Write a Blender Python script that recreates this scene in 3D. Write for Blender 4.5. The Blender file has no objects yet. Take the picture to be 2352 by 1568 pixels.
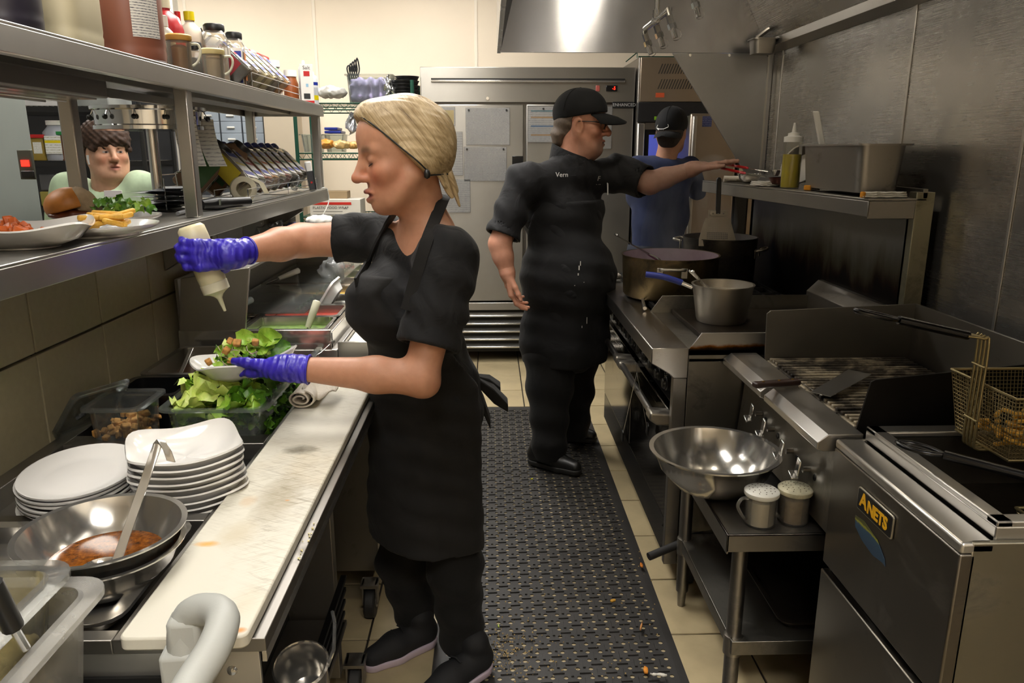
import bpy, bmesh, math, random
import numpy as np
from mathutils import Vector, Matrix, Euler
random.seed(7); np.random.seed(7)
sc = bpy.context.scene
C = sc.collection
PI = math.pi
# ---------------------------------------------------------------- camera
FPX = 1750.0; CAMZ = 1.56
PSI = math.radians(1.6193); TH = math.radians(14.0835)
cd = bpy.data.cameras.new('camera'); cam = bpy.data.objects.new('camera', cd); C.objects.link(cam)
cd.sensor_width = 36.0; cd.lens = 36.0*FPX/2352.0; cd.clip_start = .02; cd.clip_end = 60
cam.location = (0, 0, CAMZ); cam.rotation_euler = (PI/2-TH, 0, -PSI)
sc.camera = cam
# ---------------------------------------------------------------- world, exposure
w = bpy.data.worlds.new('world'); sc.world = w; w.use_nodes = True
w.node_tree.nodes['Background'].inputs[0].default_value = (.9, .92, 1, 1)
w.node_tree.nodes['Background'].inputs[1].default_value = .15
sc.view_settings.view_transform = 'Standard'; sc.view_settings.look = 'None'
sc.view_settings.exposure = 0.32; sc.view_settings.gamma = 1.0; sc.view_settings.use_curve_mapping = False
cy_ = sc.cycles; cy_.max_bounces = 7; cy_.diffuse_bounces = 3; cy_.glossy_bounces = 4; cy_.transmission_bounces = 4; cy_.transparent_max_bounces = 14; cy_.volume_bounces = 0
cy_.caustics_reflective = False; cy_.caustics_refractive = False; cy_.sample_clamp_indirect = 6.0
LIGHT_W = 20.0          # radiance of the ceiling troffers
# x, y, length x, length y, strength factor
TROFFERS = [(-.62, 1.1, .6, 1.2, .46), (-.62, 3.2, .6, 1.2, 1.0), (-.45, 4.9, .6, 1.2, .95),
            (-2.6, 2.2, 1.2, .6, .6), (-2.4, 5.0, 1.2, .6, 1.2), (.35, -.75, 1.2, .6, 1.35)]
# ---------------------------------------------------------------- pixel helper: a point of the photograph at a known real depth / height / plane
_R = Vector((math.cos(PSI), -math.sin(PSI), 0))
_F = Vector((math.sin(PSI)*math.cos(TH), math.cos(PSI)*math.cos(TH), -math.sin(TH)))
_U = Vector((math.sin(PSI)*math.sin(TH), math.cos(PSI)*math.sin(TH), math.cos(TH)))
def A(u, v, y=None, z=None, x=None):
    d = _R*((u-1176)/FPX) + _U*((784-v)/FPX) + _F
    t = y/d.y if y is not None else ((z-CAMZ)/d.z if z is not None else x/d.x)
    return Vector((0, 0, CAMZ)) + d*t
# ---------------------------------------------------------------- materials
MATS = {}
def base(name):
    m = bpy.data.materials.new(name); m.use_nodes = True
    n = m.node_tree.nodes; l = m.node_tree.links
    MATS[name] = m
    return m, n, l, n['Principled BSDF']
def rgb(h):
    if not isinstance(h, str): return (*h, 1)
    v = [int(h[i:i+2], 16)/255 for i in (0, 2, 4)]
    return (*[(x/12.92 if x <= .04045 else ((x+.055)/1.055)**2.4) for x in v], 1)
def tc(n, l, scale=(1, 1, 1), kind='Object', rot=(0, 0, 0)):
    t = n.new('ShaderNodeTexCoord'); mp = n.new('ShaderNodeMapping')
    if any(rot): mp.vector_type = 'TEXTURE'; scale = tuple(1/q for q in scale)
    mp.inputs['Scale'].default_value = scale; mp.inputs['Rotation'].default_value = rot
    l.new(t.outputs[kind], mp.inputs[0]); return mp.outputs[0]
def noise(n, l, vec, scale, detail=4, rough=.55, dist=0):
    t = n.new('ShaderNodeTexNoise'); t.inputs['Scale'].default_value = scale; t.inputs['Detail'].default_value = detail
    t.inputs['Roughness'].default_value = rough; t.inputs['Distortion'].default_value = dist
    if vec is not None: l.new(vec, t.inputs['Vector'])
    return t.outputs['Fac']
def ramp(n, l, fac, stops):
    r = n.new('ShaderNodeValToRGB'); e = r.color_ramp.elements
    while len(e) < len(stops): e.new(.5)
    for i, (p, c) in enumerate(stops): e[i].position = p; e[i].color = rgb(c)
    l.new(fac, r.inputs[0]); return r.outputs[0]
def mixc(n, l, fac, a, b, mode='MIX'):
    m = n.new('ShaderNodeMix'); m.data_type = 'RGBA'; m.blend_type = mode
    for i, v in ((0, fac), (6, a), (7, b)):
        if isinstance(v, (int, float)): m.inputs[i].default_value = v
        elif isinstance(v, (tuple, list, str)): m.inputs[i].default_value = rgb(v) if isinstance(v, str) else (*v[:3], 1)
        else: l.new(v, m.inputs[i])
    return m.outputs[2]
def maprange(n, l, fac, a, b, c=0, d=1):
    m = n.new('ShaderNodeMapRange'); m.inputs[1].default_value = c; m.inputs[2].default_value = d
    m.inputs[3].default_value = a; m.inputs[4].default_value = b; l.new(fac, m.inputs[0]); return m.outputs[0]
def bump(n, l, b, h, strength=.2, dist=.002):
    x = n.new('ShaderNodeBump'); x.inputs['Strength'].default_value = strength; x.inputs['Distance'].default_value = dist
    l.new(h, x.inputs['Height']); l.new(x.outputs[0], b.inputs['Normal'])
def plain(name, col, rough=.5, metal=0, var=.12, vs=6, bmp=0, bs=60, spec=.5, emit=0, sheen=0, sss=0, coat=0):
    if name in MATS: return MATS[name]
    m, n, l, b = base(name)
    v = tc(n, l)
    f = noise(n, l, v, vs, 5)
    c = rgb(col)
    lo = tuple(x*(1-var) for x in c[:3]); hi = tuple(min(1, x*(1+var)) for x in c[:3])
    l.new(ramp(n, l, f, [(.3, lo), (.7, hi)]), b.inputs['Base Color'])
    b.inputs['Roughness'].default_value = rough; b.inputs['Metallic'].default_value = metal
    b.inputs['Specular IOR Level'].default_value = spec
    if sheen: b.inputs['Sheen Weight'].default_value = sheen
    if coat: b.inputs['Coat Weight'].default_value = coat; b.inputs['Coat Roughness'].default_value = .1
    if sss:
        b.inputs['Subsurface Weight'].default_value = sss; b.inputs['Subsurface Radius'].default_value = (1, .35, .2); b.inputs['Subsurface Scale'].default_value = .01
    if bmp: bump(n, l, b, noise(n, l, v, bs, 6), bmp)
    if emit:
        b.inputs['Emission Color'].default_value = c; b.inputs['Emission Strength'].default_value = emit
    return m
def steel(name, col='a9a7a3', rough=.3, aniso=.5, dirt=.0, dcol='4a3a22', grain=(5, 5, 700), ds=5, var=.05, metal=.9):
    if name in MATS: return MATS[name]
    m, n, l, b = base(name)
    g = noise(n, l, tc(n, l, grain), 1, 3)
    sm = noise(n, l, tc(n, l), 3.5, 6, .65)
    c = rgb(col)
    cc = ramp(n, l, sm, [(.25, tuple(x*(1-var*1.5) for x in c[:3])), (.75, tuple(min(1, x*(1+var)) for x in c[:3]))])
    if dirt:
        f = noise(n, l, tc(n, l), ds, 8, .7, .6)
        mk = ramp(n, l, f, [(.62-dirt*.35, (0, 0, 0)), (.82-dirt*.25, (1, 1, 1))])
        cc = mixc(n, l, mk, cc, dcol)
        mt = maprange(n, l, mk, 1.0, .35); l.new(mt, b.inputs['Metallic'])
    else: b.inputs['Metallic'].default_value = metal
    l.new(cc, b.inputs['Base Color'])
    r1 = n.new('ShaderNodeMath'); r1.operation = 'ADD'
    l.new(maprange(n, l, g, rough-.004, rough+.004, .3, .7), r1.inputs[0]); l.new(maprange(n, l, sm, -.004, .008, .3, .7), r1.inputs[1])
    l.new(r1.outputs[0], b.inputs['Roughness'])
    b.inputs['Anisotropic'].default_value = aniso; b.inputs['Anisotropic Rotation'].default_value = .25
    t = n.new('ShaderNodeTangent'); t.direction_type = 'RADIAL'; t.axis = 'Z'; l.new(t.outputs[0], b.inputs['Tangent'])
    return m
def clear(name, tint='e8ecec', opac=.05, rough=.06):
    if name in MATS: return MATS[name]
    m, n, l, b = base(name)
    tr = n.new('ShaderNodeBsdfTransparent'); tr.inputs[0].default_value = rgb(tint)
    b.inputs['Base Color'].default_value = rgb(tint); b.inputs['Roughness'].default_value = rough
    fr = n.new('ShaderNodeFresnel'); fr.inputs[0].default_value = 1.45
    gs = n.new('ShaderNodeBsdfGlossy'); gs.inputs['Roughness'].default_value = rough
    m1 = n.new('ShaderNodeMixShader'); l.new(maprange(n, l, fr.outputs[0], 0, .7), m1.inputs[0]); l.new(tr.outputs[0], m1.inputs[1]); l.new(gs.outputs[0], m1.inputs[2])
    mx = n.new('ShaderNodeMixShader'); l.new(maprange(n, l, noise(n, l, tc(n, l), 25, 4), opac*.6, opac*1.4, .3, .7), mx.inputs[0]); l.new(m1.outputs[0], mx.inputs[1]); l.new(b.outputs[0], mx.inputs[2])
    l.new(mx.outputs[0], n['Material Output'].inputs[0])
    return m
def vcol(name, rough=.5, sss=0, bmp=.1, bs=300, spec=.4, sheen=0):
    """colour from the mesh's own colour attribute (skin, lips, brows...)"""
    if name in MATS: return MATS[name]
    m, n, l, b = base(name)
    a = n.new('ShaderNodeVertexColor'); a.layer_name = 'Col'
    v = tc(n, l)
    f = noise(n, l, v, 45, 5, .6)
    l.new(mixc(n, l, .35, a.outputs[0], ramp(n, l, f, [(.3, (.62, .55, .52)), (.7, (1, 1, 1))]), 'MULTIPLY'), b.inputs['Base Color'])
    b.inputs['Roughness'].default_value = rough; b.inputs['Specular IOR Level'].default_value = spec
    if sss:
        b.inputs['Subsurface Weight'].default_value = sss; b.inputs['Subsurface Radius'].default_value = (1, .35, .2); b.inputs['Subsurface Scale'].default_value = .008
    if sheen: b.inputs['Sheen Weight'].default_value = sheen
    if bmp: bump(n, l, b, noise(n, l, v, bs, 4), bmp, .001)
    return m
def fabric(name, col, rough=.85, fold=.5, fs=9, weave=900, wb=.15, var=.15):
    if name in MATS: return MATS[name]
    m, n, l, b = base(name)
    v = tc(n, l); c = rgb(col)
    l.new(ramp(n, l, noise(n, l, v, 14, 5), [(.3, tuple(x*(1-var) for x in c[:3])), (.7, tuple(min(1, x*(1+var)) for x in c[:3]))]), b.inputs['Base Color'])
    b.inputs['Roughness'].default_value = rough; b.inputs['Specular IOR Level'].default_value = .25; b.inputs['Sheen Weight'].default_value = .04
    x = n.new('ShaderNodeBump'); x.inputs['Strength'].default_value = fold; x.inputs['Distance'].default_value = .012
    l.new(noise(n, l, v, fs, 3, .5, .8), x.inputs['Height'])
    y = n.new('ShaderNodeBump'); y.inputs['Strength'].default_value = wb; y.inputs['Distance'].default_value = .0006
    l.new(noise(n, l, v, weave, 2), y.inputs['Height']); l.new(x.outputs[0], y.inputs['Normal']); l.new(y.outputs[0], b.inputs['Normal'])
    return m
def printed(name, paper='e9e6dc', ink='5a5a5c', rows=42, cols=14, dens=.52, axis='Z', along='X'):
    """lines of small print"""
    if name in MATS: return MATS[name]
    m, n, l, b = base(name)
    sv = {'X': (cols, rows, rows)}.get(along, (rows, cols, rows))
    v = tc(n, l, (1, 1, 1), 'UV')
    wv = n.new('ShaderNodeTexWave'); wv.bands_direction = 'Y'; wv.inputs['Scale'].default_value = rows/6.28*1.0
    l.new(v, wv.inputs[0])
    nz = noise(n, l, tc(n, l, (cols, rows, 1), 'UV'), 2.2, 2)
    mu = n.new('ShaderNodeMath'); mu.operation = 'MULTIPLY'; l.new(wv.outputs['Fac'], mu.inputs[0]); l.new(nz, mu.inputs[1])
    l.new(ramp(n, l, mu.outputs[0], [(.33, paper), (dens*.9, ink)]), b.inputs['Base Color'])
    b.inputs['Roughness'].default_value = .35
    return m
# ---------------------------------------------------------------- objects
def tag(o, label=None, cat=None, group=None, kind=None):
    if label: o['label'] = label
    if cat: o['category'] = cat
    if group: o['group'] = group
    if kind: o['kind'] = kind
    return o
def thing(name, loc, label, cat, group=None, rz=0, kind=None):
    o = bpy.data.objects.new(name, None); C.objects.link(o); o.empty_display_size = .05
    o.location = loc; o.rotation_euler = (0, 0, rz)
    return tag(o, label, cat, group, kind)
def mwm(o):
    m = Matrix.Translation(o.location) @ o.rotation_euler.to_matrix().to_4x4()
    return (mwm(o.parent) @ m) if o.parent else m
class MB:
    """collects verts and faces; coordinates are world coordinates unless built with local=True"""
    def __init__(s): s.v = []; s.f = []; s.M = Matrix()
    def at(s, M): s.M = M; return s
    def _a(s, vs, fs):
        o = len(s.v); s.v += [s.M @ Vector(v) for v in vs]; s.f += [tuple(i+o for i in f) for f in fs]; return s
    def box(s, lo, hi):
        (a, b, c), (d, e, f) = lo, hi
        a, d = min(a, d), max(a, d); b, e = min(b, e), max(b, e); c, f = min(c, f), max(c, f)
        return s._a([(a,b,c),(d,b,c),(d,e,c),(a,e,c),(a,b,f),(d,b,f),(d,e,f),(a,e,f)],
                    [(3,2,1,0),(4,5,6,7),(0,1,5,4),(1,2,6,5),(2,3,7,6),(3,0,4,7)])
    def cbox(s, c, size, rot=(0, 0, 0)):
        R = Euler(rot).to_matrix(); c = Vector(c); h = Vector(size)/2
        vs = [c + R @ Vector((sx*h.x, sy*h.y, sz*h.z)) for sz in (-1, 1) for sx, sy in ((-1,-1),(1,-1),(1,1),(-1,1))]
        return s._a(vs, [(3,2,1,0),(4,5,6,7),(0,1,5,4),(1,2,6,5),(2,3,7,6),(3,0,4,7)])
    def cyl(s, p0, p1, r0, r1=None, n=16, caps=True):
        p0, p1 = Vector(p0), Vector(p1); r1 = r0 if r1 is None else r1
        z = (p1-p0).normalized(); x = z.orthogonal().normalized(); y = z.cross(x)
        vs = []
        for p, r in ((p0, r0), (p1, r1)):
            vs += [p + x*(r*math.cos(2*PI*i/n)) + y*(r*math.sin(2*PI*i/n)) for i in range(n)]
        fs = [(i, (i+1) % n, n+(i+1) % n, n+i) for i in range(n)]
        if caps: fs += [tuple(range(n-1, -1, -1)), tuple(range(n, 2*n))]
        return s._a(vs, fs)
    def tube(s, pts, r, n=8, closed=False, rr=None):
        pts = [Vector(p) for p in pts]; m = len(pts); vs = []; px = None
        for i, p in enumerate(pts):
            a = pts[(i-1) % m] if (closed or i > 0) else p; b = pts[(i+1) % m] if (closed or i < m-1) else p
            t = (b-a).normalized()
            if px is None: px = t.orthogonal().normalized()
            px = (px - t*px.dot(t))
            if px.length < 1e-6: px = t.orthogonal()
            px.normalize(); py = t.cross(px)
            q = rr[i] if rr else r
            vs += [p + px*(q*math.cos(2*PI*k/n)) + py*(q*math.sin(2*PI*k/n)) for k in range(n)]
        fs = []
        for i in range(m if closed else m-1):
            j = (i+1) % m
            fs += [(i*n+k, i*n+(k+1) % n, j*n+(k+1) % n, j*n+k) for k in range(n)]
        if not closed: fs += [tuple(range(n-1, -1, -1)), tuple(range((m-1)*n, m*n))]
        return s._a(vs, fs)
    def lathe(s, prof, c=(0, 0, 0), n=32, sx=1, sy=1, fn=None, caps=True):
        """prof: (r, z) points; fn(angle, r, z) -> (r, z) shapes it"""
        c = Vector(c); vs = []; fs = []; m = len(prof)
        for r, z in prof:
            for i in range(n):
                a = 2*PI*i/n; q, h = (fn(a, r, z) if fn else (r, z))
                vs.append(c + Vector((q*math.cos(a)*sx, q*math.sin(a)*sy, h)))
        for j in range(m-1):
            fs += [(j*n+i, j*n+(i+1) % n, (j+1)*n+(i+1) % n, (j+1)*n+i) for i in range(n)]
        if caps and prof[0][0] > 1e-6: fs.append(tuple(range(n-1, -1, -1)))
        if caps and prof[-1][0] > 1e-6: fs.append(tuple(range((m-1)*n, m*n)))
        return s._a(vs, fs)
    def prism(s, poly, ax, a, b):
        """poly: 2-D points in the two other axes (cyclic order), pushed along axis ax from a to b"""
        def P(p, t): return {'x': (t, p[0], p[1]), 'y': (p[0], t, p[1]), 'z': (p[0], p[1], t)}[ax]
        n = len(poly)
        return s._a([P(p, a) for p in poly]+[P(p, b) for p in poly],
                    [(i, (i+1) % n, n+(i+1) % n, n+i) for i in range(n)]+[tuple(range(n-1, -1, -1)), tuple(range(n, 2*n))])
    def loft(s, rings, caps=True, closed=True):
        n = len(rings[0]); vs = [p for r in rings for p in r]; fs = []
        for j in range(len(rings)-1):
            fs += [(j*n+i, j*n+(i+1) % n, (j+1)*n+(i+1) % n, (j+1)*n+i) for i in range(n if closed else n-1)]
        if caps and closed: fs += [tuple(range(n-1, -1, -1)), tuple(range((len(rings)-1)*n, len(rings)*n))]
        return s._a(vs, fs)
    def quad(s, *p): return s._a(p, [tuple(range(len(p)))])
    def pan(s, lo, hi, t=.004, lip=.018, r=.02, taper=.012, seg=4):
        """open rectangular food pan with a flat rim; lo/hi = outer size at the rim"""
        def ring(x0, y0, x1, y1, z, rad):
            o = []
            for cx, cy, a0 in ((x1-rad, y1-rad, 0), (x0+rad, y1-rad, 90), (x0+rad, y0+rad, 180), (x1-rad, y0+rad, 270)):
                for k in range(seg+1):
                    a = math.radians(a0+90*k/seg); o.append((cx+rad*math.cos(a), cy+rad*math.sin(a), z))
            return o
        (a, b, c), (d, e, f) = lo, hi
        L = lip; T = taper
        rs = [ring(a+L+T, b+L+T, d-L-T, e-L-T, c, r), ring(a+L, b+L, d-L, e-L, f-t, r), ring(a, b, d, e, f-t*2, r+L*.5), ring(a, b, d, e, f, r+L*.5),
              ring(a+L+t, b+L+t, d-L-t, e-L-t, f, r), ring(a+L+T+t, b+L+T+t, d-L-T-t, e-L-T-t, c+t, r)]
        return s.loft(rs)
    def build(s, name, mat, parent=None, smooth=35, bevel=0, seg=2, uv=False, local=False):
        me = bpy.data.meshes.new(name)
        vs = s.v
        if parent is not None and not local:
            I = mwm(parent).inverted(); vs = [I @ v for v in vs]
        me.from_pydata([tuple(v) for v in vs], [], s.f); me.update()
        o = bpy.data.objects.new(name, me); C.objects.link(o)
        o.parent = parent
        fix(me, smooth)
        if mat is not None: me.materials.append(mat if not isinstance(mat, str) else MATS[mat])
        if bevel:
            md = o.modifiers.new('bevel', 'BEVEL'); md.width = bevel; md.segments = seg; md.limit_method = 'ANGLE'; md.angle_limit = math.radians(40); md.use_clamp_overlap = True
        if uv: planar_uv(me)
        return o
def fix(me, smooth):
    bm = bmesh.new(); bm.from_mesh(me); bmesh.ops.recalc_face_normals(bm, faces=bm.faces); bm.to_mesh(me); bm.free()
    if smooth:
        me.polygons.foreach_set('use_smooth', [True]*len(me.polygons)); me.set_sharp_from_angle(angle=math.radians(smooth))
def planar_uv(me):
    """each face mapped 0..1 over the mesh's two larger extents"""
    co = np.array([v.co for v in me.vertices]); lo = co.min(0); ex = np.maximum(co.max(0)-lo, 1e-6)
    k = np.argsort(ex); ax = sorted(k[1:])
    uvl = me.uv_layers.new(name='UVMap')
    idx = np.empty(len(me.loops), int); me.loops.foreach_get('vertex_index', idx)
    u = ((co-lo)/ex)[idx][:, ax]
    uvl.data.foreach_set('uv', u.astype(np.float32).ravel())
def copy_tree(o, parent=None):
    c = o.copy(); C.objects.link(c); c.parent = parent
    for ch in list(o.children): copy_tree(ch, c)
    return c
def text(name, body, mat, M, size, parent=None, depth=.0006, align='CENTER', shear=0, space=1.0, bold=0):
    """lettering as a thin mesh; M places it (x right, y up, z out)"""
    cu = bpy.data.curves.new(name, 'FONT'); cu.body = body; cu.size = size; cu.extrude = depth; cu.align_x = align; cu.align_y = 'CENTER'; cu.shear = shear; cu.space_character = space; cu.resolution_u = 3; cu.offset = bold
    o = bpy.data.objects.new(name, cu); C.objects.link(o)
    dg = bpy.context.evaluated_depsgraph_get(); me = bpy.data.meshes.new_from_object(o.evaluated_get(dg))
    bpy.data.objects.remove(o); bpy.data.curves.remove(cu)
    W = M if parent is None else mwm(parent).inverted() @ M
    me.transform(W); me.name = name; me.materials.clear(); me.materials.append(mat)
    r = bpy.data.objects.new(name, me); C.objects.link(r); r.parent = parent
    return r
def frame(o, x, y):
    """matrix with origin o, x axis along x, y axis along y"""
    x = Vector(x).normalized(); y = Vector(y); y = (y - x*y.dot(x)).normalized(); z = x.cross(y)
    return Matrix(((x.x, y.x, z.x, o[0]), (x.y, y.y, z.y, o[1]), (x.z, y.z, z.z, o[2]), (0, 0, 0, 1)))
def T(x, y, z, rx=0, ry=0, rz=0): return Matrix.Translation((x, y, z)) @ Euler((rx, ry, rz)).to_matrix().to_4x4()
# ---------------------------------------------------------------- smooth solids (signed distance -> mesh), for bodies, cloth, food
class Sol:
    def __init__(s, lo, hi, h):
        s.lo = np.array(lo, np.float32); s.h = h
        s.n = np.ceil((np.array(hi)-np.array(lo))/h).astype(int)+1
        s.ax = [s.lo[i]+h*np.arange(s.n[i], dtype=np.float32) for i in range(3)]
        s.d = np.full(s.n, 1.0, np.float32)
    def _blk(s, lo, hi, m):
        i0 = np.maximum(np.floor((np.array(lo)-m-s.lo)/s.h).astype(int), 0); i1 = np.minimum(np.ceil((np.array(hi)+m-s.lo)/s.h).astype(int)+1, s.n)
        if (i1 <= i0).any(): return None
        sl = tuple(slice(a, b) for a, b in zip(i0, i1))
        X = s.ax[0][sl[0]][:, None, None]; Y = s.ax[1][sl[1]][None, :, None]; Z = s.ax[2][sl[2]][None, None, :]
        return sl, X, Y, Z
    def _put(s, sl, d, k, op):
        a = s.d[sl]
        if op == 'sub':
            d = -d
            if k > 0: hh = np.clip(.5+.5*(d-a)/k, 0, 1); s.d[sl] = a*(1-hh)+d*hh+k*hh*(1-hh)
            else: s.d[sl] = np.maximum(a, d)
        elif op == 'int': s.d[sl] = np.maximum(a, d)
        else:
            if k > 0: hh = np.clip(.5+.5*(a-d)/k, 0, 1); s.d[sl] = a*(1-hh)+d*hh-k*hh*(1-hh)
            else: s.d[sl] = np.minimum(a, d)
    def cap(s, a, b, ra, rb=None, k=.02, op='add', flat=None):
        """tapered capsule; flat=(axis vector, factor) squashes it along an axis"""
        rb = ra if rb is None else rb; a = np.array(a, np.float32); b = np.array(b, np.float32)
        R = max(ra, rb)
        q = s._blk(np.minimum(a, b)-R, np.maximum(a, b)+R, k+.03)
        if q is None: return s
        sl, X, Y, Z = q
        ba = b-a; L2 = float(ba@ba)+1e-9
        px, py, pz = X-a[0], Y-a[1], Z-a[2]
        t = np.clip((px*ba[0]+py*ba[1]+pz*ba[2])/L2, 0, 1)
        qx, qy, qz = px-t*ba[0], py-t*ba[1], pz-t*ba[2]
        if flat is not None:
            f = np.array(flat[0], np.float32); f = f/np.linalg.norm(f); e = (qx*f[0]+qy*f[1]+qz*f[2]); g = flat[1]
            d2 = qx*qx+qy*qy+qz*qz + e*e*(1/(g*g)-1)
            d = (np.sqrt(np.maximum(d2, 0)) - (ra+(rb-ra)*t))*min(1, g*1.2)
        else: d = np.sqrt(qx*qx+qy*qy+qz*qz) - (ra+(rb-ra)*t)
        s._put(sl, d, k, op); return s
    def ell(s, c, r, R=None, k=.02, op='add'):
        c = np.array(c, np.float32); r = np.array(r, np.float32); m = float(r.max())
        q = s._blk(c-m, c+m, k+.03)
        if q is None: return s
        sl, X, Y, Z = q
        x, y, z = X-c[0], Y-c[1], Z-c[2]
        if R is not None:
            R = np.array(R); x, y, z = (R[0,0]*x+R[1,0]*y+R[2,0]*z, R[0,1]*x+R[1,1]*y+R[2,1]*z, R[0,2]*x+R[1,2]*y+R[2,2]*z)
        k0 = np.sqrt((x/r[0])**2+(y/r[1])**2+(z/r[2])**2); k1 = np.sqrt((x/r[0]**2)**2+(y/r[1]**2)**2+(z/r[2]**2)**2)+1e-6
        s._put(sl, k0*(k0-1)/k1, k, op); return s
    def rbox(s, c, hs, r, R=None, k=.0, op='add'):
        c = np.array(c, np.float32); m = float(np.linalg.norm(hs))
        q = s._blk(c-m, c+m, k+.03)
        if q is None: return s
        sl, X, Y, Z = q
        x, y, z = X-c[0], Y-c[1], Z-c[2]
        if R is not None:
            R = np.array(R); x, y, z = (R[0,0]*x+R[1,0]*y+R[2,0]*z, R[0,1]*x+R[1,1]*y+R[2,1]*z, R[0,2]*x+R[1,2]*y+R[2,2]*z)
        ax, ay, az = np.abs(x)-(hs[0]-r), np.abs(y)-(hs[1]-r), np.abs(z)-(hs[2]-r)
        d = np.sqrt(np.maximum(ax, 0)**2+np.maximum(ay, 0)**2+np.maximum(az, 0)**2)+np.minimum(np.maximum(ax, np.maximum(ay, az)), 0)-r
        s._put(sl, d, k, op); return s
    def plane(s, p, nrm):
        """cut away the side the normal points to"""
        n = np.array(nrm, np.float32); n /= np.linalg.norm(n); p = np.array(p, np.float32)
        d = (s.ax[0][:, None, None]-p[0])*n[0]+(s.ax[1][None, :, None]-p[1])*n[1]+(s.ax[2][None, None, :]-p[2])*n[2]
        s.d = np.maximum(s.d, d); return s
    def disp(s, fn):
        s.d = s.d + fn(s.ax[0][:, None, None], s.ax[1][None, :, None], s.ax[2][None, None, :]).astype(np.float32); return s
    def mesh(s):
        d = s.d; n = np.array(d.shape)
        ins = d < 0
        cs = [d[i:n[0]-1+i, j:n[1]-1+j, k:n[2]-1+k] for i in (0, 1) for j in (0, 1) for k in (0, 1)]
        sg = [c < 0 for c in cs]
        al = sg[0].copy(); an = sg[0].copy()
        for q in sg[1:]: al &= q; an |= q
        mk = an & ~al
        idx = np.argwhere(mk)
        if len(idx) == 0: return np.zeros((0, 3)), []
        vid = np.full(mk.shape, -1, np.int64); vid[mk] = np.arange(len(idx))
        vals = np.stack([c[mk] for c in cs], 1)
        co = np.array([(i, j, k) for i in (0, 1) for j in (0, 1) for k in (0, 1)], float)
        acc = np.zeros((len(idx), 3)); cnt = np.zeros(len(idx))
        for a in range(8):
            for b in range(a+1, 8):
                if abs(co[a]-co[b]).sum() == 1:
                    va, vb = vals[:, a], vals[:, b]; x = (va < 0) != (vb < 0)
                    t = np.where(x, va/(np.where(x, va-vb, 1)), 0)
                    acc += np.where(x[:, None], co[a]+(co[b]-co[a])*t[:, None], 0); cnt += x
        V = (idx+acc/cnt[:, None])*s.h+s.lo
        F = []
        for ax in range(3):
            o1, o2 = [(1, 2), (2, 0), (0, 1)][ax]
            e = np.take(ins, range(0, n[ax]-1), ax) != np.take(ins, range(1, n[ax]), ax)
            p = np.argwhere(e); ok = (p[:, o1] > 0) & (p[:, o2] > 0) & (p[:, o1] < n[o1]-1) & (p[:, o2] < n[o2]-1); p = p[ok]
            if len(p) == 0: continue
            u1 = np.zeros(3, int); u1[o1] = 1; u2 = np.zeros(3, int); u2[o2] = 1
            g = lambda q: vid[q[:, 0], q[:, 1], q[:, 2]]
            q = np.stack([g(p-u1-u2), g(p-u2), g(p), g(p-u1)], 1)
            fl = ins[p[:, 0], p[:, 1], p[:, 2]]
            q = np.where(fl[:, None], q, q[:, ::-1])
            F.append(q[(q >= 0).all(1)])
        return V, np.concatenate(F)
    def relax(s, V, F, it=2, lam=.5):
        for _ in range(it):
            acc = np.zeros_like(V); cnt = np.zeros(len(V))
            for a in range(4):
                b = (a+1) % 4
                np.add.at(acc, F[:, a], V[F[:, b]]); np.add.at(acc, F[:, b], V[F[:, a]]); np.add.at(cnt, F[:, a], 1); np.add.at(cnt, F[:, b], 1)
            V = V*(1-lam)+lam*acc/np.maximum(cnt, 1)[:, None]
        return V
def mk_mesh(name, V, F, mat, parent=None, cols=None, world=True):
    me = bpy.data.meshes.new(name)
    if parent is not None and world:
        I = np.array(mwm(parent).inverted()); V = V @ I[:3, :3].T + I[:3, 3]
    me.vertices.add(len(V)); me.vertices.foreach_set('co', np.asarray(V, np.float32).ravel())
    F = np.asarray(F); me.loops.add(F.size); me.loops.foreach_set('vertex_index', F.astype(np.int32).ravel())
    me.polygons.add(len(F)); me.polygons.foreach_set('loop_start', (np.arange(len(F))*F.shape[1]).astype(np.int32))
    me.update(calc_edges=True); me.validate()
    me.polygons.foreach_set('use_smooth', [True]*len(me.polygons))
    if cols is not None:
        ca = me.color_attributes.new('Col', 'FLOAT_COLOR', 'POINT'); ca.data.foreach_set('color', np.concatenate([cols, np.ones((len(cols), 1))], 1).astype(np.float32).ravel())
    o = bpy.data.objects.new(name, me); C.objects.link(o); o.parent = parent
    me.materials.append(mat)
    return o
def solid(name, S, mat, parent=None, it=2, colfn=None):
    V, F = S.mesh(); V = S.relax(V, F, it)
    return mk_mesh(name, V, F, mat, parent, colfn(V) if colfn else None)
# ================================================================ materials used all over
ST = steel('stainless', 'b4b1ab', .30, .5)
STD = steel('stainless_dull', '8d8983', .38, .4, dirt=.12, dcol='3a2f20')
STW = steel('stainless_wall', 'a9a6a1', .27, .6, grain=(4, 4, 600), metal=.93)
STG = steel('stainless_greasy', '8a867d', .36, .4, dirt=.3, dcol='2b2116', ds=4)
STP = steel('stainless_polished', 'c9c6c0', .16, .2, grain=(4, 4, 300))
STR = steel('stainless_fridge', '96928a', .33, .7, grain=(4, 4, 700), metal=.8)
CHROME = steel('chrome', 'd8d8d6', .1, 0)
ALU = steel('aluminium_worn', 'a39d92', .42, .3, dirt=.08, dcol='57503f')
IRON = plain('cast_iron', '1c1a18', .55, .6, .4, 20, .3, 90)
BLACK = plain('black_plastic', '151515', .38, 0, .2, 10)
BLACKG = plain('black_enamel', '0f0f10', .22, 0, .2, 8)
RUBBER = plain('black_rubber', '1e1d1c', .62, 0, .25, 12, .15, 200)
WHITE = plain('white_plastic', 'e9e7e0', .35, 0, .05)
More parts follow.
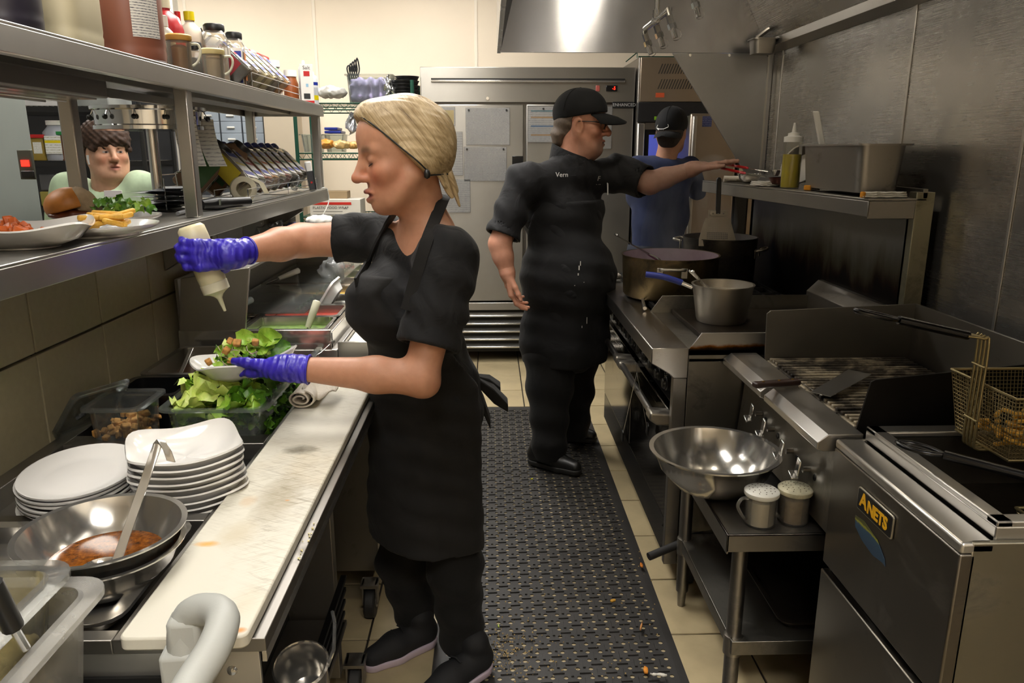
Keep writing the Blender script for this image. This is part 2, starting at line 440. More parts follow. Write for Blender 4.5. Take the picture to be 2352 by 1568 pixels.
CHINA = plain('white_china', 'dedbd5', .12, 0, .03, 4, coat=.5)
CREAM = plain('cream_wall', 'ebdcc4', .6, 0, .03, 2, .06, 40)
CLEAR = clear('clear_plastic', 'eef1ef', .035)
CLEARG = clear('clear_green_edge', 'e8efe9', .05)
FILM = clear('plastic_film', 'eef0f0', .12, .18)
RED = plain('red_plastic', 'b01c1c', .3, 0, .1)
BLUE = plain('blue_plastic', '1d2f8c', .35, 0, .12)
YELLOW = plain('yellow_plastic', 'd9c400', .35, 0, .1)
GREEN = plain('green_epoxy', '1d4a3a', .35, .3, .15)
DARKGREY = plain('dark_grey_plastic', '2c2d30', .5, 0, .15)
GREYP = plain('grey_cart_plastic', 'a9aaa4', .5, 0, .05, 8, .08, 300)
PAPER = plain('white_paper', 'e8e5dd', .6, 0, .05)
INK = plain('ink_black', '141414', .6, 0, .1)
INKW = plain('ink_white', 'e8e8e6', .6, 0, .05)
# ================================================================ the room
Y0, Y1, XL, XR, ZC = -2.0, 6.4, -4.2, 1.45, 3.05
PX, PY = .309, .3337
# floor: grout bed with the tiles one can tell apart laid on it; further off the bed's own pattern takes over
mf, n, l, b = base('floor_grout')
bt = n.new('ShaderNodeTexBrick'); bt.offset = 0; bt.inputs['Scale'].default_value = 1; bt.inputs['Mortar Size'].default_value = .005
bt.inputs['Brick Width'].default_value = PX; bt.inputs['Row Height'].default_value = PY
bt.inputs['Color1'].default_value = rgb('a89877'); bt.inputs['Color2'].default_value = rgb('9c8d6d'); bt.inputs['Mortar'].default_value = rgb('2a2620')
mp = n.new('ShaderNodeMapping'); mp.inputs['Location'].default_value = (-.825+PX*8, -3.539+PY*20, 0); t_ = n.new('ShaderNodeTexCoord'); l.new(t_.outputs['Object'], mp.inputs[0]); l.new(mp.outputs[0], bt.inputs[0])
l.new(bt.outputs[0], b.inputs['Base Color']); b.inputs['Roughness'].default_value = .45
fl = tag(MB().box((XL, Y0, -.12), (2.6, Y1, -.005)).build('floor', mf), kind='structure')
FT = plain('floor_tile_ceramic', 'b0a07d', .33, 0, .16, 5, .1, 70)
tm = MB().box((-PX/2+.0035, -PY/2+.0035, -.008), (PX/2-.0035, PY/2-.0035, 0)).build('tile', FT, fl, 0, .0025, local=True)
first = True
for i in range(-4, 4):
    for j in range(-6, 8):
        x = .825-PX/2+i*PX; y = 3.539-PY/2+j*PY
        if x < -.9 or x > 1.9 or y < 1.15 or y > 5.75: continue
        if first: o = tm; first = False
        else: o = tm.copy(); C.objects.link(o); o.parent = fl
        o.location = (x, y, random.uniform(-.0008, .0008))
ceil = tag(MB().box((XL, Y0, ZC), (2.6, Y1, ZC+.1)).build('ceiling', plain('ceiling_tile', 'd9d4c8', .8, 0, .06, 30)), kind='structure')
wb = tag(MB().box((XL, Y1, 0), (2.6, Y1+.12, ZC)).build('wall_back', CREAM), kind='structure')
for px_ in (722, 1093, 428):
    x = A(px_, 60, y=Y1).x
    tag(MB().box((x-.012, Y1-.006, 0), (x+.012, Y1, ZC)).build('trim_%d' % (1+(722, 1093, 428).index(px_)), plain('cream_trim', 'efe3cf', .5, 0, .02), None, 30, .002), kind='structure')
tag(MB().box((XL-.1, Y0, 0), (XL, Y1, ZC)).build('wall_left', plain('grey_wall', '8d9092', .6, 0, .05)), kind='structure')
tag(MB().box((XL, Y0-.1, 0), (2.6, Y0, ZC)).build('wall_front', CREAM), kind='structure')
wr = tag(MB().box((XR+.012, Y0, 0), (XR+.12, 4.12, ZC)).build('wall_right', plain('wall_right_plaster', 'cfc6b6', .7)), kind='structure')
for a, c in ((3.95, 4.12), (2.738, 3.945), (2.104, 2.733), (.89, 2.099), (-.32, .885)):
    p = MB().box((XR, a, .0), (XR+.011, c, 2.05)).build('steel_panel', STW, wr, 30, .0015)
for yy in (3.947, 2.7355, 2.1015, .8875):
    MB().box((XR-.004, yy-.006, 0), (XR, yy+.006, 2.05)).build('seam_strip', ST, wr, 30, .001)
tag(MB().box((2.5, 4.12, 0), (2.6, Y1, ZC)).build('wall_right_far', CREAM), kind='structure')
tag(MB().box((XR+.12, 4.0, 0), (2.5, 4.12, ZC)).build('wall_return', CREAM), kind='structure')
# pony wall under the pass, with its big square tiles
wp = tag(MB().box((-1.16, .2, 0), (-1.042, 4.15, 1.3)).build('wall_pass', plain('tile_grout', '3d3a30', .8)), kind='structure')
WT = plain('wall_tile_ceramic', '948a6e', .34, 0, .05, 60, .06, 200)
for j in range(-1, 9):
    ya = 1.087+(j-0)*.3045
    for za, zb in ((.81, 1.109), (1.115, 1.295), (.505, .804)):
        if ya > 3.9: continue
        MB().box((-1.045, ya+.003, za), (-1.03, ya+.3015, zb)).build('tile', WT, wp, 0, .002)
# ceiling troffers
TRM = []
for i, (x, y, lx, ly, k) in enumerate(TROFFERS):
    e = plain('troffer_glow_%d' % i, 'fefaf4', .5, 0, 0, emit=LIGHT_W*k)
    t = thing('ceiling_light', (x, y, ZC), ['recessed fluorescent ceiling light above the salad counter', 'recessed ceiling light over the sandwich prep table', 'recessed ceiling light in front of the freezer',
        'recessed ceiling light beyond the pass near the cooler', 'recessed ceiling light beyond the pass near the lockers', 'recessed ceiling light behind the photographer'][i], 'ceiling light', 'ceiling lights')
    MB().box((x-lx/2, y-ly/2, ZC-.012), (x+lx/2, y+ly/2, ZC-.004)).build('diffuser', e, t, 0)
    f = MB()
    for a, bq in (((x-lx/2-.03, y-ly/2-.03), (x+lx/2+.03, y-ly/2)), ((x-lx/2-.03, y+ly/2), (x+lx/2+.03, y+ly/2+.03)), ((x-lx/2-.03, y-ly/2), (x-lx/2, y+ly/2)), ((x+lx/2, y-ly/2), (x+lx/2+.03, y+ly/2))):
        f.box((*a, ZC-.016), (*bq, ZC))
    f.build('frame', WHITE, t, 0)
# ================================================================ exhaust hood
HX0, HX1, HY0, HY1, HZ = .055, XR-.001, .3, 4.1, 2.04
hood = thing('exhaust_hood', (.75, 2.2, HZ), 'large stainless exhaust hood hanging over the cooking line', 'exhaust hood')
HM = steel('stainless_hood', 'a5a6aa', .2, .85, grain=(4, 4, 600))
HT = 2.72
MB().box((HX0, HY1-.012, HZ), (HX1, HY1, HT)).build('end_panel', HM, hood, 30, .001)
MB().box((HX0-.015, HY0, HZ-.004), (HX0+.003, HY1, HT)).build('front_panel', STW, hood, 30, .001)
MB().box((HX0, HY0, HT), (HX1, HY1, HT+.02)).build('top_panel', STD, hood)
MB().box((HX0, HY0, HZ), (HX1, HY0+.012, HT)).build('end_panel', HM, hood)
# inner gusset at the front far corner
p0, p1, p2, p3 = (HX0+.004, HY1-.013, HZ+.006), (HX0+.16, HY1-.013, HZ+.14), (HX0+.17, HY1-.013, HT), (HX0+.004, HY1-.4, HT)
MB()._a([p0, p1, p2, p3, (HX0+.004, HY1-.3, HZ+.006)], [(0, 1, 2), (0, 2, 3), (0, 3, 4)]).build('gusset', HM, hood, 0)
# back plenum: bottom lip, sloped panel, filter bank
sl = MB(); sl._a([(XR-.05, HY0, HZ+.05), (XR-.05, HY1-.014, HZ+.05), (1.2, HY1-.014, 2.47), (1.2, HY0, 2.47)], [(0, 1, 2, 3)])
sl.build('sloped_panel', STW, hood, 0)
MB().prism([(XR-.002, HZ-.004), (XR-.055, HZ+.018), (XR-.055, HZ+.055), (XR-.002, HZ+.055)], 'y', HY0, HY1-.013).build('gutter', ST, hood, 30, .001)
for k in range(7):
    ya, yb = HY1-.05-.5*(k+1), HY1-.06-.5*k
    fm = MB(); fr = Matrix
    d = Vector((-.30, 0, .24)); o_ = Vector((1.2, 0, 2.475))
    for q in range(14):
        y = ya+.03+(yb-ya-.06)*(q+.5)/14
        c0 = o_+d*.06; c1 = o_+d*.94
        fm.tube([(c0.x, y, c0.z), (c1.x, y, c1.z)], .009, 6)
    f_ = fm.build('baffle_filter', STD, hood)
    fb = MB()
    for s0, s1, ra, rb in ((.0, .06, ya, yb), (.94, 1., ya, yb), (0, 1, ya, ya+.03), (0, 1, yb-.03, yb)):
        c0 = o_+d*s0; c1 = o_+d*s1
        fb._a([(c0.x, ra, c0.z-.012), (c0.x, rb, c0.z-.012), (c1.x, rb, c1.z-.012), (c1.x, ra, c1.z-.012), (c0.x+.02, ra, c0.z+.01), (c0.x+.02, rb, c0.z+.01), (c1.x+.02, rb, c1.z+.01), (c1.x+.02, ra, c1.z+.01)],
              [(0, 1, 2, 3), (4, 7, 6, 5), (0, 4, 5, 1), (1, 5, 6, 2), (2, 6, 7, 3), (3, 7, 4, 0)])
    fb.build('filter_frame', ST, f_)
# side skirt hanging below the far end of the hood
MB().prism([(.93, HZ-.002), (XR-.002, HZ-.002), (XR-.002, 1.36), (1.405, 1.36)], 'y', HY1-.02, HY1-.008).build('side_skirt', steel('stainless_skirt', '9a9a9a', .33, .5), hood, 30, .0015)
for x in (1.02, 1.22, 1.42): MB().cyl((x, HY1-.026, HZ-.012), (x, HY1-.018, HZ-.012), .007, n=10).build('rivet', CHROME, hood)
MB().box((XR-.03, HY1-.028, 1.36), (XR-.022, HY1-.02, HZ-.01)).build('seam_strip', ST, hood)
# hood lamps
for y in (2.1, 3.2):
    g = thing('hood_lamp', (.62, y, HT), ['round vapour proof lamp inside the hood above the fryer', 'round vapour proof lamp inside the hood above the range'][y > 3], 'lamp', 'hood lamps')
    MB().lathe([(.07, -.0), (.07, -.03), (.055, -.04)], (.62, y, HT), 20).build('lamp_base', STD, g)
    MB().lathe([(.052, -.04), (.05, -.12), (.03, -.16), (0, -.165)], (.62, y, HT), 20).build('lamp_globe', plain('hood_lamp_glow', 'fff3dd', .5, 0, 0, emit=75), g)
# grease cup
gc = thing('grease_cup', (1.33, 3.93, 2.03), 'small stainless grease cup hanging under the hood edge', 'grease cup')
MB().pan((1.27, 3.86, 2.015), (1.395, 3.98, 2.085), .003, .008, .02, .006).build('cup', STD, gc)
MB().tube([(1.33, 4.0, 2.10), (1.37, 3.97, 2.135), (1.40, 3.96, 2.15)], .012, 8).build('drain_spout', STD, gc)
# fire suppression pipes
fp = thing('fire_suppression_pipe', (.74, 3.3, 2.2), 'chrome fire suppression pipe with three capped nozzles under the hood', 'nozzle pipe')
def nozzle(par, p, d):
    p = Vector(p); d = Vector(d).normalized()
    nb = MB().cyl(p, p+d*.03, .013, n=8).cyl(p+d*.03, p+d*.05, .017, n=6).cyl(p+d*.05, p+d*.085, .011, n=12).build('nozzle', CHROME, par, 40)
    x = d.orthogonal().normalized()
    pts = [p+d*.05+Vector((.012, 0, 0)) + Vector((math.sin(a)*.022, 0, -.02+math.cos(a)*.022)) for a in [k*PI/6 for k in range(0, 8)]]
    MB().tube(pts, .0012, 5).build('cap_strap', CHROME, nb)
e0, e1 = A(1537, 22, y=3.1), A(1482, 66, y=3.42); mid = (e0+e1)/2
pb = MB().tube([e0+Vector((0, 0, -.025)), e0, e1, e1+Vector((0, 0, -.025))], .012, 10).tube([mid, mid+Vector((0, 0, .5))], .011, 10)
pb.cyl(mid-(e1-e0)*.06, mid+(e1-e0)*.06, .017, n=10).cyl(mid+Vector((0, 0, .0)), mid+Vector((0, 0, .035)), .017, n=10).build('pipe', CHROME, fp, 40)
for p in (e0, mid, e1): nozzle(fp, p+Vector((0, 0, -.022)), (.35, -.1, -1))
fq = thing('fire_suppression_pipe', A(1592, -20, y=3.2), 'single chrome nozzle on a drop pipe at the top edge', 'nozzle pipe')
q = A(1592, -12, y=3.2)
MB().tube([q, q+Vector((0, 0, .45))], .011, 10).build('pipe', CHROME, fq); nozzle(fq, q, (.3, -.1, -1))
# ================================================================ pass shelf (two decks on posts) over the tiled wall
SX0, SX1, SY0, SY1 = -1.25, -.85, .5, 4.1
ps = thing('pass_shelf', (-1.05, 2.3, 1.3), 'two deck stainless pass shelf on square posts over the tiled wall', 'pass shelf')
def deck(name, z, par, lip=.06):
    t = .006
    m = MB().box((SX0, SY0, z-t), (SX1, SY1, z))
    for lo, hi in (((SX1-.005, SY0, z-lip), (SX1, SY1, z-t)), ((SX0, SY0, z-lip), (SX0+.005, SY1, z-t)), ((SX0, SY1-.005, z-lip), (SX1, SY1, z-t)), ((SX1-.03, SY0, z-lip), (SX1-.005, SY1, z-lip+.004))): m.box(lo, hi)
    d = m.build(name, ST, par, 30, .0025)
    MB().box((-1.12, SY0, z-.045), (-1.02, SY1-.02, z-t)).build('stiffener', STD, d, 30, .002)
    return d
deck('lower_deck', 1.366, ps); deck('upper_deck', 1.782, ps, .055)
for x, y in ((-.885, 2.33), (-1.215, 2.33), (-.885, 4.06), (-1.215, 4.06), (-.885, .62), (-1.215, .62)):
    MB().box((x-.02, y-.02, 1.366), (x+.02, y+.02, 1.776)).build('post', ST, ps, 30, .004)
for y in (1.1, 2.42, 3.6):
    MB().prism([(-1.03, 1.30), (-.87, 1.30), (-.87, 1.285), (-1.03, 1.19)], 'y', y, y+.025).build('bracket', STD, ps, 30, .002)
# food warmer under the upper deck
fw = thing('food_warmer', (-1.05, 1.5, 1.72), 'long grey strip food warmer under the upper pass shelf', 'food warmer')
MB().box((-1.15, .7, 1.685), (-.95, 2.02, 1.728)).build('housing', plain('grey_painted_metal', '6d6b67', .45, .7, .06), fw, 30, .004)
MB().box((-1.13, .72, 1.681), (-.97, 2.0, 1.686)).build('reflector', STP, fw)
for k in range(2): MB().tube([(-1.08+.05*k, .75, 1.676), (-1.08+.05*k, 1.97, 1.676)], .003, 6).build('heater_wire', STP, fw)
# ================================================================ salad counter (prep table one)
ct = thing('salad_counter', (-.68, 1.66, 0), 'long stainless prep counter with wells under the cutting board', 'prep counter')
m = MB()
ZT = .9
for x0, y0, x1, y1 in ((-1.028, .94, -.99, 2.4), (-.53, .94, -.318, 2.4), (-.99, .94, -.53, .965), (-.99, 1.295, -.53, 1.325), (-.99, 1.675, -.53, 1.735), (-.99, 2.385, -.53, 2.4)):
    m.box((x0, y0, ZT-.022), (x1, y1, ZT))
m.build('worktop', STD, ct, 30, .0015)
MB().box((-.325, .94, .862), (-.318, 2.4, .88)).build('front_lip', STP, ct, 30, .001)
MB().box((-1.0, .945, .80), (-.33, .952, .878)).build('end_apron', steel('stainless_apron', 'c4c1ba', .3, .4), ct, 30, .001)
for x in (-.37, -.62): MB().lathe([(0, .004), (.006, .003), (.008, 0)], (0, 0, 0), 12).build('screw', CHROME, ct, local=True).matrix_local = mwm(ct).inverted() @ T(x, .945, .845, PI/2)
MB().box((-.6, .938, .80), (-.45, .944, .84)).build('apron_slot', BLACK, ct)
for nm, y0, y1, d in (('ice_well', 1.735, 2.385, .14), ('plate_well', 1.325, 1.675, .045), ('pan_well', .965, 1.295, .03)):
    w_ = MB()
    zb = ZT-d
    w_.box((-.992, y0-.002, zb-.006), (-.528, y1+.002, zb)).box((-.996, y0-.004, zb), (-.99, y1+.004, ZT-.02)).box((-.53, y0-.004, zb), (-.524, y1+.004, ZT-.02)).box((-.992, y0-.006, zb), (-.528, y0, ZT-.02)).box((-.992, y1, zb), (-.528, y1+.006, ZT-.02))
    w_.build(nm, STD, ct, 30)
# the open base under the counter: end panel, corner bracket, dark cabinet, rails, casters
MB().prism([(-1.0, .8), (-.36, .8), (-.36, .74), (-.55, .55), (-.55, .1), (-1.0, .1)], 'y', .952, .962).build('end_panel', STD, ct, 30, .001)
MB().box((-1.0, .962, .12), (-.56, 2.38, .84)).build('cabinet', plain('cabinet_dark_grey', '2a2926', .5, .4), ct, 30, .003)  # cabinet body in plain dark grey
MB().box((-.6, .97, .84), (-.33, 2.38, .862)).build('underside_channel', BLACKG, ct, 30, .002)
MB().box((-.56, .99, .30), (-.40, 1.85, .315)).build('undershelf', STD, ct, 30, .002)
for k in range(5): MB().box((-.41+.003*k, 1.0, .33+.035*k), (-.395+.003*k, 1.8, .341+.035*k)).build('tray_slide', plain('slide_black', '191817', .35, .6), ct, 30, .001)
MB().box((-.56, 1.86, .12), (-.43, 1.9, .84)).build('stile', STD, ct, 30, .002)
for x, y in ((-.40, 1.93), (-.42, 2.34), (-.62, 1.05)):
    c = MB().cyl((x-.018, y, .055), (x+.018, y, .055), .055, n=20).build('caster', RUBBER, ct, 40, .006)
    MB().cyl((x-.022, y, .055), (x+.022, y, .055), .02, n=12).box((x-.026, y-.02, .055), (x-.02, y+.02, .13)).box((x+.02, y-.02, .055), (x+.026, y+.02, .13)).box((x-.03, y-.03, .12), (x+.03, y+.03, .13)).build('fork', STD, c, 40)
# cutting board, with knife scars and food stains
cbm, n, l, b = base('poly_board')
v = tc(n, l)
sc1 = noise(n, l, tc(n, l, (12, 130, 1), rot=(0, 0, .5)), 1, 5, .7, 1.5); sc2 = noise(n, l, tc(n, l, (12, 120, 1), rot=(0, 0, -.45)), 1, 5, .7, 1.5)
wear = noise(n, l, tc(n, l, (5, 2.2, 1)), 1, 4)
mul = n.new('ShaderNodeMath'); mul.operation = 'MULTIPLY'; l.new(maprange(n, l, wear, 0, .9, .40, .75), mul.inputs[0]); l.new(ramp(n, l, sc1, [(.50, (0, 0, 0)), (.66, (1, 1, 1))]), mul.inputs[1])
mul2 = n.new('ShaderNodeMath'); mul2.operation = 'MULTIPLY'; l.new(maprange(n, l, wear, 0, .9, .40, .75), mul2.inputs[0]); l.new(ramp(n, l, sc2, [(.50, (0, 0, 0)), (.66, (1, 1, 1))]), mul2.inputs[1])
c1 = mixc(n, l, mul.outputs[0], 'cdc8b8', '8f8262'); c2 = mixc(n, l, mul2.outputs[0], c1, '7d7158')
c3 = mixc(n, l, maprange(n, l, noise(n, l, tc(n, l, (4, 3, 1)), 1, 3), 0, .45, .55, .85), c2, 'b89a52')
# soot smudge and orange stains with shapes of their own
def blot(cx, cy, rx, ry, col, amt, prev):
    sp = n.new('ShaderNodeSeparateXYZ'); tcx = n.new('ShaderNodeTexCoord'); l.new(tcx.outputs['Object'], sp.inputs[0])
    def ma(op, a, bb):
        q = n.new('ShaderNodeMath'); q.operation = op
        for i, z in enumerate((a, bb)):
            if isinstance(z, (int, float)): q.inputs[i].default_value = z
            else: l.new(z, q.inputs[i])
        return q.outputs[0]
    dx = ma('DIVIDE', ma('SUBTRACT', sp.outputs[0], cx), rx); dy = ma('DIVIDE', ma('SUBTRACT', sp.outputs[1], cy), ry)
    r2 = ma('ADD', ma('MULTIPLY', dx, dx), ma('MULTIPLY', dy, dy))
    r3 = ma('ADD', r2, ma('MULTIPLY', noise(n, l, tc(n, l), 60, 4), .9))
    return mixc(n, l, maprange(n, l, r3, amt, 0, .35, 1.35), prev, col)
BX, BY = -.415, 1.63
for (u, vv, rx, ry, col, amt) in ((690, 1032, .048, .034, '57503c', .85), (640, 1140, .05, .13, '8b7d5a', .6), (475, 1248, .026, .012, 'd49a3a', .95), (552, 1446, .012, .008, 'cf8a3c', 1), (570, 1150, .02, .03, 'b48a4a', .5), (660, 1148, .006, .004, 'c98a3c', .9), (545, 1225, .04, .06, 'a89463', .4)):
    p = A(u, vv, z=.921); c3 = blot(p.x-BX, p.y-BY, rx, ry, col, amt, c3)
l.new(c3, b.inputs['Base Color']); b.inputs['Roughness'].default_value = .42; bump(n, l, b, sc1, .12, .0008)
def rrect(x0, y0, x1, y1, r, k=5):
    o = []
    for cx, cy, a0 in ((x1-r, y1-r, 0), (x0+r, y1-r, 90), (x0+r, y0+r, 180), (x1-r, y0+r, 270)):
        o += [(cx+r*math.cos(math.radians(a0+90*i/k)), cy+r*math.sin(math.radians(a0+90*i/k))) for i in range(k+1)]
    return o
cb = thing('cutting_board', (BX, BY, .9), 'long white scarred cutting board along the counter front', 'cutting board')
bd = MB().prism([(x-BX, y-BY) for x, y in rrect(-.508, .915, -.335, 2.36, .012)], 'z', .0005, .0205).build('board', cbm, cb, 30, .003, local=True)
# crumbs spilled on the steel strip
cr = MB()
for i in range(160):
    p = A(*( (random.gauss(702, 6), random.gauss(1290, 18)) if i % 2 else (random.gauss(722, 7), random.gauss(1240, 14)) ), z=.902)
    if -.333 < p.x < -.319: cr.cbox((p.x, p.y, .9018), (random.uniform(.001, .003),)*3, (random.random()*3, random.random()*3, random.random()*3))
if cr.v: tag(cr.build('cheese_crumbs', plain('grated_cheese', 'e6d9a6', .7), None, 0), 'pale cheese crumbs spilled on the steel counter edge', 'crumbs', kind='stuff')
# steel pots tucked under the counter edge
for k, (u, vv, y, lab) in enumerate(((712, 1420, 1.12, 'nearer steel pot hanging under the counter front'), (690, 1330, 1.32, 'farther steel pot hanging under the counter front'))):
    c = Vector((-.37, 1.06+.22*k, .6)); t = thing('bain_marie_pot', c, lab, 'pot', 'pots under the counter')
    M = T(c.x, c.y, c.z, .35, .0, 0)
    MB().at(M).lathe([(.0, -.11), (.038, -.11), (.045, -.10), (.048, -.02), (.05, .0), (.054, .002), (.05, .006), (.046, -.0), (.042, -.1), (0, -.104)], (0, 0, 0), 24).build('pot_body', STP, t, 40)
    MB().at(M).tube([(.05, 0, -.005), (.062, .02, .02), (.06, .06, .045), (.05, .09, .04)], .004, 6).build('pot_handle', CHROME, t)
# ================================================================ dishes
def platter(name, c, rx, ry, rz, label, group, z):
    o = thing(name, (c[0], c[1], z), label, 'plate', group, rz)
    prof = [(0, .006), (.6, .004), (.72, .006), (.93, .016), (1.0, .022), (1.0, .026), (.96, .0255), (.78, .0125), (.6, .011), (0, .012)]
    MB().lathe([(r, h) for r, h in prof], (0, 0, 0), 48, rx, ry).build('plate_body', CHINA, o, 60, local=True)
    MB().lathe([(.62, .005), (.62, 0), (.57, 0), (.57, .005)], (0, 0, 0), 40, rx, ry).build('foot_ring', CHINA, o, 60, local=True)
    return o
N = 8
names = ['lowest', 'second lowest', 'third lowest', 'fourth lowest', 'fourth from top', 'third from top', 'second from top', 'topmost']
for i in range(N):
    platter('oval_plate', (-.823+random.uniform(-.003, .003), 1.435+random.uniform(-.003, .003)), .108, .14, .28+random.uniform(-.03, .03), 'white oval plate, %s in the stack beside the wall' % names[i], 'stacked oval plates', .857+i*.0088)
def sqbowl_mesh(par, size=.105, h=.034, n=56):
    def fn(a, r, z):
        q = (abs(math.cos(a))**4.2+abs(math.sin(a))**4.2)**(-1/4.2)     # rounded square outline
        cornr = (q-1)/.19
        return r*q, z*(1+.28*cornr)
    s = size
    prof = [(0, .004), (s*.45, .003), (s*.55, .004), (s*.8, h*.4), (s*.97, h*.93), (s*1.0, h), (s*.985, h+.003), (s*.95, h*.93), (s*.78, h*.46), (s*.52, .009), (0, .008)]
    MB().lathe(prof, (0, 0, 0), n, fn=fn).build('bowl_body', CHINA, par, 60, local=True)
    MB().lathe([(s*.5, .004), (s*.5, 0), (s*.46, 0), (s*.46, .004)], (0, 0, 0), 32).build('foot_ring', CHINA, par, 60, local=True)
bc = A(428, 1035, z=.985)
nb = ['lowest', 'second lowest', 'third lowest', 'fourth lowest', 'middle', 'fourth from top', 'third from top', 'second from top', 'topmost']
for i in range(9):
    t = thing('square_bowl', (bc.x+random.uniform(-.003, .003), bc.y+random.uniform(-.003, .003), .857+i*.0132), 'white square bowl with raised corners, %s of the counter stack' % nb[i], 'bowl', 'stacked square bowls', .42+random.uniform(-.06, .06))
    sqbowl_mesh(t)
# dressing bowl on a second bowl, on a shallow steam pan
sp = thing('steam_pan', (-.73, 1.13, .87), 'shallow stainless pan holding the mixing bowl with dressing', 'pan')
MB().pan((-.985, .972, .873), (-.538, 1.29, .905), .003, .02, .03, .006).build('pan_body', STP, sp, 40)
dc = Vector((-.615, 1.11, 0))
def bowl(name, c, z, r, h, label, mat=STP, cat='bowl', group=None, rot=None):
    t = thing(name, (c[0], c[1], z), label, cat, group)
    if rot: t.rotation_euler = rot
    pr = [(0, 0), (r*.35, .0), (r*.62, h*.16), (r*.86, h*.55), (r*.97, h*.95), (r*1.04, h*.985), (r*1.045, h*1.02), (r*.97, h*1.01), (r*.84, h*.57), (r*.6, h*.19), (r*.33, .004), (0, .004)]
    MB().lathe(pr, (0, 0, 0), 48).build('bowl_body', mat, t, 50, local=True)
    return t
bowl('mixing_bowl', dc, .881, .116, .075, 'lower stainless mixing bowl nested beneath the dressing bowl', group='mixing bowls')
db = bowl('mixing_bowl', dc, .905, .120, .078, 'upper stainless mixing bowl holding brown vinaigrette and a ladle', group='mixing bowls')
dm, n, l, b = base('vinaigrette')
l.new(ramp(n, l, noise(n, l, tc(n, l), 90, 6, .7), [(.3, '3a1c07'), (.55, '7a4311'), (.75, 'a3641c')]), b.inputs['Base Color']); b.inputs['Roughness'].default_value = .15
tag(MB().lathe([(0, .934), (.095, .934), (.097, .930), (0, .92)], (dc.x, dc.y, 0), 40).build('dressing', dm), 'brown oily vinaigrette inside the upper mixing bowl', 'dressing')
# ladle: flat handle with hook, cup in the dressing
ld = thing('ladle', A(285, 1270, z=.93), 'long stainless ladle standing in the brown dressing', 'ladle')
l0 = Vector((dc.x+.03, dc.y-.045, .927)); l1 = A(362, 1020, y=1.19)
ax = (l1-l0).normalized(); sd = ax.cross(Vector((0, 1, .2))).normalized()
def strip(mb, pts, sides, wd, th):
    rings = []
    for p, s in zip(pts, sides):
        s = Vector(s).normalized(); i = pts.index(p); t_ = (Vector(pts[min(i+1, len(pts)-1)])-Vector(pts[max(i-1, 0)])).normalized(); nn = s.cross(t_).normalized()
        rings.append([Vector(p)+s*wd/2+nn*th/2, Vector(p)-s*wd/2+nn*th/2, Vector(p)-s*wd/2-nn*th/2, Vector(p)+s*wd/2-nn*th/2])
    mb.loft(rings); return mb
hs = sd
pts = [l0, l0+(l1-l0)*.3, l0+(l1-l0)*.7, l1, l1+ax*.004+Vector((.006, -.004, .004)), l1+Vector((.02, -.012, -.006)), l1+Vector((.026, -.016, -.024))]
strip(MB(), pts, [hs]*7, .014, .003).build('handle', STP, ld, 50, .001)
MB().lathe([(0, -.02), (.02, -.016), (.03, .0), (.031, .004), (.029, .0), (.018, -.014), (0, -.018)], (l0.x-.015, l0.y, .937), 24).build('ladle_cup', STP, ld, 50)
# lidded insert pot at the left edge
ip = thing('inset_pot', (-.90, 1.13, .88), 'round steel soup inset with notched lid at the left edge', 'pot')
MB().lathe([(0, .885), (.07, .885), (.08, .9), (.086, .965), (.094, .968), (.094, .974), (.084, .974), (.078, .905), (0, .89)], (-.905, 1.13, 0), 36).build('pot_body', STP, ip, 50)
lid = MB().at(T(-.905, 1.135, .978, -.12, .05)).lathe([(0, .02), (.04, .018), (.08, .006), (.088, 0), (.088, -.003), (.04, .014), (0, .016)], (0, 0, 0), 36).build('lid', STD, ip, 50)
MB().tube([(-.93, 1.13, .992), (-.92, 1.13, 1.012), (-.89, 1.13, 1.012), (-.88, 1.13, .992)], .005, 8).build('lid_handle', BLACK, lid)
# ================================================================ ice well: tubs, pans, ice
tub_l = thing('lettuce_tub', (-.655, 1.88, .83), 'clear plastic food tub heaped with chopped romaine lettuce', 'food tub')
MB().pan((-.785, 1.70, .83), (-.527, 2.065, .972), .003, .016, .025, .012, 6).build('tub_body', CLEARG, tub_l, 50)
LEAF = []
def leafmat(name, c0, c1, rib):
    m, n, l, b = base(name)
    f = noise(n, l, tc(n, l), 55, 5, .6, 1)
    l.new(ramp(n, l, f, [(.3, c0), (.6, c1), (.8, rib)]), b.inputs['Base Color']); b.inputs['Roughness'].default_value = .38
    b.inputs['Subsurface Weight'].default_value = .15; b.inputs['Subsurface Radius'].default_value = (.3, 1, .2); b.inputs['Subsurface Scale'].default_value = .006
    bump(n, l, b, noise(n, l, tc(n, l), 140, 4), .35, .002)
    return m
LF = [leafmat('romaine_dark', '3d6a18', '5c8f25', '86b040'), leafmat('romaine_mid', '7fae30', 'a3c648', 'c8dc7c'), leafmat('romaine_light', 'b2cc55', 'cfde78', 'ecf0b8')]
def leaf_mesh(mb, c, size, M3, curl=.5, n=7, m=5, ruf=.25, asp=.7):
    rows = []
    ph = random.random()*6
    for i in range(n):
        t = i/(n-1); wd = asp*size*(math.sin(PI*min(1, t*.82+.14))**.7)
        row = []
        for j in range(m):
            s = 2*j/(m-1)-1
            z = curl*size*(.5*s*s - .9*(t-.5)**2) + ruf*size*abs(s)*math.sin(ph+t*11+s*2)*.5 + (0.03*size if abs(s) < .2 else 0)
            row.append(Vector(c)+M3 @ Vector(((t-.5)*size, s*wd*.5, z)))
        rows.append(row)
    vs = [p for r in rows for p in r]
    mb._a(vs, [(i*m+j, i*m+j+1, (i+1)*m+j+1, (i+1)*m+j) for i in range(n-1) for j in range(m-1)])
def rm3(tilt=.9): return Euler((random.uniform(-tilt, tilt), random.uniform(-tilt, tilt), random.uniform(0, 6.28))).to_matrix()
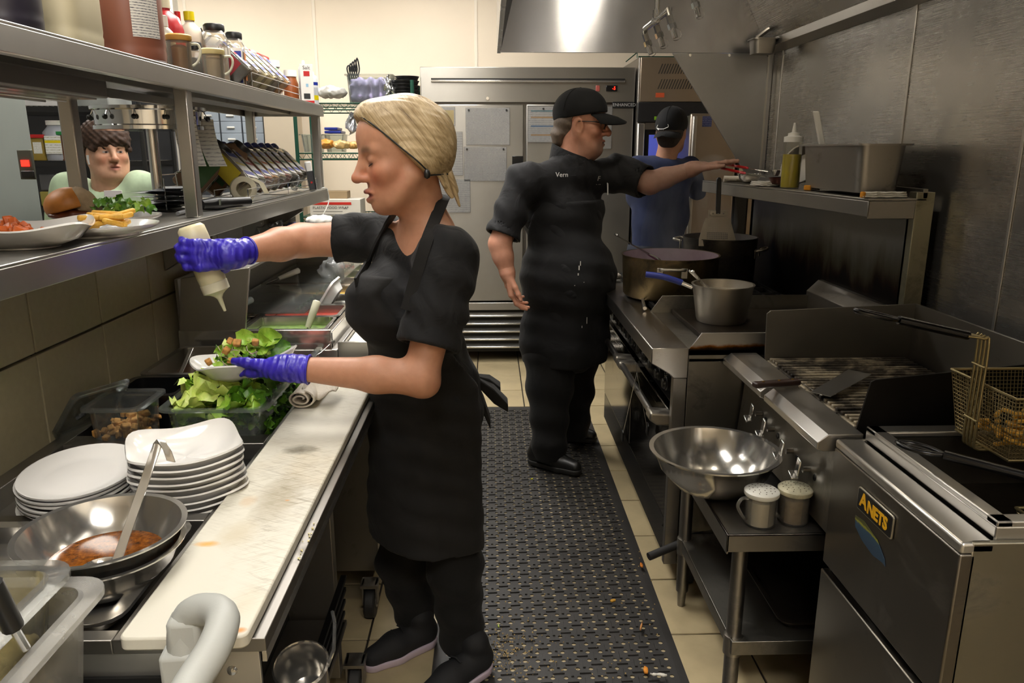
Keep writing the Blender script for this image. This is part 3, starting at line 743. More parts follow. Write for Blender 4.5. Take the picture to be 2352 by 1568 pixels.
cnt = 0
for i in range(230):
    x = random.uniform(-.755, -.557); y = random.uniform(1.735, 2.035)
    h = 1-(abs((x+.656)/.12)**3*.6+abs((y-1.885)/.17)**3*.6)
    z = random.uniform(.85, .955+.055*h) if i % 3 else .955+.05*h+random.uniform(-.01, .012)
    mb = MB(); big = random.uniform(.04, .085)
    R3 = rm3(1.0)
    if z < .95:
        R3 = rm3(.6); big *= .7
    leaf_mesh(mb, (x, y, z), big, R3, random.uniform(-.6, .7), ruf=.3)
    side = x > -.62
    mt = LF[random.choice([0, 0, 1] if side else [1, 2, 2, 1])]
    mb.build('lettuce_piece', mt, tub_l, 180); cnt += 1
# leaves squeezed along the tub's right side
for i in range(18):
    mb = MB(); leaf_mesh(mb, (-.538+random.uniform(-.006, .004), random.uniform(1.74, 2.05), random.uniform(.87, .95)), random.uniform(.03, .05), Euler((random.uniform(1.2, 1.9), random.uniform(-.3, .3), random.uniform(1.2, 1.9))).to_matrix(), .3)
    mb.build('lettuce_piece', LF[0], tub_l, 180)
tub_c = thing('crouton_tub', (-.88, 1.76, .83), 'small clear plastic tub half full of toasted croutons', 'food tub')
MB().pan((-.952, 1.68, .84), (-.808, 1.848, .982), .003, .014, .018, .008, 6).build('tub_body', CLEAR, tub_c, 50)
CRT = plain('crouton', 'c08a45', .75, 0, .35, 90, .4, 250)
def crouton(par, p, s, name='crouton', mat=None):
    mb = MB(); mb.cbox((0, 0, 0), (s*random.uniform(.8, 1.2), s*random.uniform(.8, 1.2), s*random.uniform(.7, 1.0)), (0, 0, 0))
    mb.v = [v*random.uniform(.82, 1.12) for v in mb.v]
    R3 = Euler((random.random()*6, random.random()*6, random.random()*6)).to_matrix(); mb.v = [Vector(p)+R3 @ v for v in mb.v]
    return mb.build(name, mat or CRT, par, 60, s*.18, 3)
for i in range(130):
    crouton(tub_c, (random.uniform(-.93, -.83), random.uniform(1.70, 1.83), .855+.075*random.random()**.8), random.uniform(.012, .018))
ld2 = thing('tub_lid', (-.96, 1.78, .92), 'clear plastic tub lid leaning on the tiled wall by the croutons', 'lid')
LM = frame((-.972, 1.78, .955), (.35, .94, -.05), (.55, -.15, .75))
MB().at(LM).prism(rrect(-.085, -.075, .085, .075, .015), 'z', 0, .003).build('lid_plate', CLEAR, ld2, 40)
for q, hgt in (((-.078, -.068, .078, .068), .008),):
    MB().at(LM).loft([[(x, y, z) for x, y in rrect(a0, b0, a1, b1, .014)] for a0, b0, a1, b1, z in ((-.08, -.07, .08, .07, .003), (-.08, -.07, .08, .07, .010), (-.075, -.065, .075, .065, .010), (-.075, -.065, .075, .065, .003))], caps=False).build('lid_rim', CLEAR, ld2, 40)
MB().at(LM).tube([(-.03, -.02, .004), (-.03, .0, .012), (-.03, .02, .004)], .006, 8).build('lid_handle', clear('clear_grey', '8a8d8d', .3), ld2)
# pan of brown sauce with ladle, black tubs
bp = thing('sauce_pan_insert', (-.87, 2.25, .8), 'deep steel insert pan with dark brown sauce by the wall', 'pan')
MB().pan((-.985, 2.06, .80), (-.76, 2.38, .955), .003, .014, .02, .01).build('pan_body', STG, bp, 40)
MB().box((-.965, 2.08, .90), (-.78, 2.36, .905)).build('brown_sauce', plain('brown_sauce', '3a2312', .3, 0, .5, 40), bp)
l2 = thing('ladle', A(420, 860, y=2.2), 'steel ladle handle leaning in the brown sauce pan', 'ladle')
q0, q1 = A(400, 892, y=2.13), A(440, 800, y=2.24)
strip(MB(), [q0+(q0-q1)*.35, q0, q1], [(1, .1, .2)]*3, .013, .003).build('handle', STP, l2, 40, .001)
MB().lathe([(0, -.015), (.02, -.012), (.028, .0), (.026, 0), (0, -.012)], q0+(q0-q1)*.35, 20).build('ladle_cup', STP, l2)
for k, (x0, y0, x1, y1, lab) in enumerate(((-.985, 1.87, -.80, 2.05, 'black plastic tub with dark dressing behind the croutons'),)):
    t = thing('black_tub', ((x0+x1)/2, (y0+y1)/2, .8), lab, 'food tub')
    MB().pan((x0, y0, .81), (x1, y1, .955), .003, .014, .02, .008).build('tub_body', BLACKG, t, 40)
    MB().box((x0+.02, y0+.02, .90), (x1-.02, y1-.02, .905)).build('dark_dressing', plain('dark_dressing', '120d0a', .2), t)
mt = thing('meat_tub', (-.6, 2.2, .8), 'tub of sliced pink ham half hidden behind the lettuce', 'food tub')
MB().pan((-.70, 2.08, .81), (-.527, 2.37, .965), .003, .014, .02, .008).build('tub_body', CLEAR, mt, 40)
for i in range(22):
    mb = MB(); leaf_mesh(mb, (random.uniform(-.67, -.56), random.uniform(2.11, 2.34), .89+i*.003), .07, rm3(.35), .3, ruf=.12, asp=.9)
    mb.build('ham_slice', plain('ham', 'b0625a', .4, 0, .25, 30), mt, 180)
ice = MB()
for i in range(260):
    x, y = random.uniform(-.985, -.535), random.uniform(1.74, 2.38)
    ice.cbox((x, y, .79+random.random()*.05), (random.uniform(.012, .024),)*3, (random.random()*3, random.random()*3, random.random()*3))
for i in range(26): ice.cbox((random.uniform(-.805, -.788), random.uniform(1.74, 1.84), .84+random.random()*.035), (random.uniform(.010, .018),)*3, (random.random()*3, random.random()*3, 1))
tag(ice.build('crushed_ice', clear('ice', 'e4eaee', .12, .1), None, 0), 'crushed ice packed between the tubs in the well', 'ice', kind='stuff')
# kitchen towel, rolled
def towel_roll(name, p0, p1, r, label, turns=2.2, flat=.75, hem='d8902c', mat=None):
    t = thing(name, ((p0[0]+p1[0])/2, (p0[1]+p1[1])/2, p0[2]), label, 'towel', 'kitchen towels')
    p0, p1 = Vector(p0), Vector(p1); ax = (p1-p0).normalized(); up = Vector((0, 0, 1)); sd = ax.cross(up).normalized()
    K = 60; S = 10
    rings = []
    for s in range(S+1):
        f = s/S; c = p0+(p1-p0)*f
        out = []; inn = []
        for k in range(K+1):
            a = turns*2*PI*k/K; q = r*(.22+.78*k/K)*(1+.04*math.sin(5*f+k*.4))
            wob = .06*r*math.sin(f*9+k*.35)
            x = q*math.cos(a)*1.15+wob; z = q*math.sin(a)*flat+r*flat
            for lst, e in ((out, .5), (inn, -.5)):
                qq = q+e*r*.13
                lst.append(c+sd*(qq*math.cos(a)*1.15+wob)+up*max(.0015+.0005*(e < 0), qq*math.sin(a)*flat+r*flat))
        rings.append(out+inn[::-1])
    MB().loft(rings).build('cloth_roll', mat or TERRY, t, 60)
    f0, f1 = .86, .93
    return t
TERRY = fabric('terry_cloth', 'd8cfc0', .95, .4, 60, 1200, .6, .12)
TERRYO = fabric('terry_orange_hem', 'cf8a2a', .95, .3, 60, 1200, .5, .15)
tw = towel_roll('kitchen_towel', A(690, 938, z=.9215), A(752, 868, z=.9215), .033, 'white terry towel rolled up on the long cutting board')
fp_ = MB(); leaf_mesh(fp_, A(740, 885, z=.965), .09, Euler((.3, -.35, 1.0)).to_matrix(), .3, 9, 7, .2, 1.0)
fo = fp_.build('loose_fold', TERRY, tw, 180); md = fo.modifiers.new('t', 'SOLIDIFY'); md.thickness = .004
MB().tube([A(690, 878, z=.955), A(705, 866, z=.962), A(722, 860, z=.96)], .006, 8).build('orange_hem', TERRYO, tw)
# ================================================================ utility cart in the foreground with its tubs
ca = thing('utility_cart', (-.62, .6, 0), 'grey plastic utility cart with moulded push handle', 'cart')
MB().pan((-1.02, .25, .79), (-.40, .90, .835), .012, .02, .05, .006).build('tray', GREYP, ca, 40)
MB().pan((-1.02, .25, .25), (-.40, .90, .30), .012, .02, .05, .006).build('tray', GREYP, ca, 40)
for x, y in ((-.97, .3), (-.45, .3), (-.97, .85), (-.45, .85)):
    MB().box((x-.022, y-.022, .12), (x+.022, y+.022, .79)).build('upright', GREYP, ca, 30, .01)
    MB().cyl((x-.015, y, .05), (x+.015, y, .05), .05, n=18).build('wheel', RUBBER, ca, 40, .005)
hp = [A(430, 1520, y=.86), A(425, 1440, y=.865), A(445, 1405, y=.865), A(490, 1400, y=.85), A(512, 1425, y=.82), A(490, 1490, y=.78), A(440, 1570, y=.74), A(380, 1680, y=.68)]
def catmull(P, k=5):
    P = [Vector(p) for p in P]; o = []
    for i in range(len(P)-1):
        a = P[max(i-1, 0)]; b = P[i]; c = P[i+1]; d = P[min(i+2, len(P)-1)]
        for j in range(k):
            t = j/k; o.append(.5*((2*b)+(c-a)*t+(2*a-5*b+4*c-d)*t*t+(3*b-a-3*c+d)*t**3))
    return o+[P[-1]]
hc = catmull(hp, 6)
MB().tube(hc, .02, 14, rr=[.024-.004*min(1, i/8) for i in range(len(hc))]).build('push_handle', GREYP, ca, 60)
MB().cbox(A(432, 1470, y=.862), (.042, .036, .075), (0, 0, .1)).build('handle_post', GREYP, ca, 30, .008)
MB().cbox(A(428, 1535, y=.862), (.05, .05, .07), (0, 0, .1)).build('handle_post', GREYP, ca, 30, .006)
FROST = clear('frosted_poly', 'dedcd6', .22, .25)
t2 = thing('storage_tub', (-.63, .76, .82), 'translucent storage tub under the cheese tub on the cart', 'food tub')
c2 = A(266, 1322, z=1.02); c1 = A(190, 1284, z=1.05)
MB().pan((c2.x-.36, c2.y-.29, .822), (c2.x, c2.y, 1.02), .004, .02, .03, .018, 6).build('tub_body', FROST, t2, 50)
t1 = thing('cheese_tub', (-.7, .76, .85), 'clear tub of grated parmesan with a black handled scoop', 'food tub')
MB().pan((c1.x-.30, c1.y-.235, .853), (c1.x, c1.y, 1.05), .004, .02, .03, .02, 6).build('tub_body', clear('poly_tub', 'e4e4e0', .07), t1, 50)
CHS = plain('parmesan', 'e8d28e', .85, 0, .12, 160, .7, 350)
S = Sol((c1.x-.28, c1.y-.22, .83), (c1.x-.01, c1.y-.01, 1.0), .004)
S.rbox((c1.x-.15, c1.y-.118, .92), (.116, .084, .062), .012).disp(lambda X, Y, Z: -.018*np.sin(14*(X-c1.x))*np.cos(18*(Y-c1.y))*(Z > .9)+.003*np.sin(400*X)*np.sin(350*Y))
tag(solid('grated_cheese', S, CHS, t1), kind=None)
sq = thing('cheese_scoop', A(40, 1440, y=.72), 'black handled measuring scoop in the grated cheese', 'scoop')
g0, g1 = A(-20, 1340, y=.73), A(30, 1440, y=.745); g2 = A(60, 1490, y=.75)
MB().tube([g0, (g0+g1)/2, g1], .011, 10).build('grip', BLACK, sq, 60)
MB().tube([g1, g2], .005, 8).build('shaft', CHROME, sq); 
# ================================================================ range with griddle, open burners, two ovens and a back shelf
RX0, RX1, RY0, RY1 = .535, 1.40, 2.44, 4.0
rg = thing('gas_range', (.97, 3.2, 0), 'long stainless gas range with griddle, burners and two ovens', 'range')
MB().prism([(.535, .92), (.66, .92), (.66, .815), (.612, .815), (.598, .83), (.535, .868)], 'y', RY0, RY1).build('front_ledge', steel('range_ledge', 'a8a49e', .28, .4, dirt=.05), rg, 30, .003)
MB().box((.66, RY0, .12), (RX1, RY0+.012, .885)).build('side_panel', STG, rg, 30, .002)
MB().box((.612, RY0, .12), (.658, RY0+.03, .815)).build('stile', STD, rg, 30, .002)
MB().box((.66, RY0+.012, .12), (RX1, RY1, .86)).build('carcass', plain('range_black', '161513', .5, .3), rg)
MB().box((.635, RY0+.03, .69), (.66, RY1, .815)).build('control_panel', BLACKG, rg, 30, .002)
MB().cbox((.634, RY0+.06, .79), (.004, .03, .055)).build('rating_plate', plain('rusty_plate', '7a5a33', .6, .4, .6, 60), rg)
for i in range(12):
    y = RY0+.11+i*.123
    k = MB().cyl((.634, y, .765), (.612, y, .765), .026, n=20).cyl((.612, y, .765), (.60, y, .765), .02, .017, 20).build('knob', BLACK, rg, 40, .002)
    MB().lathe([(.026, 0), (.0275, .001), (.0275, .003), (.026, .004)], (0, 0, 0), 20).build('knob_ring', CHROME, k, local=True).matrix_local = mwm(k).inverted() @ T(.634, y, .765, 0, -PI/2)
DOOR = steel('oven_door', '8b8780', .12, .1, dirt=.06)
for i, (ya, yb) in enumerate(((RY0+.04, 3.19), (3.22, RY1-.02))):
    d = MB().box((.62, ya, .27), (.66, yb, .675)).build('oven_door', DOOR, rg, 30, .004)
    hx, hz = .562, .665
    MB().cyl((hx, ya+.03, hz), (hx, yb-.03, hz), .013, n=14).build('handle_bar', STD, d, 40)
    for y in (ya+.03, yb-.03):
        MB().prism([(hx-.018, hz-.012), (hx-.014, hz+.017), (.63, hz+.01), (.63, hz-.035), (hx+.01, hz-.03)], 'y', y-.035, y+.035).build('handle_bracket', ALU, d, 40, .008, 3)
    MB().box((.628, ya+.03, .30), (.6195, yb-.03, .64)).build('door_panel', DOOR, d, 30, .003)
MB().box((.625, RY0+.01, .12), (.66, RY1, .262)).build('kick_panel', BLACKG, rg, 30, .003)
for x in (.72, 1.3):
    for y in (RY0+.08, RY1-.1):
        MB().cyl((x-.016, y, .055), (x+.016, y, .055), .054, n=18).build('caster', RUBBER, rg, 40, .005)
        MB().box((x-.03, y-.03, .1), (x+.03, y+.03, .125)).box((x-.025, y-.01, .05), (x-.019, y+.01, .11)).box((x+.019, y-.01, .05), (x+.025, y+.01, .11)).build('caster_fork', STD, rg)
# cooktop
MB().box((.66, RY0, .872), (RX1, RY0+.62, .915)).build('griddle_trough', STG, rg, 30, .002)
GRD = plain('griddle_plate', '2a231c', .36, .7, .5, 8, .1, 80)
MB().box((.735, RY0+.035, .915), (1.33, RY0+.575, .935)).build('griddle_plate', GRD, rg, 30, .004)
RUST = None
m_, n, l, b = base('heat_tinted_steel')
sp_ = n.new('ShaderNodeSeparateXYZ'); tcx = n.new('ShaderNodeTexCoord'); l.new(tcx.outputs['Generated'], sp_.inputs[0])
nz = noise(n, l, tc(n, l, (9, 9, 14)), 1, 5, .6)
ad = n.new('ShaderNodeMath'); ad.operation = 'MULTIPLY_ADD'; l.new(nz, ad.inputs[0]); ad.inputs[1].default_value = -.9; l.new(sp_.outputs[2], ad.inputs[2])
l.new(ramp(n, l, ad.outputs[0], [(.0, '15100a'), (.06, '2a1a08'), (.14, '7a4a10'), (.24, 'a3a09a')]), b.inputs['Base Color']); b.inputs['Metallic'].default_value = .85; b.inputs['Roughness'].default_value = .35
ad.inputs[1].default_value = -.55
HT_ = MATS['heat_tinted_steel']
MB().prism([(.66, .915), (.70, .972), (1.36, .972), (1.36, .895), (.66, .895)], 'y', RY0, RY0+.006).build('splash_guard', HT_, rg, 30, .001)
MB().prism([(.65, .915), (.70, .985), (1.36, .985), (1.36, .9), (.65, .9)], 'y', RY0+.6, RY0+.606).build('splash_guard', STG, rg, 30, .001)
MB().box((.66, RY0+.63, .86), (1.34, RY1, .89)).build('burner_box', IRON, rg)
for i in range(3):
    for j in range(2):
        x0 = .68+j*.325; y0 = RY0+.64+i*.305
        gm = MB()
        for k in range(5): gm.box((x0+.03+k*.063, y0+.0, .915), (x0+.042+k*.063, y0+.295, .93))
        gm.box((x0, y0, .908), (x0+.315, y0+.014, .93)).box((x0, y0+.281, .908), (x0+.315, y0+.295, .93)).box((x0, y0, .908), (x0+.014, y0+.295, .93)).box((x0+.301, y0, .908), (x0+.315, y0+.295, .93)).box((x0, y0+.14, .908), (x0+.315, y0+.155, .93))
        gr_ = gm.build('burner_grate', IRON, rg, 30, .002)
        MB().lathe([(0, .905), (.04, .905), (.05, .897), (.05, .885)], (x0+.157, y0+.147, 0), 20).build('burner_cap', IRON, gr_)
# back guard, its low sloped ledge, corner post and shelf
bm_, n, l, b = base('backguard_steel')
z1 = noise(n, l, tc(n, l, (2, 5, 1.3)), 1.4, 5, .6, .5); sp_ = n.new('ShaderNodeSeparateXYZ'); tcx = n.new('ShaderNodeTexCoord'); l.new(tcx.outputs['Generated'], sp_.inputs[0])
ad = n.new('ShaderNodeMath'); ad.operation = 'MULTIPLY_ADD'; l.new(z1, ad.inputs[0]); ad.inputs[1].default_value = -1.1; l.new(sp_.outputs[2], ad.inputs[2])
l.new(ramp(n, l, ad.outputs[0], [(-.0, '120d0a'), (.05, '2b1a10'), (.16, '55503f'), (.4, '6f6e68')]), b.inputs['Base Color']); b.inputs['Metallic'].default_value = .8; b.inputs['Roughness'].default_value = .38
ad.inputs[1].default_value = -.75
MB().box((1.365, RY0+.03, .9), (1.38, RY1, 1.36)).build('back_guard', bm_, rg, 30, .001)
MB().box((1.365, RY0, .88), (1.425, RY0+.045, 1.43)).build('corner_post', steel('post_stained', '8c8874', .42, .2, dirt=.35, dcol='4a4024'), rg, 30, .002)
MB().box((1.365, RY1-.04, .88), (1.40, RY1, 1.40)).build('corner_post', STG, rg, 30, .002)
MB().prism([(1.30, .93), (1.30, 1.0), (1.345, 1.045), (1.365, 1.045), (1.365, .93)], 'y', RY0+.08, RY0+.62).build('griddle_backsplash', STD, rg, 30, .002)
SHF = MB()
q = [(1.21, RY0), (1.40, RY0), (1.40, RY1), (1.10, RY1)]
SHF.prism(q, 'z', 1.402, 1.41); SHF.prism([(1.21, RY0), (1.365, RY0), (1.365, RY0+.006), (1.216, RY0+.006)], 'z', 1.345, 1.402)
SHF.prism([(1.21, RY0), (1.216, RY0), (1.106, RY1), (1.10, RY1)], 'z', 1.352, 1.402); SHF.prism([(1.10, RY1-.006), (1.40, RY1-.006), (1.40, RY1), (1.10, RY1)], 'z', 1.352, 1.402)
SHF.build('back_shelf', STD, rg, 30, .002)
MB().box((1.385, RY0, 1.41), (1.40, RY1, 1.44)).build('shelf_upstand', STG, rg, 30, .001)
# ---------------------------------------------------------------- pots and tools on the range
def pot(name, c, z, r, h, label, outm, inm, cat='pot', taper=.96, t=.004):
    o = thing(name, (c[0], c[1], z), label, cat)
    MB().lathe([(0, 0), (r*taper*.96, 0), (r*taper, .01), (r, h), (r+.004, h+.001), (r+.004, h+.004), (r-t, h+.003)], (0, 0, 0), 56, caps=False).build('pot_wall', outm, o, 50, local=True)
    MB().lathe([(r-t, h+.003), (r*taper-t, .012), (r*taper*.95-t, .006), (0, .006)], (0, 0, 0), 56, caps=False).build('pot_inside', inm, o, 50, local=True)
    return o
def loop_handle(par, r, z, ang, mat, wd=.1, out=.045):
    c, s = math.cos(ang), math.sin(ang); P = []
    for a, ro in ((-wd/2, .0), (-wd/2, out*.75), (-wd*.3, out), (wd*.3, out), (wd/2, out*.75), (wd/2, 0)):
        P.append(((r+ro)*c-a*s, (r+ro)*s+a*c, z+(.008 if ro > .02 else 0)))
    MB().tube(catmull(P, 4), .0065, 8).build('loop_handle', mat, par, 60, local=True)
    for a in (-wd/2, wd/2):
        MB().cbox(((r+.004)*c-a*s, (r+.004)*s+a*c, z-.012), (.006, .028, .045), (0, 0, ang)).build('handle_plate', mat, par, 40, .004, local=True)
BRN = steel('pot_burnt_aluminium', '7a6a4c', .4, .2, dirt=.45, dcol='1c130a', ds=9)
PURP = plain('pot_inside_stained', 'a897a2', .45, .1, .15, 14)
bp1 = pot('brazier_pot', (.80, 3.36), .931, .212, .178, 'wide dark aluminium brazier pot on the front burner', BRN, PURP)
loop_handle(bp1, .212, .14, -1.75, ALU); loop_handle(bp1, .212, .14, 1.39, ALU)
MB().lathe([(0, .09), (.2, .09), (.2, .085), (0, .08)], (0, 0, 0), 40).build('purple_soup', plain('purple_soup', '5a2f45', .25, 0, .3, 50), bp1, local=True)
blk = steel('pot_black_steel', '4a463f', .4, .2, dirt=.6, dcol='0d0b09', ds=12)
bp2 = pot('stock_pot', (1.13, 3.73), .931, .178, .215, 'black burnt stock pot on the rear burner', blk, plain('stock_pot_inside', '6f6a66', .35, .6, .2))
loop_handle(bp2, .178, .19, 2.6, ALU); loop_handle(bp2, .178, .16, -.5, ALU)
MB().lathe([(0, .15), (.17, .15), (.17, .145), (0, .14)], (0, 0, 0), 40).build('stock', plain('stock', '5b4a38', .2, 0, .3, 30), bp2, local=True)
sp3 = pot('saucepan', (.868, 2.79), .936, .112, .137, 'aluminium saucepan with blue sleeved handle on the griddle', ALU, plain('saucepan_inside', '9d968a', .4, .7, .2), taper=.82)
MB().lathe([(0, .11), (.105, .11), (.105, .105), (0, .1)], (0, 0, 0), 40).build('pale_sauce', plain('pale_sauce', 'a99f8c', .25, 0, .2, 40), sp3, local=True)
h0, h1, h2 = A(1590, 660, y=2.79), A(1562, 648, y=2.80), A(1483, 630, y=2.83)
MB().tube([h0, h1], .008, 10).build('handle_shank', CHROME, sp3, 60)
hm = (h1+h2)/2+Vector((0, 0, .006))
MB().tube(catmull([h1+(h0-h1)*.1, h1, hm, h2], 5), .012, 12, rr=None).build('handle_sleeve', BLUE, sp3, 60)
def spoon(name, p0, p1, label, hole=True):
    o = thing(name, p1, label, 'spoon'); p0, p1 = Vector(p0), Vector(p1)
    ax = (p1-p0).normalized(); sd = Vector((ax.y, -ax.x, 0)).normalized()
    if sd.length < .1: sd = Vector((1, 0, 0))
    nrm = sd.cross(ax).normalized()
    rings = []
    for t, wd, dz in ((0, .006, .0), (.03, .011, .004), (.5, .009, .0), (.9, .013, 0), (.97, .015, .002), (1, .008, .004)):
        c = p0+(p1-p0)*t
        rings.append([c+sd*wd+nrm*(.002+dz), c+sd*wd*.3+nrm*.0005, c-sd*wd*.3+nrm*.0005, c-sd*wd+nrm*(.002+dz), c-sd*wd-nrm*.001, c+sd*wd-nrm*.001])
    MB().loft(rings).build('handle', STP, o, 50)
    MB().at(frame(p0-ax*.035, ax, sd)).lathe([(0, -.012), (.6, -.009), (1, 0), (.95, .001), (.55, -.006), (0, -.009)], (0, 0, 0), 24, .045, .03).build('spoon_bowl', STP, o, 50)
    return o
spoon('serving_spoon', A(1490, 585, y=3.3), A(1412, 538, y=3.26), 'long steel serving spoon resting in the brazier pot')
spoon('serving_spoon', A(1625, 662, y=2.77), A(1586, 622, y=2.72), 'short steel serving spoon resting in the saucepan')
# perforated skimmer scraper standing in the stock pot
pk = thing('perforated_turner', A(1648, 540, y=3.62), 'perforated square turner with black handle clipped in the stock pot', 'turner')
f0 = A(1647, 555, y=3.60); Mx = frame(f0, (1, 0, 0), (0, .12, 1))
W2, Hh = .085, .15
pts = [(-.085, -.02), (.085, -.02), (.088, .02), (.055, .125), (.045, .15), (-.045, .15), (-.055, .125), (-.088, .02)]
ng, mg = 12, 11
mb = MB().at(Mx)
cell = .0085; hol = .0028
mb.prism(pts[:0]+[(-.088, -.02), (.088, -.02), (.088, .012), (-.088, .012)], 'z', -.001, .001)
mb.prism([(-.046, .112), (.046, .112), (.045, .15), (-.045, .15)], 'z', -.001, .001)
mb.prism([(-.088, .012), (-.051, .012), (-.046, .112), (-.058, .112)], 'z', -.001, .001)
mb.prism([(.088, .012), (.051, .012), (.046, .112), (.058, .112)], 'z', -.001, .001)
for i in range(12):
    for j in range(12):
        cx, cy = -.0468+i*cell, .0165+j*cell*.98
        a = cell/2; h_ = hol
        for q in (((-a, -a), (a, -a), (h_, -h_), (-h_, -h_)), ((a, -a), (a, a), (h_, h_), (h_, -h_)), ((a, a), (-a, a), (-h_, h_), (h_, h_)), ((-a, a), (-a, -a), (-h_, -h_), (-h_, h_))):
            mb.quad(*[(cx+x, cy+y, .0) for x, y in q])
mb.build('perforated_blade', ALU, pk, 0)
MB().at(Mx).prism(rrect(-.04, .118, .04, .146, .012), 'z', .001, .004).build('rivet_plate', ALU, pk, 30, .001)
for x in (-.025, 0, .025): MB().at(Mx).cyl((x, .132, .004), (x, .132, .006), .004, n=8).build('rivet', CHROME, pk)
MB().at(Mx).prism([(-.011, .13), (.011, .13), (.012, .29), (.006, .30), (-.006, .30), (-.012, .29)], 'z', -.006, .006).build('handle', BLACK, pk, 40, .003)
# whisk, towel on the ledge
wk = thing('wire_whisk', (.6, 2.86, .92), 'small wire whisk lying on the range front ledge', 'whisk')
w0 = A(1481, 708, z=.933); w1 = A(1474, 680, z=.935); w2 = A(1470, 650, z=.965)
MB().cyl(w0, w1, .008, .006, 12).build('whisk_handle', STP, wk, 40)
for k in range(7):
    a = PI*k/7; ax = (w2-w1).normalized(); s1 = ax.orthogonal().normalized(); s2 = ax.cross(s1); s_ = s1*math.cos(a)+s2*math.sin(a)
    L = (w2-w1).length
    MB().tube(catmull([w1, w1+ax*L*.4+s_*.03, w1+ax*L*.8+s_*.036, w1+ax*L*1.05, w1+ax*L*.8-s_*.036, w1+ax*L*.4-s_*.03, w1], 4), .0016, 5).build('whisk_wire', CHROME, wk, 60)
towel_roll('kitchen_towel', (.57, 3.72, .921), (.64, 3.80, .921), .028, 'folded white towel at the far end of the range ledge', 1.6)
# tongs hanging on the oven handle
tg = thing('kitchen_tongs', (.548, 2.75, .68), 'steel tongs hanging over the near oven door handle', 'tongs')
ta = A(1463, 855, x=.545)
for (u, v, xx) in ((1430, 1000, .543), (1487, 985, .60)):
    tb = A(u, v, x=xx)
    strip(MB(), [ta, ta+(tb-ta)*.35, ta+(tb-ta)*.8, tb], [(.2, 1, .1)]*4, .014, .002).build('tong_arm', STP, tg, 40, .0006)
    MB().cbox(tb, (.008, .03, .05), (.3, 0, 0)).build('tong_tip', BLACK, tg, 40, .004)
# ---------------------------------------------------------------- things on the back shelf
ZS = 1.411
def squeeze_bottle(name, c, z, label, liquid, r=.034, h=.165, lvl=.75, top=WHITE, rot=None, group=None):
    o = thing(name, (c[0], c[1], z), label, 'bottle', group)
    if rot is not None: o.rotation_euler = rot
    MB().lathe([(0, 0), (r*.95, 0), (r, .006), (r, h*.9), (r*.97, h)], (0, 0, 0), 28).build('bottle_body', clear('squeeze_plastic', 'f6f6f0', .04, .2), o, 50, local=True)
    MB().lathe([(0, .003), (r*.93, .003), (r*.95, .008), (r*.95, h*lvl), (0, h*lvl)], (0, 0, 0), 28).build('liquid', liquid, o, 50, local=True)
    c_ = MB().lathe([(r*.9, h-.004), (r*1.0, h-.004), (r*1.0, h+.016), (r*.62, h+.02), (r*.6, h+.03), (r*.25, h+.034), (.0045, h+.07), (0, h+.071)], (0, 0, 0), 28).build('nozzle_cap', top, o, 40, local=True)
    return o
ob = A(1818, 418, z=ZS+.002)
squeeze_bottle('squeeze_bottle', (1.215, 3.12), ZS, 'tall clear squeeze bottle of yellow oil on the back shelf', plain('yellow_oil', 'd8c41a', .2, 0, .05), .037, .185, .72)
hp_ = thing('hotel_pan', (1.29, 2.68, ZS), 'deep stainless hotel pan with a white handled tool on the back shelf', 'pan')
MB().pan((1.185, 2.50, ZS+.012), (1.385, 3.02, ZS+.17), .003, .02, .03, .012, 6).build('pan_body', STD, hp_, 40)
up_ = A(1873, 300, y=2.9)
ut = thing('white_handled_tool', (1.27, 2.86, ZS+.1), 'white plastic handle sticking up out of the hotel pan', 'utensil')
b0 = Vector((1.262, 2.86, ZS+.03)); b1 = A(1874, 255, y=2.86)
strip(MB(), [b0, b0+(b1-b0)*.5, b1-(b1-b0)*.05, b1], [(1, 0, 0)]*4, .024, .012).build('handle', WHITE, ut, 40, .005, 3)
def flat_towel(name, c, sx, sy, z, rz, label, hemside=1):
    o = thing(name, (c[0], c[1], z), label, 'towel', 'kitchen towels', rz)
    for k in range(3):
        nx, ny = 14, 6; mb = MB(); vs = []
        for i in range(nx+1):
            for j in range(ny+1):
                vs.append((sx*(i/nx-.5)*(1-.03*k), sy*(j/ny-.5)*(1-.05*k), .004+k*.006+.0015*math.sin(i*1.3+k+j)))
        mb._a(vs, [(i*(ny+1)+j, (i+1)*(ny+1)+j, (i+1)*(ny+1)+j+1, i*(ny+1)+j+1) for i in range(nx) for j in range(ny)])
        q = mb.build('towel_layer', TERRYW, o, 180, local=True); md = q.modifiers.new('s', 'SOLIDIFY'); md.thickness = .005; md.offset = 0
    MB().cbox((hemside*sx*.47, 0, .010), (.012, sy*1.01, .02)).build('orange_hem', TERRYO, o, 40, .004, local=True)
    return o
TERRYW = fabric('terry_white', 'e6e1d8', .95, .4, 60, 1200, .6, .08)
flat_towel('kitchen_towel', (1.27, 2.465), .15, .02, ZS, .06, 'white towel with orange end folded in front of the hotel pan', -1)
flat_towel('kitchen_towel', (1.235, 2.945), .06, .03, ZS, .6, 'small white towel tucked between oil bottle and hotel pan', -1)
flat_towel('kitchen_towel', (1.20, 3.32), .12, .10, ZS, .2, 'flat white towel lying under the tilted pans', 1)
towel_roll('kitchen_towel', (1.12, 3.70, ZS), (1.21, 3.68, ZS), .023, 'rolled white towel with orange stripe at the shelf far end', 2)
MB_ = MB
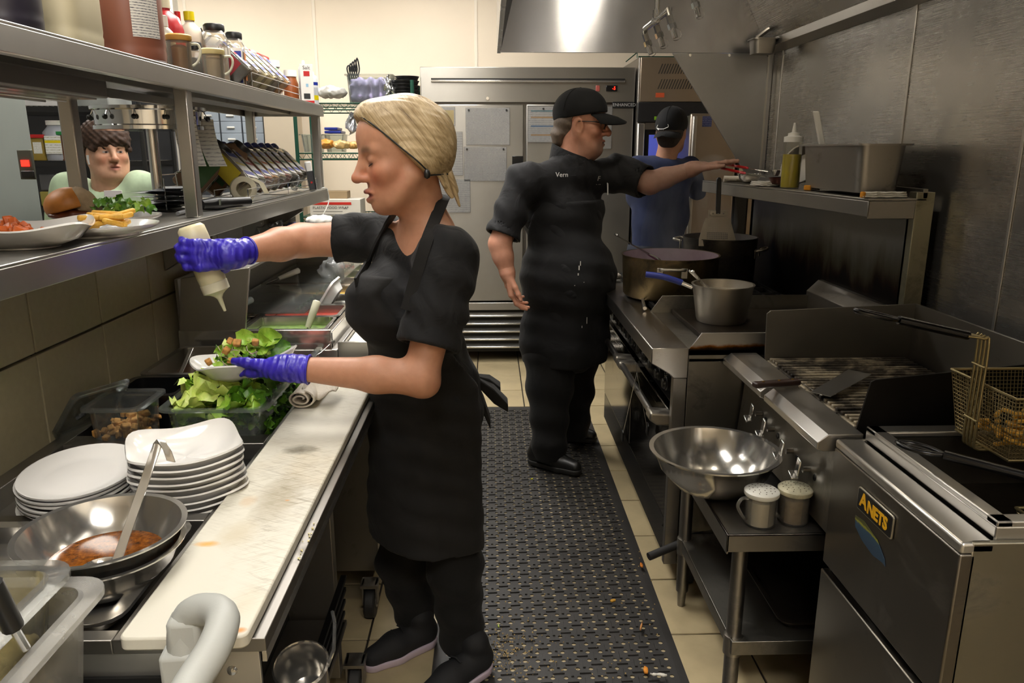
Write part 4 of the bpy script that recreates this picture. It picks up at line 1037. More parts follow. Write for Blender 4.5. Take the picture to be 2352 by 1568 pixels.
# small pans and red handles
sb = bowl('small_bowl', (1.21, 3.60), ZS, .055, .042, 'small steel bowl under the red handled pans', cat='bowl')
for k, (u0, v0, u1, v1, lab) in enumerate(((1660, 376, 1718, 388, 'upper small pan with red sleeved handle on the back shelf'), (1656, 386, 1712, 400, 'lower small pan with red sleeved handle on the back shelf'))):
    yy = 3.55-.05*k
    a, c_ = A(u0, v0, y=yy+.03), A(u1, v1-2, y=yy-.12)
    o = thing('red_handled_pan', (c_.x, c_.y, ZS), lab, 'pan', 'red handled pans')
    strip(MB(), [a, a+(c_-a)*.5, c_], [(0, 1, 0)]*3, .022, .012).build('handle_sleeve', RED, o, 40, .004, 3)
    e = c_+Vector((.07, -.06, -.012))
    MB().tube([c_, e], .004, 6).build('handle_shank', CHROME, o)
    pc = e+Vector((.06, -.045, 0))
    pc.x = min(pc.x, 1.33)
    MB().at(T(pc.x, pc.y, ZS+.012+.03*(1-k))).lathe([(0, 0), (.05, 0), (.062, .025), (.058, .025), (.048, .003), (0, .003)], (0, 0, 0), 30).build('pan_body', [plain('red_brown_pan', '4a1d14', .35, .4, .3), STP][0 if k else 1], o, 40)
wp_ = thing('frying_pan', (1.27, 3.2, ZS), 'aluminium frying pan leaning on its side against the wall', 'pan')
MB().at(T(1.29, 3.16, ZS+.078, 0, -1.25, .5)).lathe([(0, 0), (.062, 0), (.083, .045), (.086, .046), (.08, .045), (.06, .004), (0, .004)], (0, 0, 0), 40).build('pan_body', ALU, wp_, 40)
# ================================================================ equipment stand with bowl and shakers, charbroiler on top
es = thing('equipment_stand', (1.0, 2.12, 0), 'low stainless stand under the charbroiler with open shelf', 'stand')
ZE = .6
MB().box((.605, 1.765, ZE-.006), (1.40, 2.43, ZE)).box((.605, 1.765, ZE-.055), (.611, 2.43, ZE)).box((.605, 1.765, ZE-.05), (1.40, 1.771, ZE)).build('stand_top', STD, es, 30, .0015)
MB().box((.65, 1.80, .255), (1.38, 2.40, .26)).box((.65, 1.80, .22), (.656, 2.40, .262)).box((.65, 1.795, .22), (1.38, 1.80, .262)).build('lower_shelf', STG, es, 30, .001)
for x, y in ((.665, 1.83), (.665, 2.37), (1.35, 1.83), (1.35, 2.37)):
    MB().cyl((x, y, .06), (x, y, ZE-.006), .021, n=18).build('leg', STD, es, 40)
    MB().cyl((x, y, .0), (x, y, .062), .013, .016, 12).build('adjustable_foot', STD, es, 40)
    MB().cyl((x, y, .205), (x, y, .262), .026, n=18).build('leg_collar', ALU, es, 40)
    MB().cyl((x, y, ZE-.065), (x, y, ZE-.006), .027, n=18).build('leg_socket', ALU, es, 40)
tr = thing('sheet_tray', (1.0, 2.05, .262), 'old blackened sheet tray lying on the stand shelf', 'tray')
MB().pan((.80, 1.84, .263), (1.30, 2.3, .285), .002, .01, .03, .006).build('tray_body', plain('burnt_tray', '2c2620', .5, .7, .4, 12), tr, 40)
for k, (p, q, lab) in enumerate(((A(1490, 1278, y=2.35), A(1640, 1215, y=2.45), 'black rubber hose end poking out beneath the stand'), (A(1525, 1200, y=2.5), A(1590, 1252, y=2.44), 'black bent gas hose running under the stand shelf'))):
    o = thing('rubber_hose', p, lab, 'hose', 'hoses under the stand')
    pts = [p, p+(q-p)*.45, q, Vector((1.1, 2.36, .40-.06*k)), Vector((1.35, 2.34, .42))]
    MB().tube(catmull(pts, 6), .014, 10).build('hose', RUBBER, o, 60)
mixb = bowl('large_mixing_bowl', (.64, 2.03), ZE+.002, .178, .125, 'large polished steel mixing bowl on the stand front', STP, 'bowl')
def shaker(c, z, label, mt, contents):
    o = thing('dredge_shaker', (c[0], c[1], z), label, 'shaker', 'dredge shakers')
    MB().lathe([(0, 0), (.038, 0), (.04, .003), (.04, .085), (.037, .086), (.037, .004), (0, .004)], (0, 0, 0), 28).build('cup', clear('shaker_plastic', 'f0eee8', .06, .2), o, 50, local=True)
    MB().lathe([(0, .005), (.0365, .005), (.0365, .07), (0, .074)], (0, 0, 0), 28).build('contents', contents, o, 50, local=True)
    lid = MB().lathe([(.043, .082), (.045, .085), (.045, .094), (.04, .098), (0, .1)], (0, 0, 0), 28).build('lid', mt, o, 40, local=True)
    h = MB()
    for rr_, nn in ((.012, 5), (.023, 9), (.033, 12)):
        for k in range(nn):
            a = 2*PI*k/nn; h.cyl((rr_*math.cos(a), rr_*math.sin(a), .0985-.0015*rr_/.03), (rr_*math.cos(a), rr_*math.sin(a), .1003-.0012*rr_/.03), .0016, n=6)
    h.build('shaker_holes', plain('hole_brown', '4a3b2a', .8), lid, local=True)
    MB().tube(catmull([(-.038, -.005, .075), (-.055, -.012, .078), (-.066, -.016, .065), (-.064, -.015, .05), (-.045, -.008, .02), (-.038, -.004, .016)], 4), .0045, 8).build('handle', clear('shaker_plastic', 'f0eee8', .06, .2), o, 60, local=True)
    return o
shaker((.708, 1.825), ZE, 'clean white salt shaker cup with perforated lid on the stand', plain('shaker_lid_white', 'dfddd2', .4), plain('salt_white', 'eceae4', .8, 0, .04))
shaker((.802, 1.838), ZE, 'grubby brown stained shaker cup beside the white one', plain('shaker_lid_stained', 'b9b397', .5, 0, .3, 40), plain('seasoning_brown', '9b8a70', .8, 0, .2, 60))
cbq = thing('charbroiler', (1.1, 2.05, ZE), 'countertop gas charbroiler with cast grates and tall steel guards', 'charbroiler')
CY0, CY1 = 1.70, 2.425
MB().prism([(.835, ZE+.03), (.855, .865), (1.39, .865), (1.39, ZE+.03)], 'y', CY0, CY1).build('body', STG, cbq, 30, .002)
for x in (.9, 1.33):
    for y in (1.80, 2.38): MB().cyl((x, y, ZE), (x, y, ZE+.03), .02, n=12).build('foot', STD, cbq)
for ya, yb in ((CY0-.02, 2.045), (2.075, CY1+.01)):
    MB().prism([(.775, .885), (.80, .905), (.885, .905), (.885, .862), (.79, .862), (.775, .868)], 'y', ya, yb).build('front_ledge', ST, cbq, 30, .002)
MB().box((.80, 2.045, .866), (.885, 2.075, .895)).build('ledge_bridge', STD, cbq)
for u, v in ((1728, 950), (1755, 985), (1797, 1035), (1835, 1078)):
    p = A(u, v, x=.815); y, z = p.y, p.z
    k = MB().cyl((.845, y, z), (.825, y, z), .008, n=10).build('valve_stem', STD, cbq)
    MB().cbox((.812, y, z+.008), (.006, .022, .05), (.25, 0, 0)).build('wing_knob', STP, k, 40, .006, 3)
    MB().cbox((.806, y+.012, z-.02), (.02, .03, .006), (.4, 0, 0)).build('knob_base', STP, k, 40, .002)
    for dy in (.035,): MB().cyl((.842, y-dy, z-.008), (.849, y-dy, z-.008), .009, n=10).build('panel_hole', BLACKG, cbq)
# grates
gm_, n, l, b = base('char_grate')
l.new(ramp(n, l, noise(n, l, tc(n, l, (7, 7, 7)), 1, 6, .65, .4), [(.36, '0e0d0c'), (.47, '4a433a'), (.6, 'b3a791')]), b.inputs['Base Color']); b.inputs['Roughness'].default_value = .6; b.inputs['Metallic'].default_value = .5
bump(n, l, b, noise(n, l, tc(n, l), 120, 5), .4, .003)
NB = 6
for k in range(NB):
    ya = 1.76+k*(2.38-1.76)/NB; yb = ya+(2.38-1.76)/NB-.006
    o = None; mb = MB()
    for q in range(4):
        y = ya+(q+.5)*(yb-ya)/4
        pr = [(y-.009, .885), (y-.006, .905), (y+.006, .905), (y+.009, .885)]
        mb.prism(pr, 'x', .905, 1.35)
    mb.box((.90, ya, .884), (.93, yb, .896)).box((1.33, ya, .884), (1.36, yb, .896)).box((1.12, ya, .884), (1.14, yb, .896))
    mb.build('cast_grate', gm_, cbq, 30, .003)
MB().box((.89, CY0+.02, .866), (1.36, CY1-.02, .875)).build('burner_bed', plain('soot', '0c0a09', .8, 0, .3), cbq)
GUARD = steel('guard_steel', '84817b', .36, .3, dirt=.1, dcol='2e2416')
MB().prism([(.893, .88), (.888, 1.05), (.90, 1.06), (1.375, 1.08), (1.375, .88)], 'y', CY1-.05, CY1-.044).build('side_guard', GUARD, cbq, 30, .001)
MB().prism([(.877, .88), (.905, 1.025), (.915, 1.03), (1.375, 1.075), (1.375, .88)], 'y', CY0+.012, CY0+.018).build('side_guard', plain('guard_black', '1d1b19', .5, .7, .4, 7), cbq, 30, .001)
MB().box((1.37, CY0+.012, .88), (1.378, CY1-.044, 1.08)).build('back_guard', GUARD, cbq, 30, .001)
# spatula across the ledge
st = thing('grill_spatula', (.8, 2.05, .91), 'steel spatula with riveted wooden handle across the charbroiler ledge', 'spatula')
s0, s1 = A(1732, 884, z=.925), A(1835, 876, z=.922)
dv = (s1-s0).normalized(); sdv = dv.cross(Vector((0, 0, 1))).normalized()
WOOD = plain('dark_wood', '2e1d18', .45, 0, .3, 30)
hd = strip(MB(), [s0, s0+dv*.01, s1-dv*.01, s1], [sdv]*4, .026, .016).build('handle', WOOD, st, 40, .005, 3)
for f in (.2, .55, .85): MB().cyl(s0+(s1-s0)*f+Vector((0, 0, .006)), s0+(s1-s0)*f+Vector((0, 0, .0095)), .004, n=10).build('rivet', plain('brass', 'c29a3e', .3, 1), hd)
s2 = A(1885, 906, z=.918); s3 = A(1975, 855, z=.935)
strip(MB(), [s1, s1+(s2-s1)*.6, s2], [sdv]*3, .014, .002).build('neck', STP, st, 40)
bv = (s3-s2).normalized(); bs = bv.cross(Vector((0, 0, 1))).normalized()
MB()._a([s2+bs*.028, s2-bs*.028, s3-bs*.034, s3+bs*.034]+[p+Vector((0, 0, .002)) for p in (s2+bs*.028, s2-bs*.028, s3-bs*.034, s3+bs*.034)], [(3, 2, 1, 0), (4, 5, 6, 7), (0, 1, 5, 4), (1, 2, 6, 5), (2, 3, 7, 6), (3, 0, 4, 7)]).build('blade', STP, st, 0)
# ================================================================ fryer
fy = thing('deep_fryer', (1.1, 1.42, 0), 'floor standing deep fryer with black and yellow name badge', 'fryer')
FX, FY0, FY1 = .812, 1.172, 1.668
FRM = steel('fryer_front', '726d65', .33, .5, dirt=.1, dcol='2c2418')
MB().box((FX, FY0, .58), (FX+.03, FY1, .878)).build('front_panel', FRM, fy, 30, .004)
MB().box((FX, FY0, .878), (FX+.062, FY1, .9)).build('front_strip', ST, fy, 30, .006)
MB().box((FX-.004, FY0+.002, .08), (FX+.02, FY1-.004, .563)).build('door', FRM, fy, 30, .004)
MB().box((FX+.02, FY0, .08), (1.43, FY0+.012, .9)).build('side_panel', steel('fryer_side', '8a8577', .42, .3, dirt=.25, dcol='3e3420'), fy, 30, .003)
MB().box((FX+.02, FY1-.012, .08), (1.43, FY1, .9)).build('side_panel', STG, fy, 30, .003)
MB().box((1.42, FY0, .08), (1.43, FY1, 1.05)).build('flue_panel', STG, fy, 30, .003)
hb = MB().box((FX-.006, 1.255, .38), (FX-.0035, 1.33, .44)).build('door_pull', BLACKG, fy, 30, .001)
fr = MB()
TX0, TX1, TY0, TY1, TZ = .878, 1.40, FY0+.012, FY1-.008, .934
for lo, hi in (((TX0, TY0, TZ-.012), (TX0+.03, TY1, TZ)), ((TX1-.02, TY0, TZ-.012), (TX1, TY1, TZ)), ((TX0, TY0, TZ-.012), (TX1, TY0+.03, TZ)), ((TX0, TY1-.045, TZ-.012), (TX1, TY1, TZ))): fr.box(lo, hi)
fr.box((TX0, TY0, .9), (TX0+.006, TY1, TZ-.01)).box((TX0, TY0, .86), (TX1, TY0+.006, TZ-.01)).box((TX0, TY1-.006, .86), (TX1, TY1, TZ-.01))
fr.build('tank_rim', ST, fy, 30, .003)
tk = MB().box((TX0+.024, TY0+.024, .62), (TX0+.03, TY1-.04, TZ-.012)).box((TX1-.026, TY0+.024, .62), (TX1-.02, TY1-.04, TZ-.012)).box((TX0+.03, TY0+.024, .62), (TX1-.026, TY0+.03, TZ-.012)).box((TX0+.03, TY1-.046, .62), (TX1-.026, TY1-.04, TZ-.012)).box((TX0+.03, TY0+.03, .62), (TX1-.026, TY1-.046, .63))
tk.build('tank', plain('tank_dark_steel', '4d4942', .35, .8, .25, 6), fy)
om, n, l, b = base('fryer_oil'); b.inputs['Base Color'].default_value = rgb('0d0a07'); b.inputs['Roughness'].default_value = .06
bump(n, l, b, noise(n, l, tc(n, l), 30, 4, .6), .25, .01)
MB().box((TX0+.031, TY0+.031, .80), (TX1-.027, TY1-.047, .806)).build('oil', om, fy, 0)
bb = MB()
for i in range(26):
    x, y, r = random.uniform(.93, 1.1), random.uniform(1.24, 1.58), random.uniform(.003, .008)
    bb.lathe([(r, .806), (r*.8, .806+r*.5), (0, .806+r*.7)], (x, y, 0), 10)
tag(bb.build('oil_bubbles', clear('bubble', 'd8d2c0', .2), fy), kind='stuff')
# badge: black plate with yellow capitals
bc_ = A(2012, 1175, x=FX-.001)
bmx = frame((FX-.0045, 1.482, .805), (0, -1, 0), (0, 0, 1))
BW, BH = .15, .052
pl = MB().at(frame((FX-.001, bc_.y, bc_.z), (0, -1, 0), (0, 0, 1))).prism(rrect(-BW/2, -BH/2, BW/2, BH/2, .007), 'z', 0, .004).build('name_badge', plain('badge_frame', 'b9b4a4', .3, .9), fy, 30, .001)
MB().at(frame((FX-.001, bc_.y, bc_.z), (0, -1, 0), (0, 0, 1))).prism(rrect(-BW/2+.003, -BH/2+.003, BW/2-.003, BH/2-.003, .005), 'z', .004, .0046).build('badge_field', plain('badge_black', '0d0d0d', .4), pl)
YEL = plain('badge_yellow', 'e0a81a', .45, 0, .08)
BF = frame((FX-.0058, bc_.y, bc_.z), (0, -1, 0), (0, 0, 1))
text('badge_lettering', 'A', YEL, BF @ T(-.046, .001, 0), .044, pl, bold=.0014); text('badge_lettering', 'NETS', YEL, BF @ T(.014, -.003, 0), .038, pl, space=.92, bold=.0014)
# worn blue and yellow sticker
sk = A(1998, 1235, x=FX-.001)
smt, n, l, b = base('worn_sticker'); sp_ = n.new('ShaderNodeSeparateXYZ'); tcx = n.new('ShaderNodeTexCoord'); l.new(tcx.outputs['Generated'], sp_.inputs[0])
adn = n.new('ShaderNodeMath'); adn.operation = 'MULTIPLY_ADD'; l.new(noise(n, l, tc(n, l), 40, 4), adn.inputs[0]); adn.inputs[1].default_value = .35; l.new(sp_.outputs[2], adn.inputs[2])
l.new(ramp(n, l, adn.outputs[0], [(.45, '273a4c'), (.85, '2c4356'), (.95, '8a8a20'), (1.0, '4a4a2a')]), b.inputs['Base Color']); b.inputs['Roughness'].default_value = .5
MB().at(frame((FX-.001, sk.y, sk.z), (0, -1, 0), (0, 0, 1))).prism([(-.07, .018), (-.03, .024), (.03, .012), (.066, -.012), (.072, -.026), (.06, -.024), (.02, -.03), (-.03, -.022), (-.066, -.006)], 'z', 0, .0007).build('worn_sticker', smt, fy)
# ---------------------------------------------------------------- fry baskets
WIRE = steel('basket_wire', '9a8c66', .35, 0)
FRY = plain('fries', 'c9962f', .6, 0, .25, 60, .3, 200)
def basket(name, lo, hi, label, hz, tip, fries):
    o = thing(name, ((lo[0]+hi[0])/2, (lo[1]+hi[1])/2, lo[2]), label, 'fry basket', 'fry baskets')
    (x0, y0, z0), (x1, y1, z1) = lo, hi
    tp = .018
    MB().tube([(x0, y0, z1), (x1, y0, z1), (x1, y1, z1), (x0, y1, z1)], .0035, 8, True).build('rim_wire', WIRE, o, 60)
    MB().tube([(x0+tp, y0+tp, z0), (x1-tp, y0+tp, z0), (x1-tp, y1-tp, z0), (x0+tp, y1-tp, z0)], .003, 8, True).build('base_wire', WIRE, o, 60)
    ms = MB(); st = .0085; r = .0009
    nz = int((z1-z0)/st)
    for k in range(1, nz):
        f = k/nz; t = tp*(1-f); z = z0+(z1-z0)*f
        ms.tube([(x0+t, y0+t, z), (x1-t, y0+t, z), (x1-t, y1-t, z), (x0+t, y1-t, z)], r, 4, True)
    nx, ny = int((x1-x0)/st), int((y1-y0)/st)
    for i in range(nx+1):
        f = i/nx; xb = x0+tp+(x1-x0-2*tp)*f; xt = x0+(x1-x0)*f
        ms.tube([(xt, y0, z1), (xb, y0+tp, z0), (xb, y1-tp, z0), (xt, y1, z1)], r, 4)
    for i in range(ny+1):
        f = i/ny; yb = y0+tp+(y1-y0-2*tp)*f; yt = y0+(y1-y0)*f
        ms.tube([(x0, yt, z1), (x0+tp, yb, z0), (x1-tp, yb, z0), (x1, yt, z1)], r, 4)
    tag(ms.build('wire_mesh', WIRE, o, 60), kind='stuff')
    ym = (y0+y1)/2
    for dy in (-.018, -.006, .006, .018):
        MB().tube(catmull([(x0+.03, ym+dy, z0-.004), (x0-.004, ym+dy, z0-.002), (x0-.01, ym+dy, z0+.03), (x0-.01, ym+dy, hz-.015), (x0-.02, ym+dy*.8, hz), (x0-.05, ym+dy*.5, hz+.004)], 4), .003, 7).build('handle_wire', WIRE, o, 60)
    for z in (z0+.06, hz-.06): MB().tube([(x0-.013, ym-.022, z), (x0-.013, ym+.022, z)], .0022, 6).build('cross_wire', WIRE, o, 60)
    a = Vector((x0-.045, ym, hz+.004)); tip = Vector(tip); d = tip-a; s_ = Vector((-d.y, d.x, 0)).normalized()
    j = a+d*.62
    hm = MB().tube([a, a+d*.3, j], .0095, 10)
    loop = catmull([j, j+d*.12+s_*.016, j+d*.28+s_*.017, tip, j+d*.28-s_*.017, j+d*.12-s_*.016, j], 5)
    hm.tube(loop, .0055, 8); hm.build('grip', BLACKG, o, 60)
    for i in range(fries):
        c = (random.uniform(x0+.05, x1-.05), random.uniform(y0+.045, y1-.045), z0+.012+.055*random.random()**1.3)
        L = random.uniform(.03, .055)
        mb = MB().cbox(c, (L, .008, .008), (random.uniform(-.35, .35), random.uniform(-.5, .5), random.uniform(0, 3.1)))
        mb.build('french_fry', FRY, o, 30, .002)
    return o
basket('fry_basket', (1.03, 1.395, .948), (1.345, 1.61, 1.085), 'raised fry basket full of golden fries above the fryer', 1.185, (.745, 1.505, 1.243), 110)
basket('fry_basket', (1.045, 1.215, .79), (1.35, 1.365, .868), 'lowered fry basket dipped in the dark oil', .965, (.83, 1.44, .98), 0)
# ================================================================ rubber mat
mat_t = thing('rubber_mat', (.2, 3.0, 0), 'black rubber anti fatigue mat with drain holes along the aisle', 'floor mat')
MX0, MX1, MY0, MY1 = -.19, .592, 1.2, 4.53
pit = .0405; nx = int((MX1-MX0-.05)/pit); ny = int((MY1-MY0-.05)/pit)
ox = MX0+((MX1-MX0)-nx*pit)/2; oy = MY0+((MY1-MY0)-ny*pit)/2
V = []; F = []
oc = [(math.cos(PI/4*k+PI/8)*.0075, math.sin(PI/4*k+PI/8)*.0075) for k in range(8)]
sq8 = [(.5, .207), (.207, .5), (-.207, .5), (-.5, .207), (-.5, -.207), (-.207, -.5), (.207, -.5), (.5, -.207)]
sq = [(.5, .5), (-.5, .5), (-.5, -.5), (.5, -.5)]
for i in range(nx):
    for j in range(ny):
        cx, cy = ox+(i+.5)*pit, oy+(j+.5)*pit; bi = len(V)
        V += [(cx+a*pit, cy+b_*pit, .0035) for a, b_ in sq] + [(cx+a, cy+b_, .0035) for a, b_ in oc] + [(cx+a, cy+b_, .001) for a, b_ in oc]
        for k in range(4):
            a0, a1 = bi+4+2*k, bi+4+(2*k+1) % 8; a2 = bi+4+(2*k+2) % 8
            F.append((bi+k, a1, a0, a0)); F.append((bi+k, bi+(k+1) % 4, a2, a1))
        for k in range(8): F.append((bi+4+k, bi+4+(k+1) % 8, bi+12+(k+1) % 8, bi+12+k))
F = [tuple(dict.fromkeys(f)) for f in F]
mb = MB(); mb.v = [Vector(v) for v in V]; mb.f = F
MATM = plain('mat_rubber', '2a2826', .55, 0, .3, 6, .25, 150)
tag(mb.build('mat_sheet', MATM, mat_t, 0), kind='stuff')
ed = MB(); ex1, ey1 = ox+nx*pit, oy+ny*pit
for poly, ax, a, b_ in (([(MX0, .001), (ox, .0035), (ox, .001)], 'y', MY0, MY1), ([(MX1, .001), (ex1, .0035), (ex1, .001)], 'y', MY0, MY1)): ed.prism(poly, ax, a, b_)
for poly, a, b_ in (([(MY0, .001), (oy, .0035), (oy, .001)], MX0, MX1), ([(MY1, .001), (ey1, .0035), (ey1, .001)], MX0, MX1)): ed.prism(poly, 'x', a, b_)
ed.build('bevelled_edge', MATM, mat_t, 0)
tb = MB()
for i in range(nx):
    for j in range(ny):
        cx, cy = ox+(i+1)*pit, oy+(j+1)*pit
        if i == nx-1 or j == ny-1: continue
        if (i+j) % 2: tb.prism([(cx-.004, cy-.017), (cx+.004, cy-.017), (cx+.0025, cy+.017), (cx-.0025, cy+.017)], 'z', .003, .008)
        else: tb.prism([(cx-.017, cy-.004), (cx+.017, cy-.0025), (cx+.017, cy+.004), (cx-.017, cy+.0025)], 'z', .003, .008)
tag(tb.build('tread_bars', MATM, mat_t, 0), kind='stuff')
# scraps dropped on the mat and floor
scr = [(1473, 1300, 'c9761e', .028, .012, 'orange scrap of food near the mat edge by the hoses'), (1408, 1382, 'b98a2c', .02, .012, 'small yellow scrap in the middle of the mat'), (1473, 1440, 'b9814a', .045, .008, 'long thin fry lying on the mat by the table leg'),
       (1483, 1538, 'cf8324', .03, .014, 'broken orange fry near the bottom edge of the mat'), (1512, 1553, 'd9d4c8', .05, .01, 'white paper shred at the bottom edge of the mat'), (1222, 1102, 'c9c21e', .015, .006, 'tiny yellow green scrap behind the dark shoes'), (1145, 1440, 'a8b84a', .015, .006, 'tiny green scrap near the striped shoe')]
for u, v, col, L, wd, lab in scr:
    p = A(u, v, z=.016); a = random.random()*3
    mb = MB(); leaf_mesh(mb, (p.x, p.y, .018), L, Euler((0, 0, a)).to_matrix(), .12, 6, 3, .1, wd/L)
    o = mb.build('food_scrap', plain('scrap_'+col, col, .7, 0, .2, 80), None, 180); tag(o, lab, 'food scrap', 'food scraps on the mat'); md = o.modifiers.new('s', 'SOLIDIFY'); md.thickness = .006
cm = MB()
for i in range(420):
    u = random.gauss(1165, 45) if i % 3 else random.uniform(1120, 1520); v = random.gauss(1500, 35) if i % 3 else random.uniform(1150, 1560)
    p = A(u, v, z=.0115)
    if MX0 < p.x < MX1: cm.cbox((p.x, p.y, .0125), (random.uniform(.001, .004),)*3, (1, 2, random.random()*3))
tag(cm.build('floor_crumbs', plain('crumb', 'b39a66', .8, 0, .3, 50), None, 0), 'pale crumbs scattered over the black mat', 'crumbs', kind='stuff')
# ================================================================ sandwich prep table beyond the salad counter
p2 = thing('sandwich_prep_table', (-.7, 3.2, 0), 'refrigerated sandwich prep table with raised steel lid hood', 'prep table')
QY0, QY1 = 2.425, 3.95
MB().box((-1.02, QY0, .12), (-.40, QY1, .86)).build('cabinet', STD, p2, 30, .003)
MB().box((-1.025, QY0-.005, .86), (-.50, QY1, .93)).build('pan_rail', ST, p2, 30, .004)
MB().box((-.50, QY0-.005, .86), (-.335, QY1, .895)).build('worktop', ST, p2, 30, .003)
MB().box((-1.01, QY0-.003, .93), (-.52, QY0+.02, .995)).box((-.54, QY0, .93), (-.52, QY1, .985)).box((-.84, QY0, .93), (-.82, QY1, .985)).box((-1.01, QY1-.02, .93), (-.52, QY1, .985)).build('rail_rim', STP, p2, 30, .002)
MB().box((-.50, QY0-.006, .895), (-.34, QY0+.004, .955)).build('board_bracket', ST, p2, 30, .002)
MB().prism([(-1.015, .93), (-.80, .965), (-.765, 1.20), (-.985, 1.165)], 'y', QY0+.0, QY0+.012).build('hood_side', steel('hood_side_steel', '9c988f', .3, .3), p2, 30, .002)
MB().prism([(-1.015, .93), (-.80, .965), (-.765, 1.20), (-.985, 1.165)], 'y', QY1-.012, QY1).build('hood_side', ST, p2, 30, .002)
MB()._a([(-.985, QY0+.012, 1.165), (-.985, QY1-.012, 1.165), (-.765, QY1-.012, 1.20), (-.765, QY0+.012, 1.20), (-.985, QY0+.012, 1.157), (-.985, QY1-.012, 1.157), (-.765, QY1-.012, 1.192), (-.765, QY0+.012, 1.192)], [(0, 1, 2, 3), (4, 7, 6, 5), (0, 3, 7, 4), (1, 5, 6, 2), (0, 4, 5, 1), (3, 2, 6, 7)]).build('hood_lid', ST, p2, 0)
MB().box((-1.01, QY0+.012, .93), (-1.0, QY1-.012, 1.16)).build('hood_back', STD, p2)
PANIN = [plain('veg_green', '5d7a2a', .6, 0, .5, 60, .4, 150), plain('tomato', '9c2f1f', .4, 0, .4, 50, .3, 150), plain('olive_black', '17130f', .3), plain('cheese_shred', 'd9a94a', .7, 0, .3, 90, .5, 200), plain('onion', 'cbb7a6', .5, 0, .3, 70, .4, 150), plain('pickle', '6d7433', .4, 0, .4, 60, .3, 150)]
rowlab = ['front row', 'back row']; inlab = ['green peppers', 'red tomato', 'black olives', 'shredded cheese', 'sliced onion', 'pickles']
ordn = ['nearest', 'second', 'third', 'fourth', 'fifth', 'sixth', 'farthest']
for r_, (xa, xb) in enumerate(((-.818, -.542), (-.995, -.842))):
    for k in range(7):
        ya = QY0+.025+k*.212; yb = ya+.205
        c = (k+3*r_) % 6
        if r_ == 0 and k == 1: c = 1
        t = thing('insert_pan', ((xa+xb)/2, (ya+yb)/2, .85), '%s insert pan of the %s, holding %s' % (ordn[k], rowlab[r_], inlab[c]), 'pan', 'prep table pans')
        MB().pan((xa, ya, .932), (xb, yb, .99), .002, .008, .02, .004).build('pan_body', STP, t, 40)
        MB().box((xa+.014, ya+.014, .945), (xb-.014, yb-.014, .962)).build('contents', PANIN[c], t, 0)
    # clear sneeze covers over the pans
for k, (ya, yb) in enumerate(((QY0+.24, QY0+.85), (QY0+.88, QY1-.03))):
    t = thing('pan_cover', (-.83, (ya+yb)/2, 1.0), ['nearer', 'farther'][k]+' clear plastic flap lying over the prep table pans', 'pan cover', 'pan covers')
    MB().box((-.99, ya, .998), (-.66, yb, 1.002)).build('flap', CLEAR, t, 0)
    hm = MB()
    for q in range(10): hm.box((-.70+.0, ya+.03+q*.055, 1.002), (-.69, ya+.05+q*.055, 1.008))
    hm.build('hinge_knuckles', CLEARG, t, 0)
# tool handles standing in the pans
def handle_tool(name, a, b_, r, mt, label):
    o = thing(name, b_, label, 'utensil'); a, b_ = Vector(a), Vector(b_)
    MB().tube([a, a+(b_-a)*.5, b_-(b_-a)*.04, b_], r, 12, rr=[r*.75, r, r*1.05, r*.6]).build('handle', mt, o, 60)
    d = (a-b_).normalized()
    MB().tube([a, a+d*.06], .003, 6).build('shank', CHROME, o)
IVORY = plain('ivory_plastic', 'dcd9bf', .4)
handle_tool('long_utensil', A(707, 752, y=2.57), A(729, 690, y=2.60), .013, IVORY, 'ivory utensil handle sticking out of the nearest pan')
handle_tool('long_utensil', A(640, 640, y=3.30), A(688, 620, y=3.36), .012, WHITE, 'white knife handle lying along the far back row')
handle_tool('long_utensil', A(556, 700, y=2.66), A(577, 688, y=2.72), .012, plain('pale_blue_handle', 'b9c6cc', .4), 'pale blue handle lying in the back row corner')
# foam clamshell, second board, tongs, plastic bags
b2 = thing('cutting_board', (-.42, 3.1, .9), 'second white cutting board on the sandwich prep table', 'cutting board')
MB().prism(rrect(-.498, QY0+.02, -.345, QY1-.05, .01), 'z', .896, .915).build('board', plain('poly_board_plain', 'e6e1d4', .45, 0, .06, 12), b2, 30, .003)
fc = thing('foam_clamshell', A(785, 715, z=.92), 'open white foam takeout box behind the apron', 'takeout box')
q = A(785, 722, z=.93)
MB().at(T(q.x+.03, q.y, .917)).pan((-.09, -.09, 0), (.09, .09, .05), .004, .008, .025, .02).build('box_base', plain('foam_white', 'e8e8e4', .7), fc, 40)
MB().at(T(q.x-.05, q.y+.03, .99, 0, -1.0)).pan((-.08, -.09, -.02), (.08, .09, .02), .004, .008, .025, .02).build('box_lid', plain('foam_white', 'e8e8e4', .7), fc, 40)
tgs = thing('kitchen_tongs', A(745, 800, z=.93), 'steel tongs lying at the far end of the long board', 'tongs')
a_, b_ = A(690, 838, y=2.25), A(762, 786, y=2.36)
for dz, dy in ((0, 0), (.012, .03)):
    strip(MB(), [a_+Vector((0, dy, -dz)), (a_+b_)/2+Vector((.01, dy, 0)), b_+Vector((0, dy*.1, -dz*.3))], [(.5, .6, .3)]*3, .02, .002).build('tong_arm', STP, tgs, 40, .0008)
MB().tube([b_+Vector((-.004, -.008, 0)), b_+Vector((.004, .012, 0))], .006, 8).build('tong_hinge', CHROME, tgs)
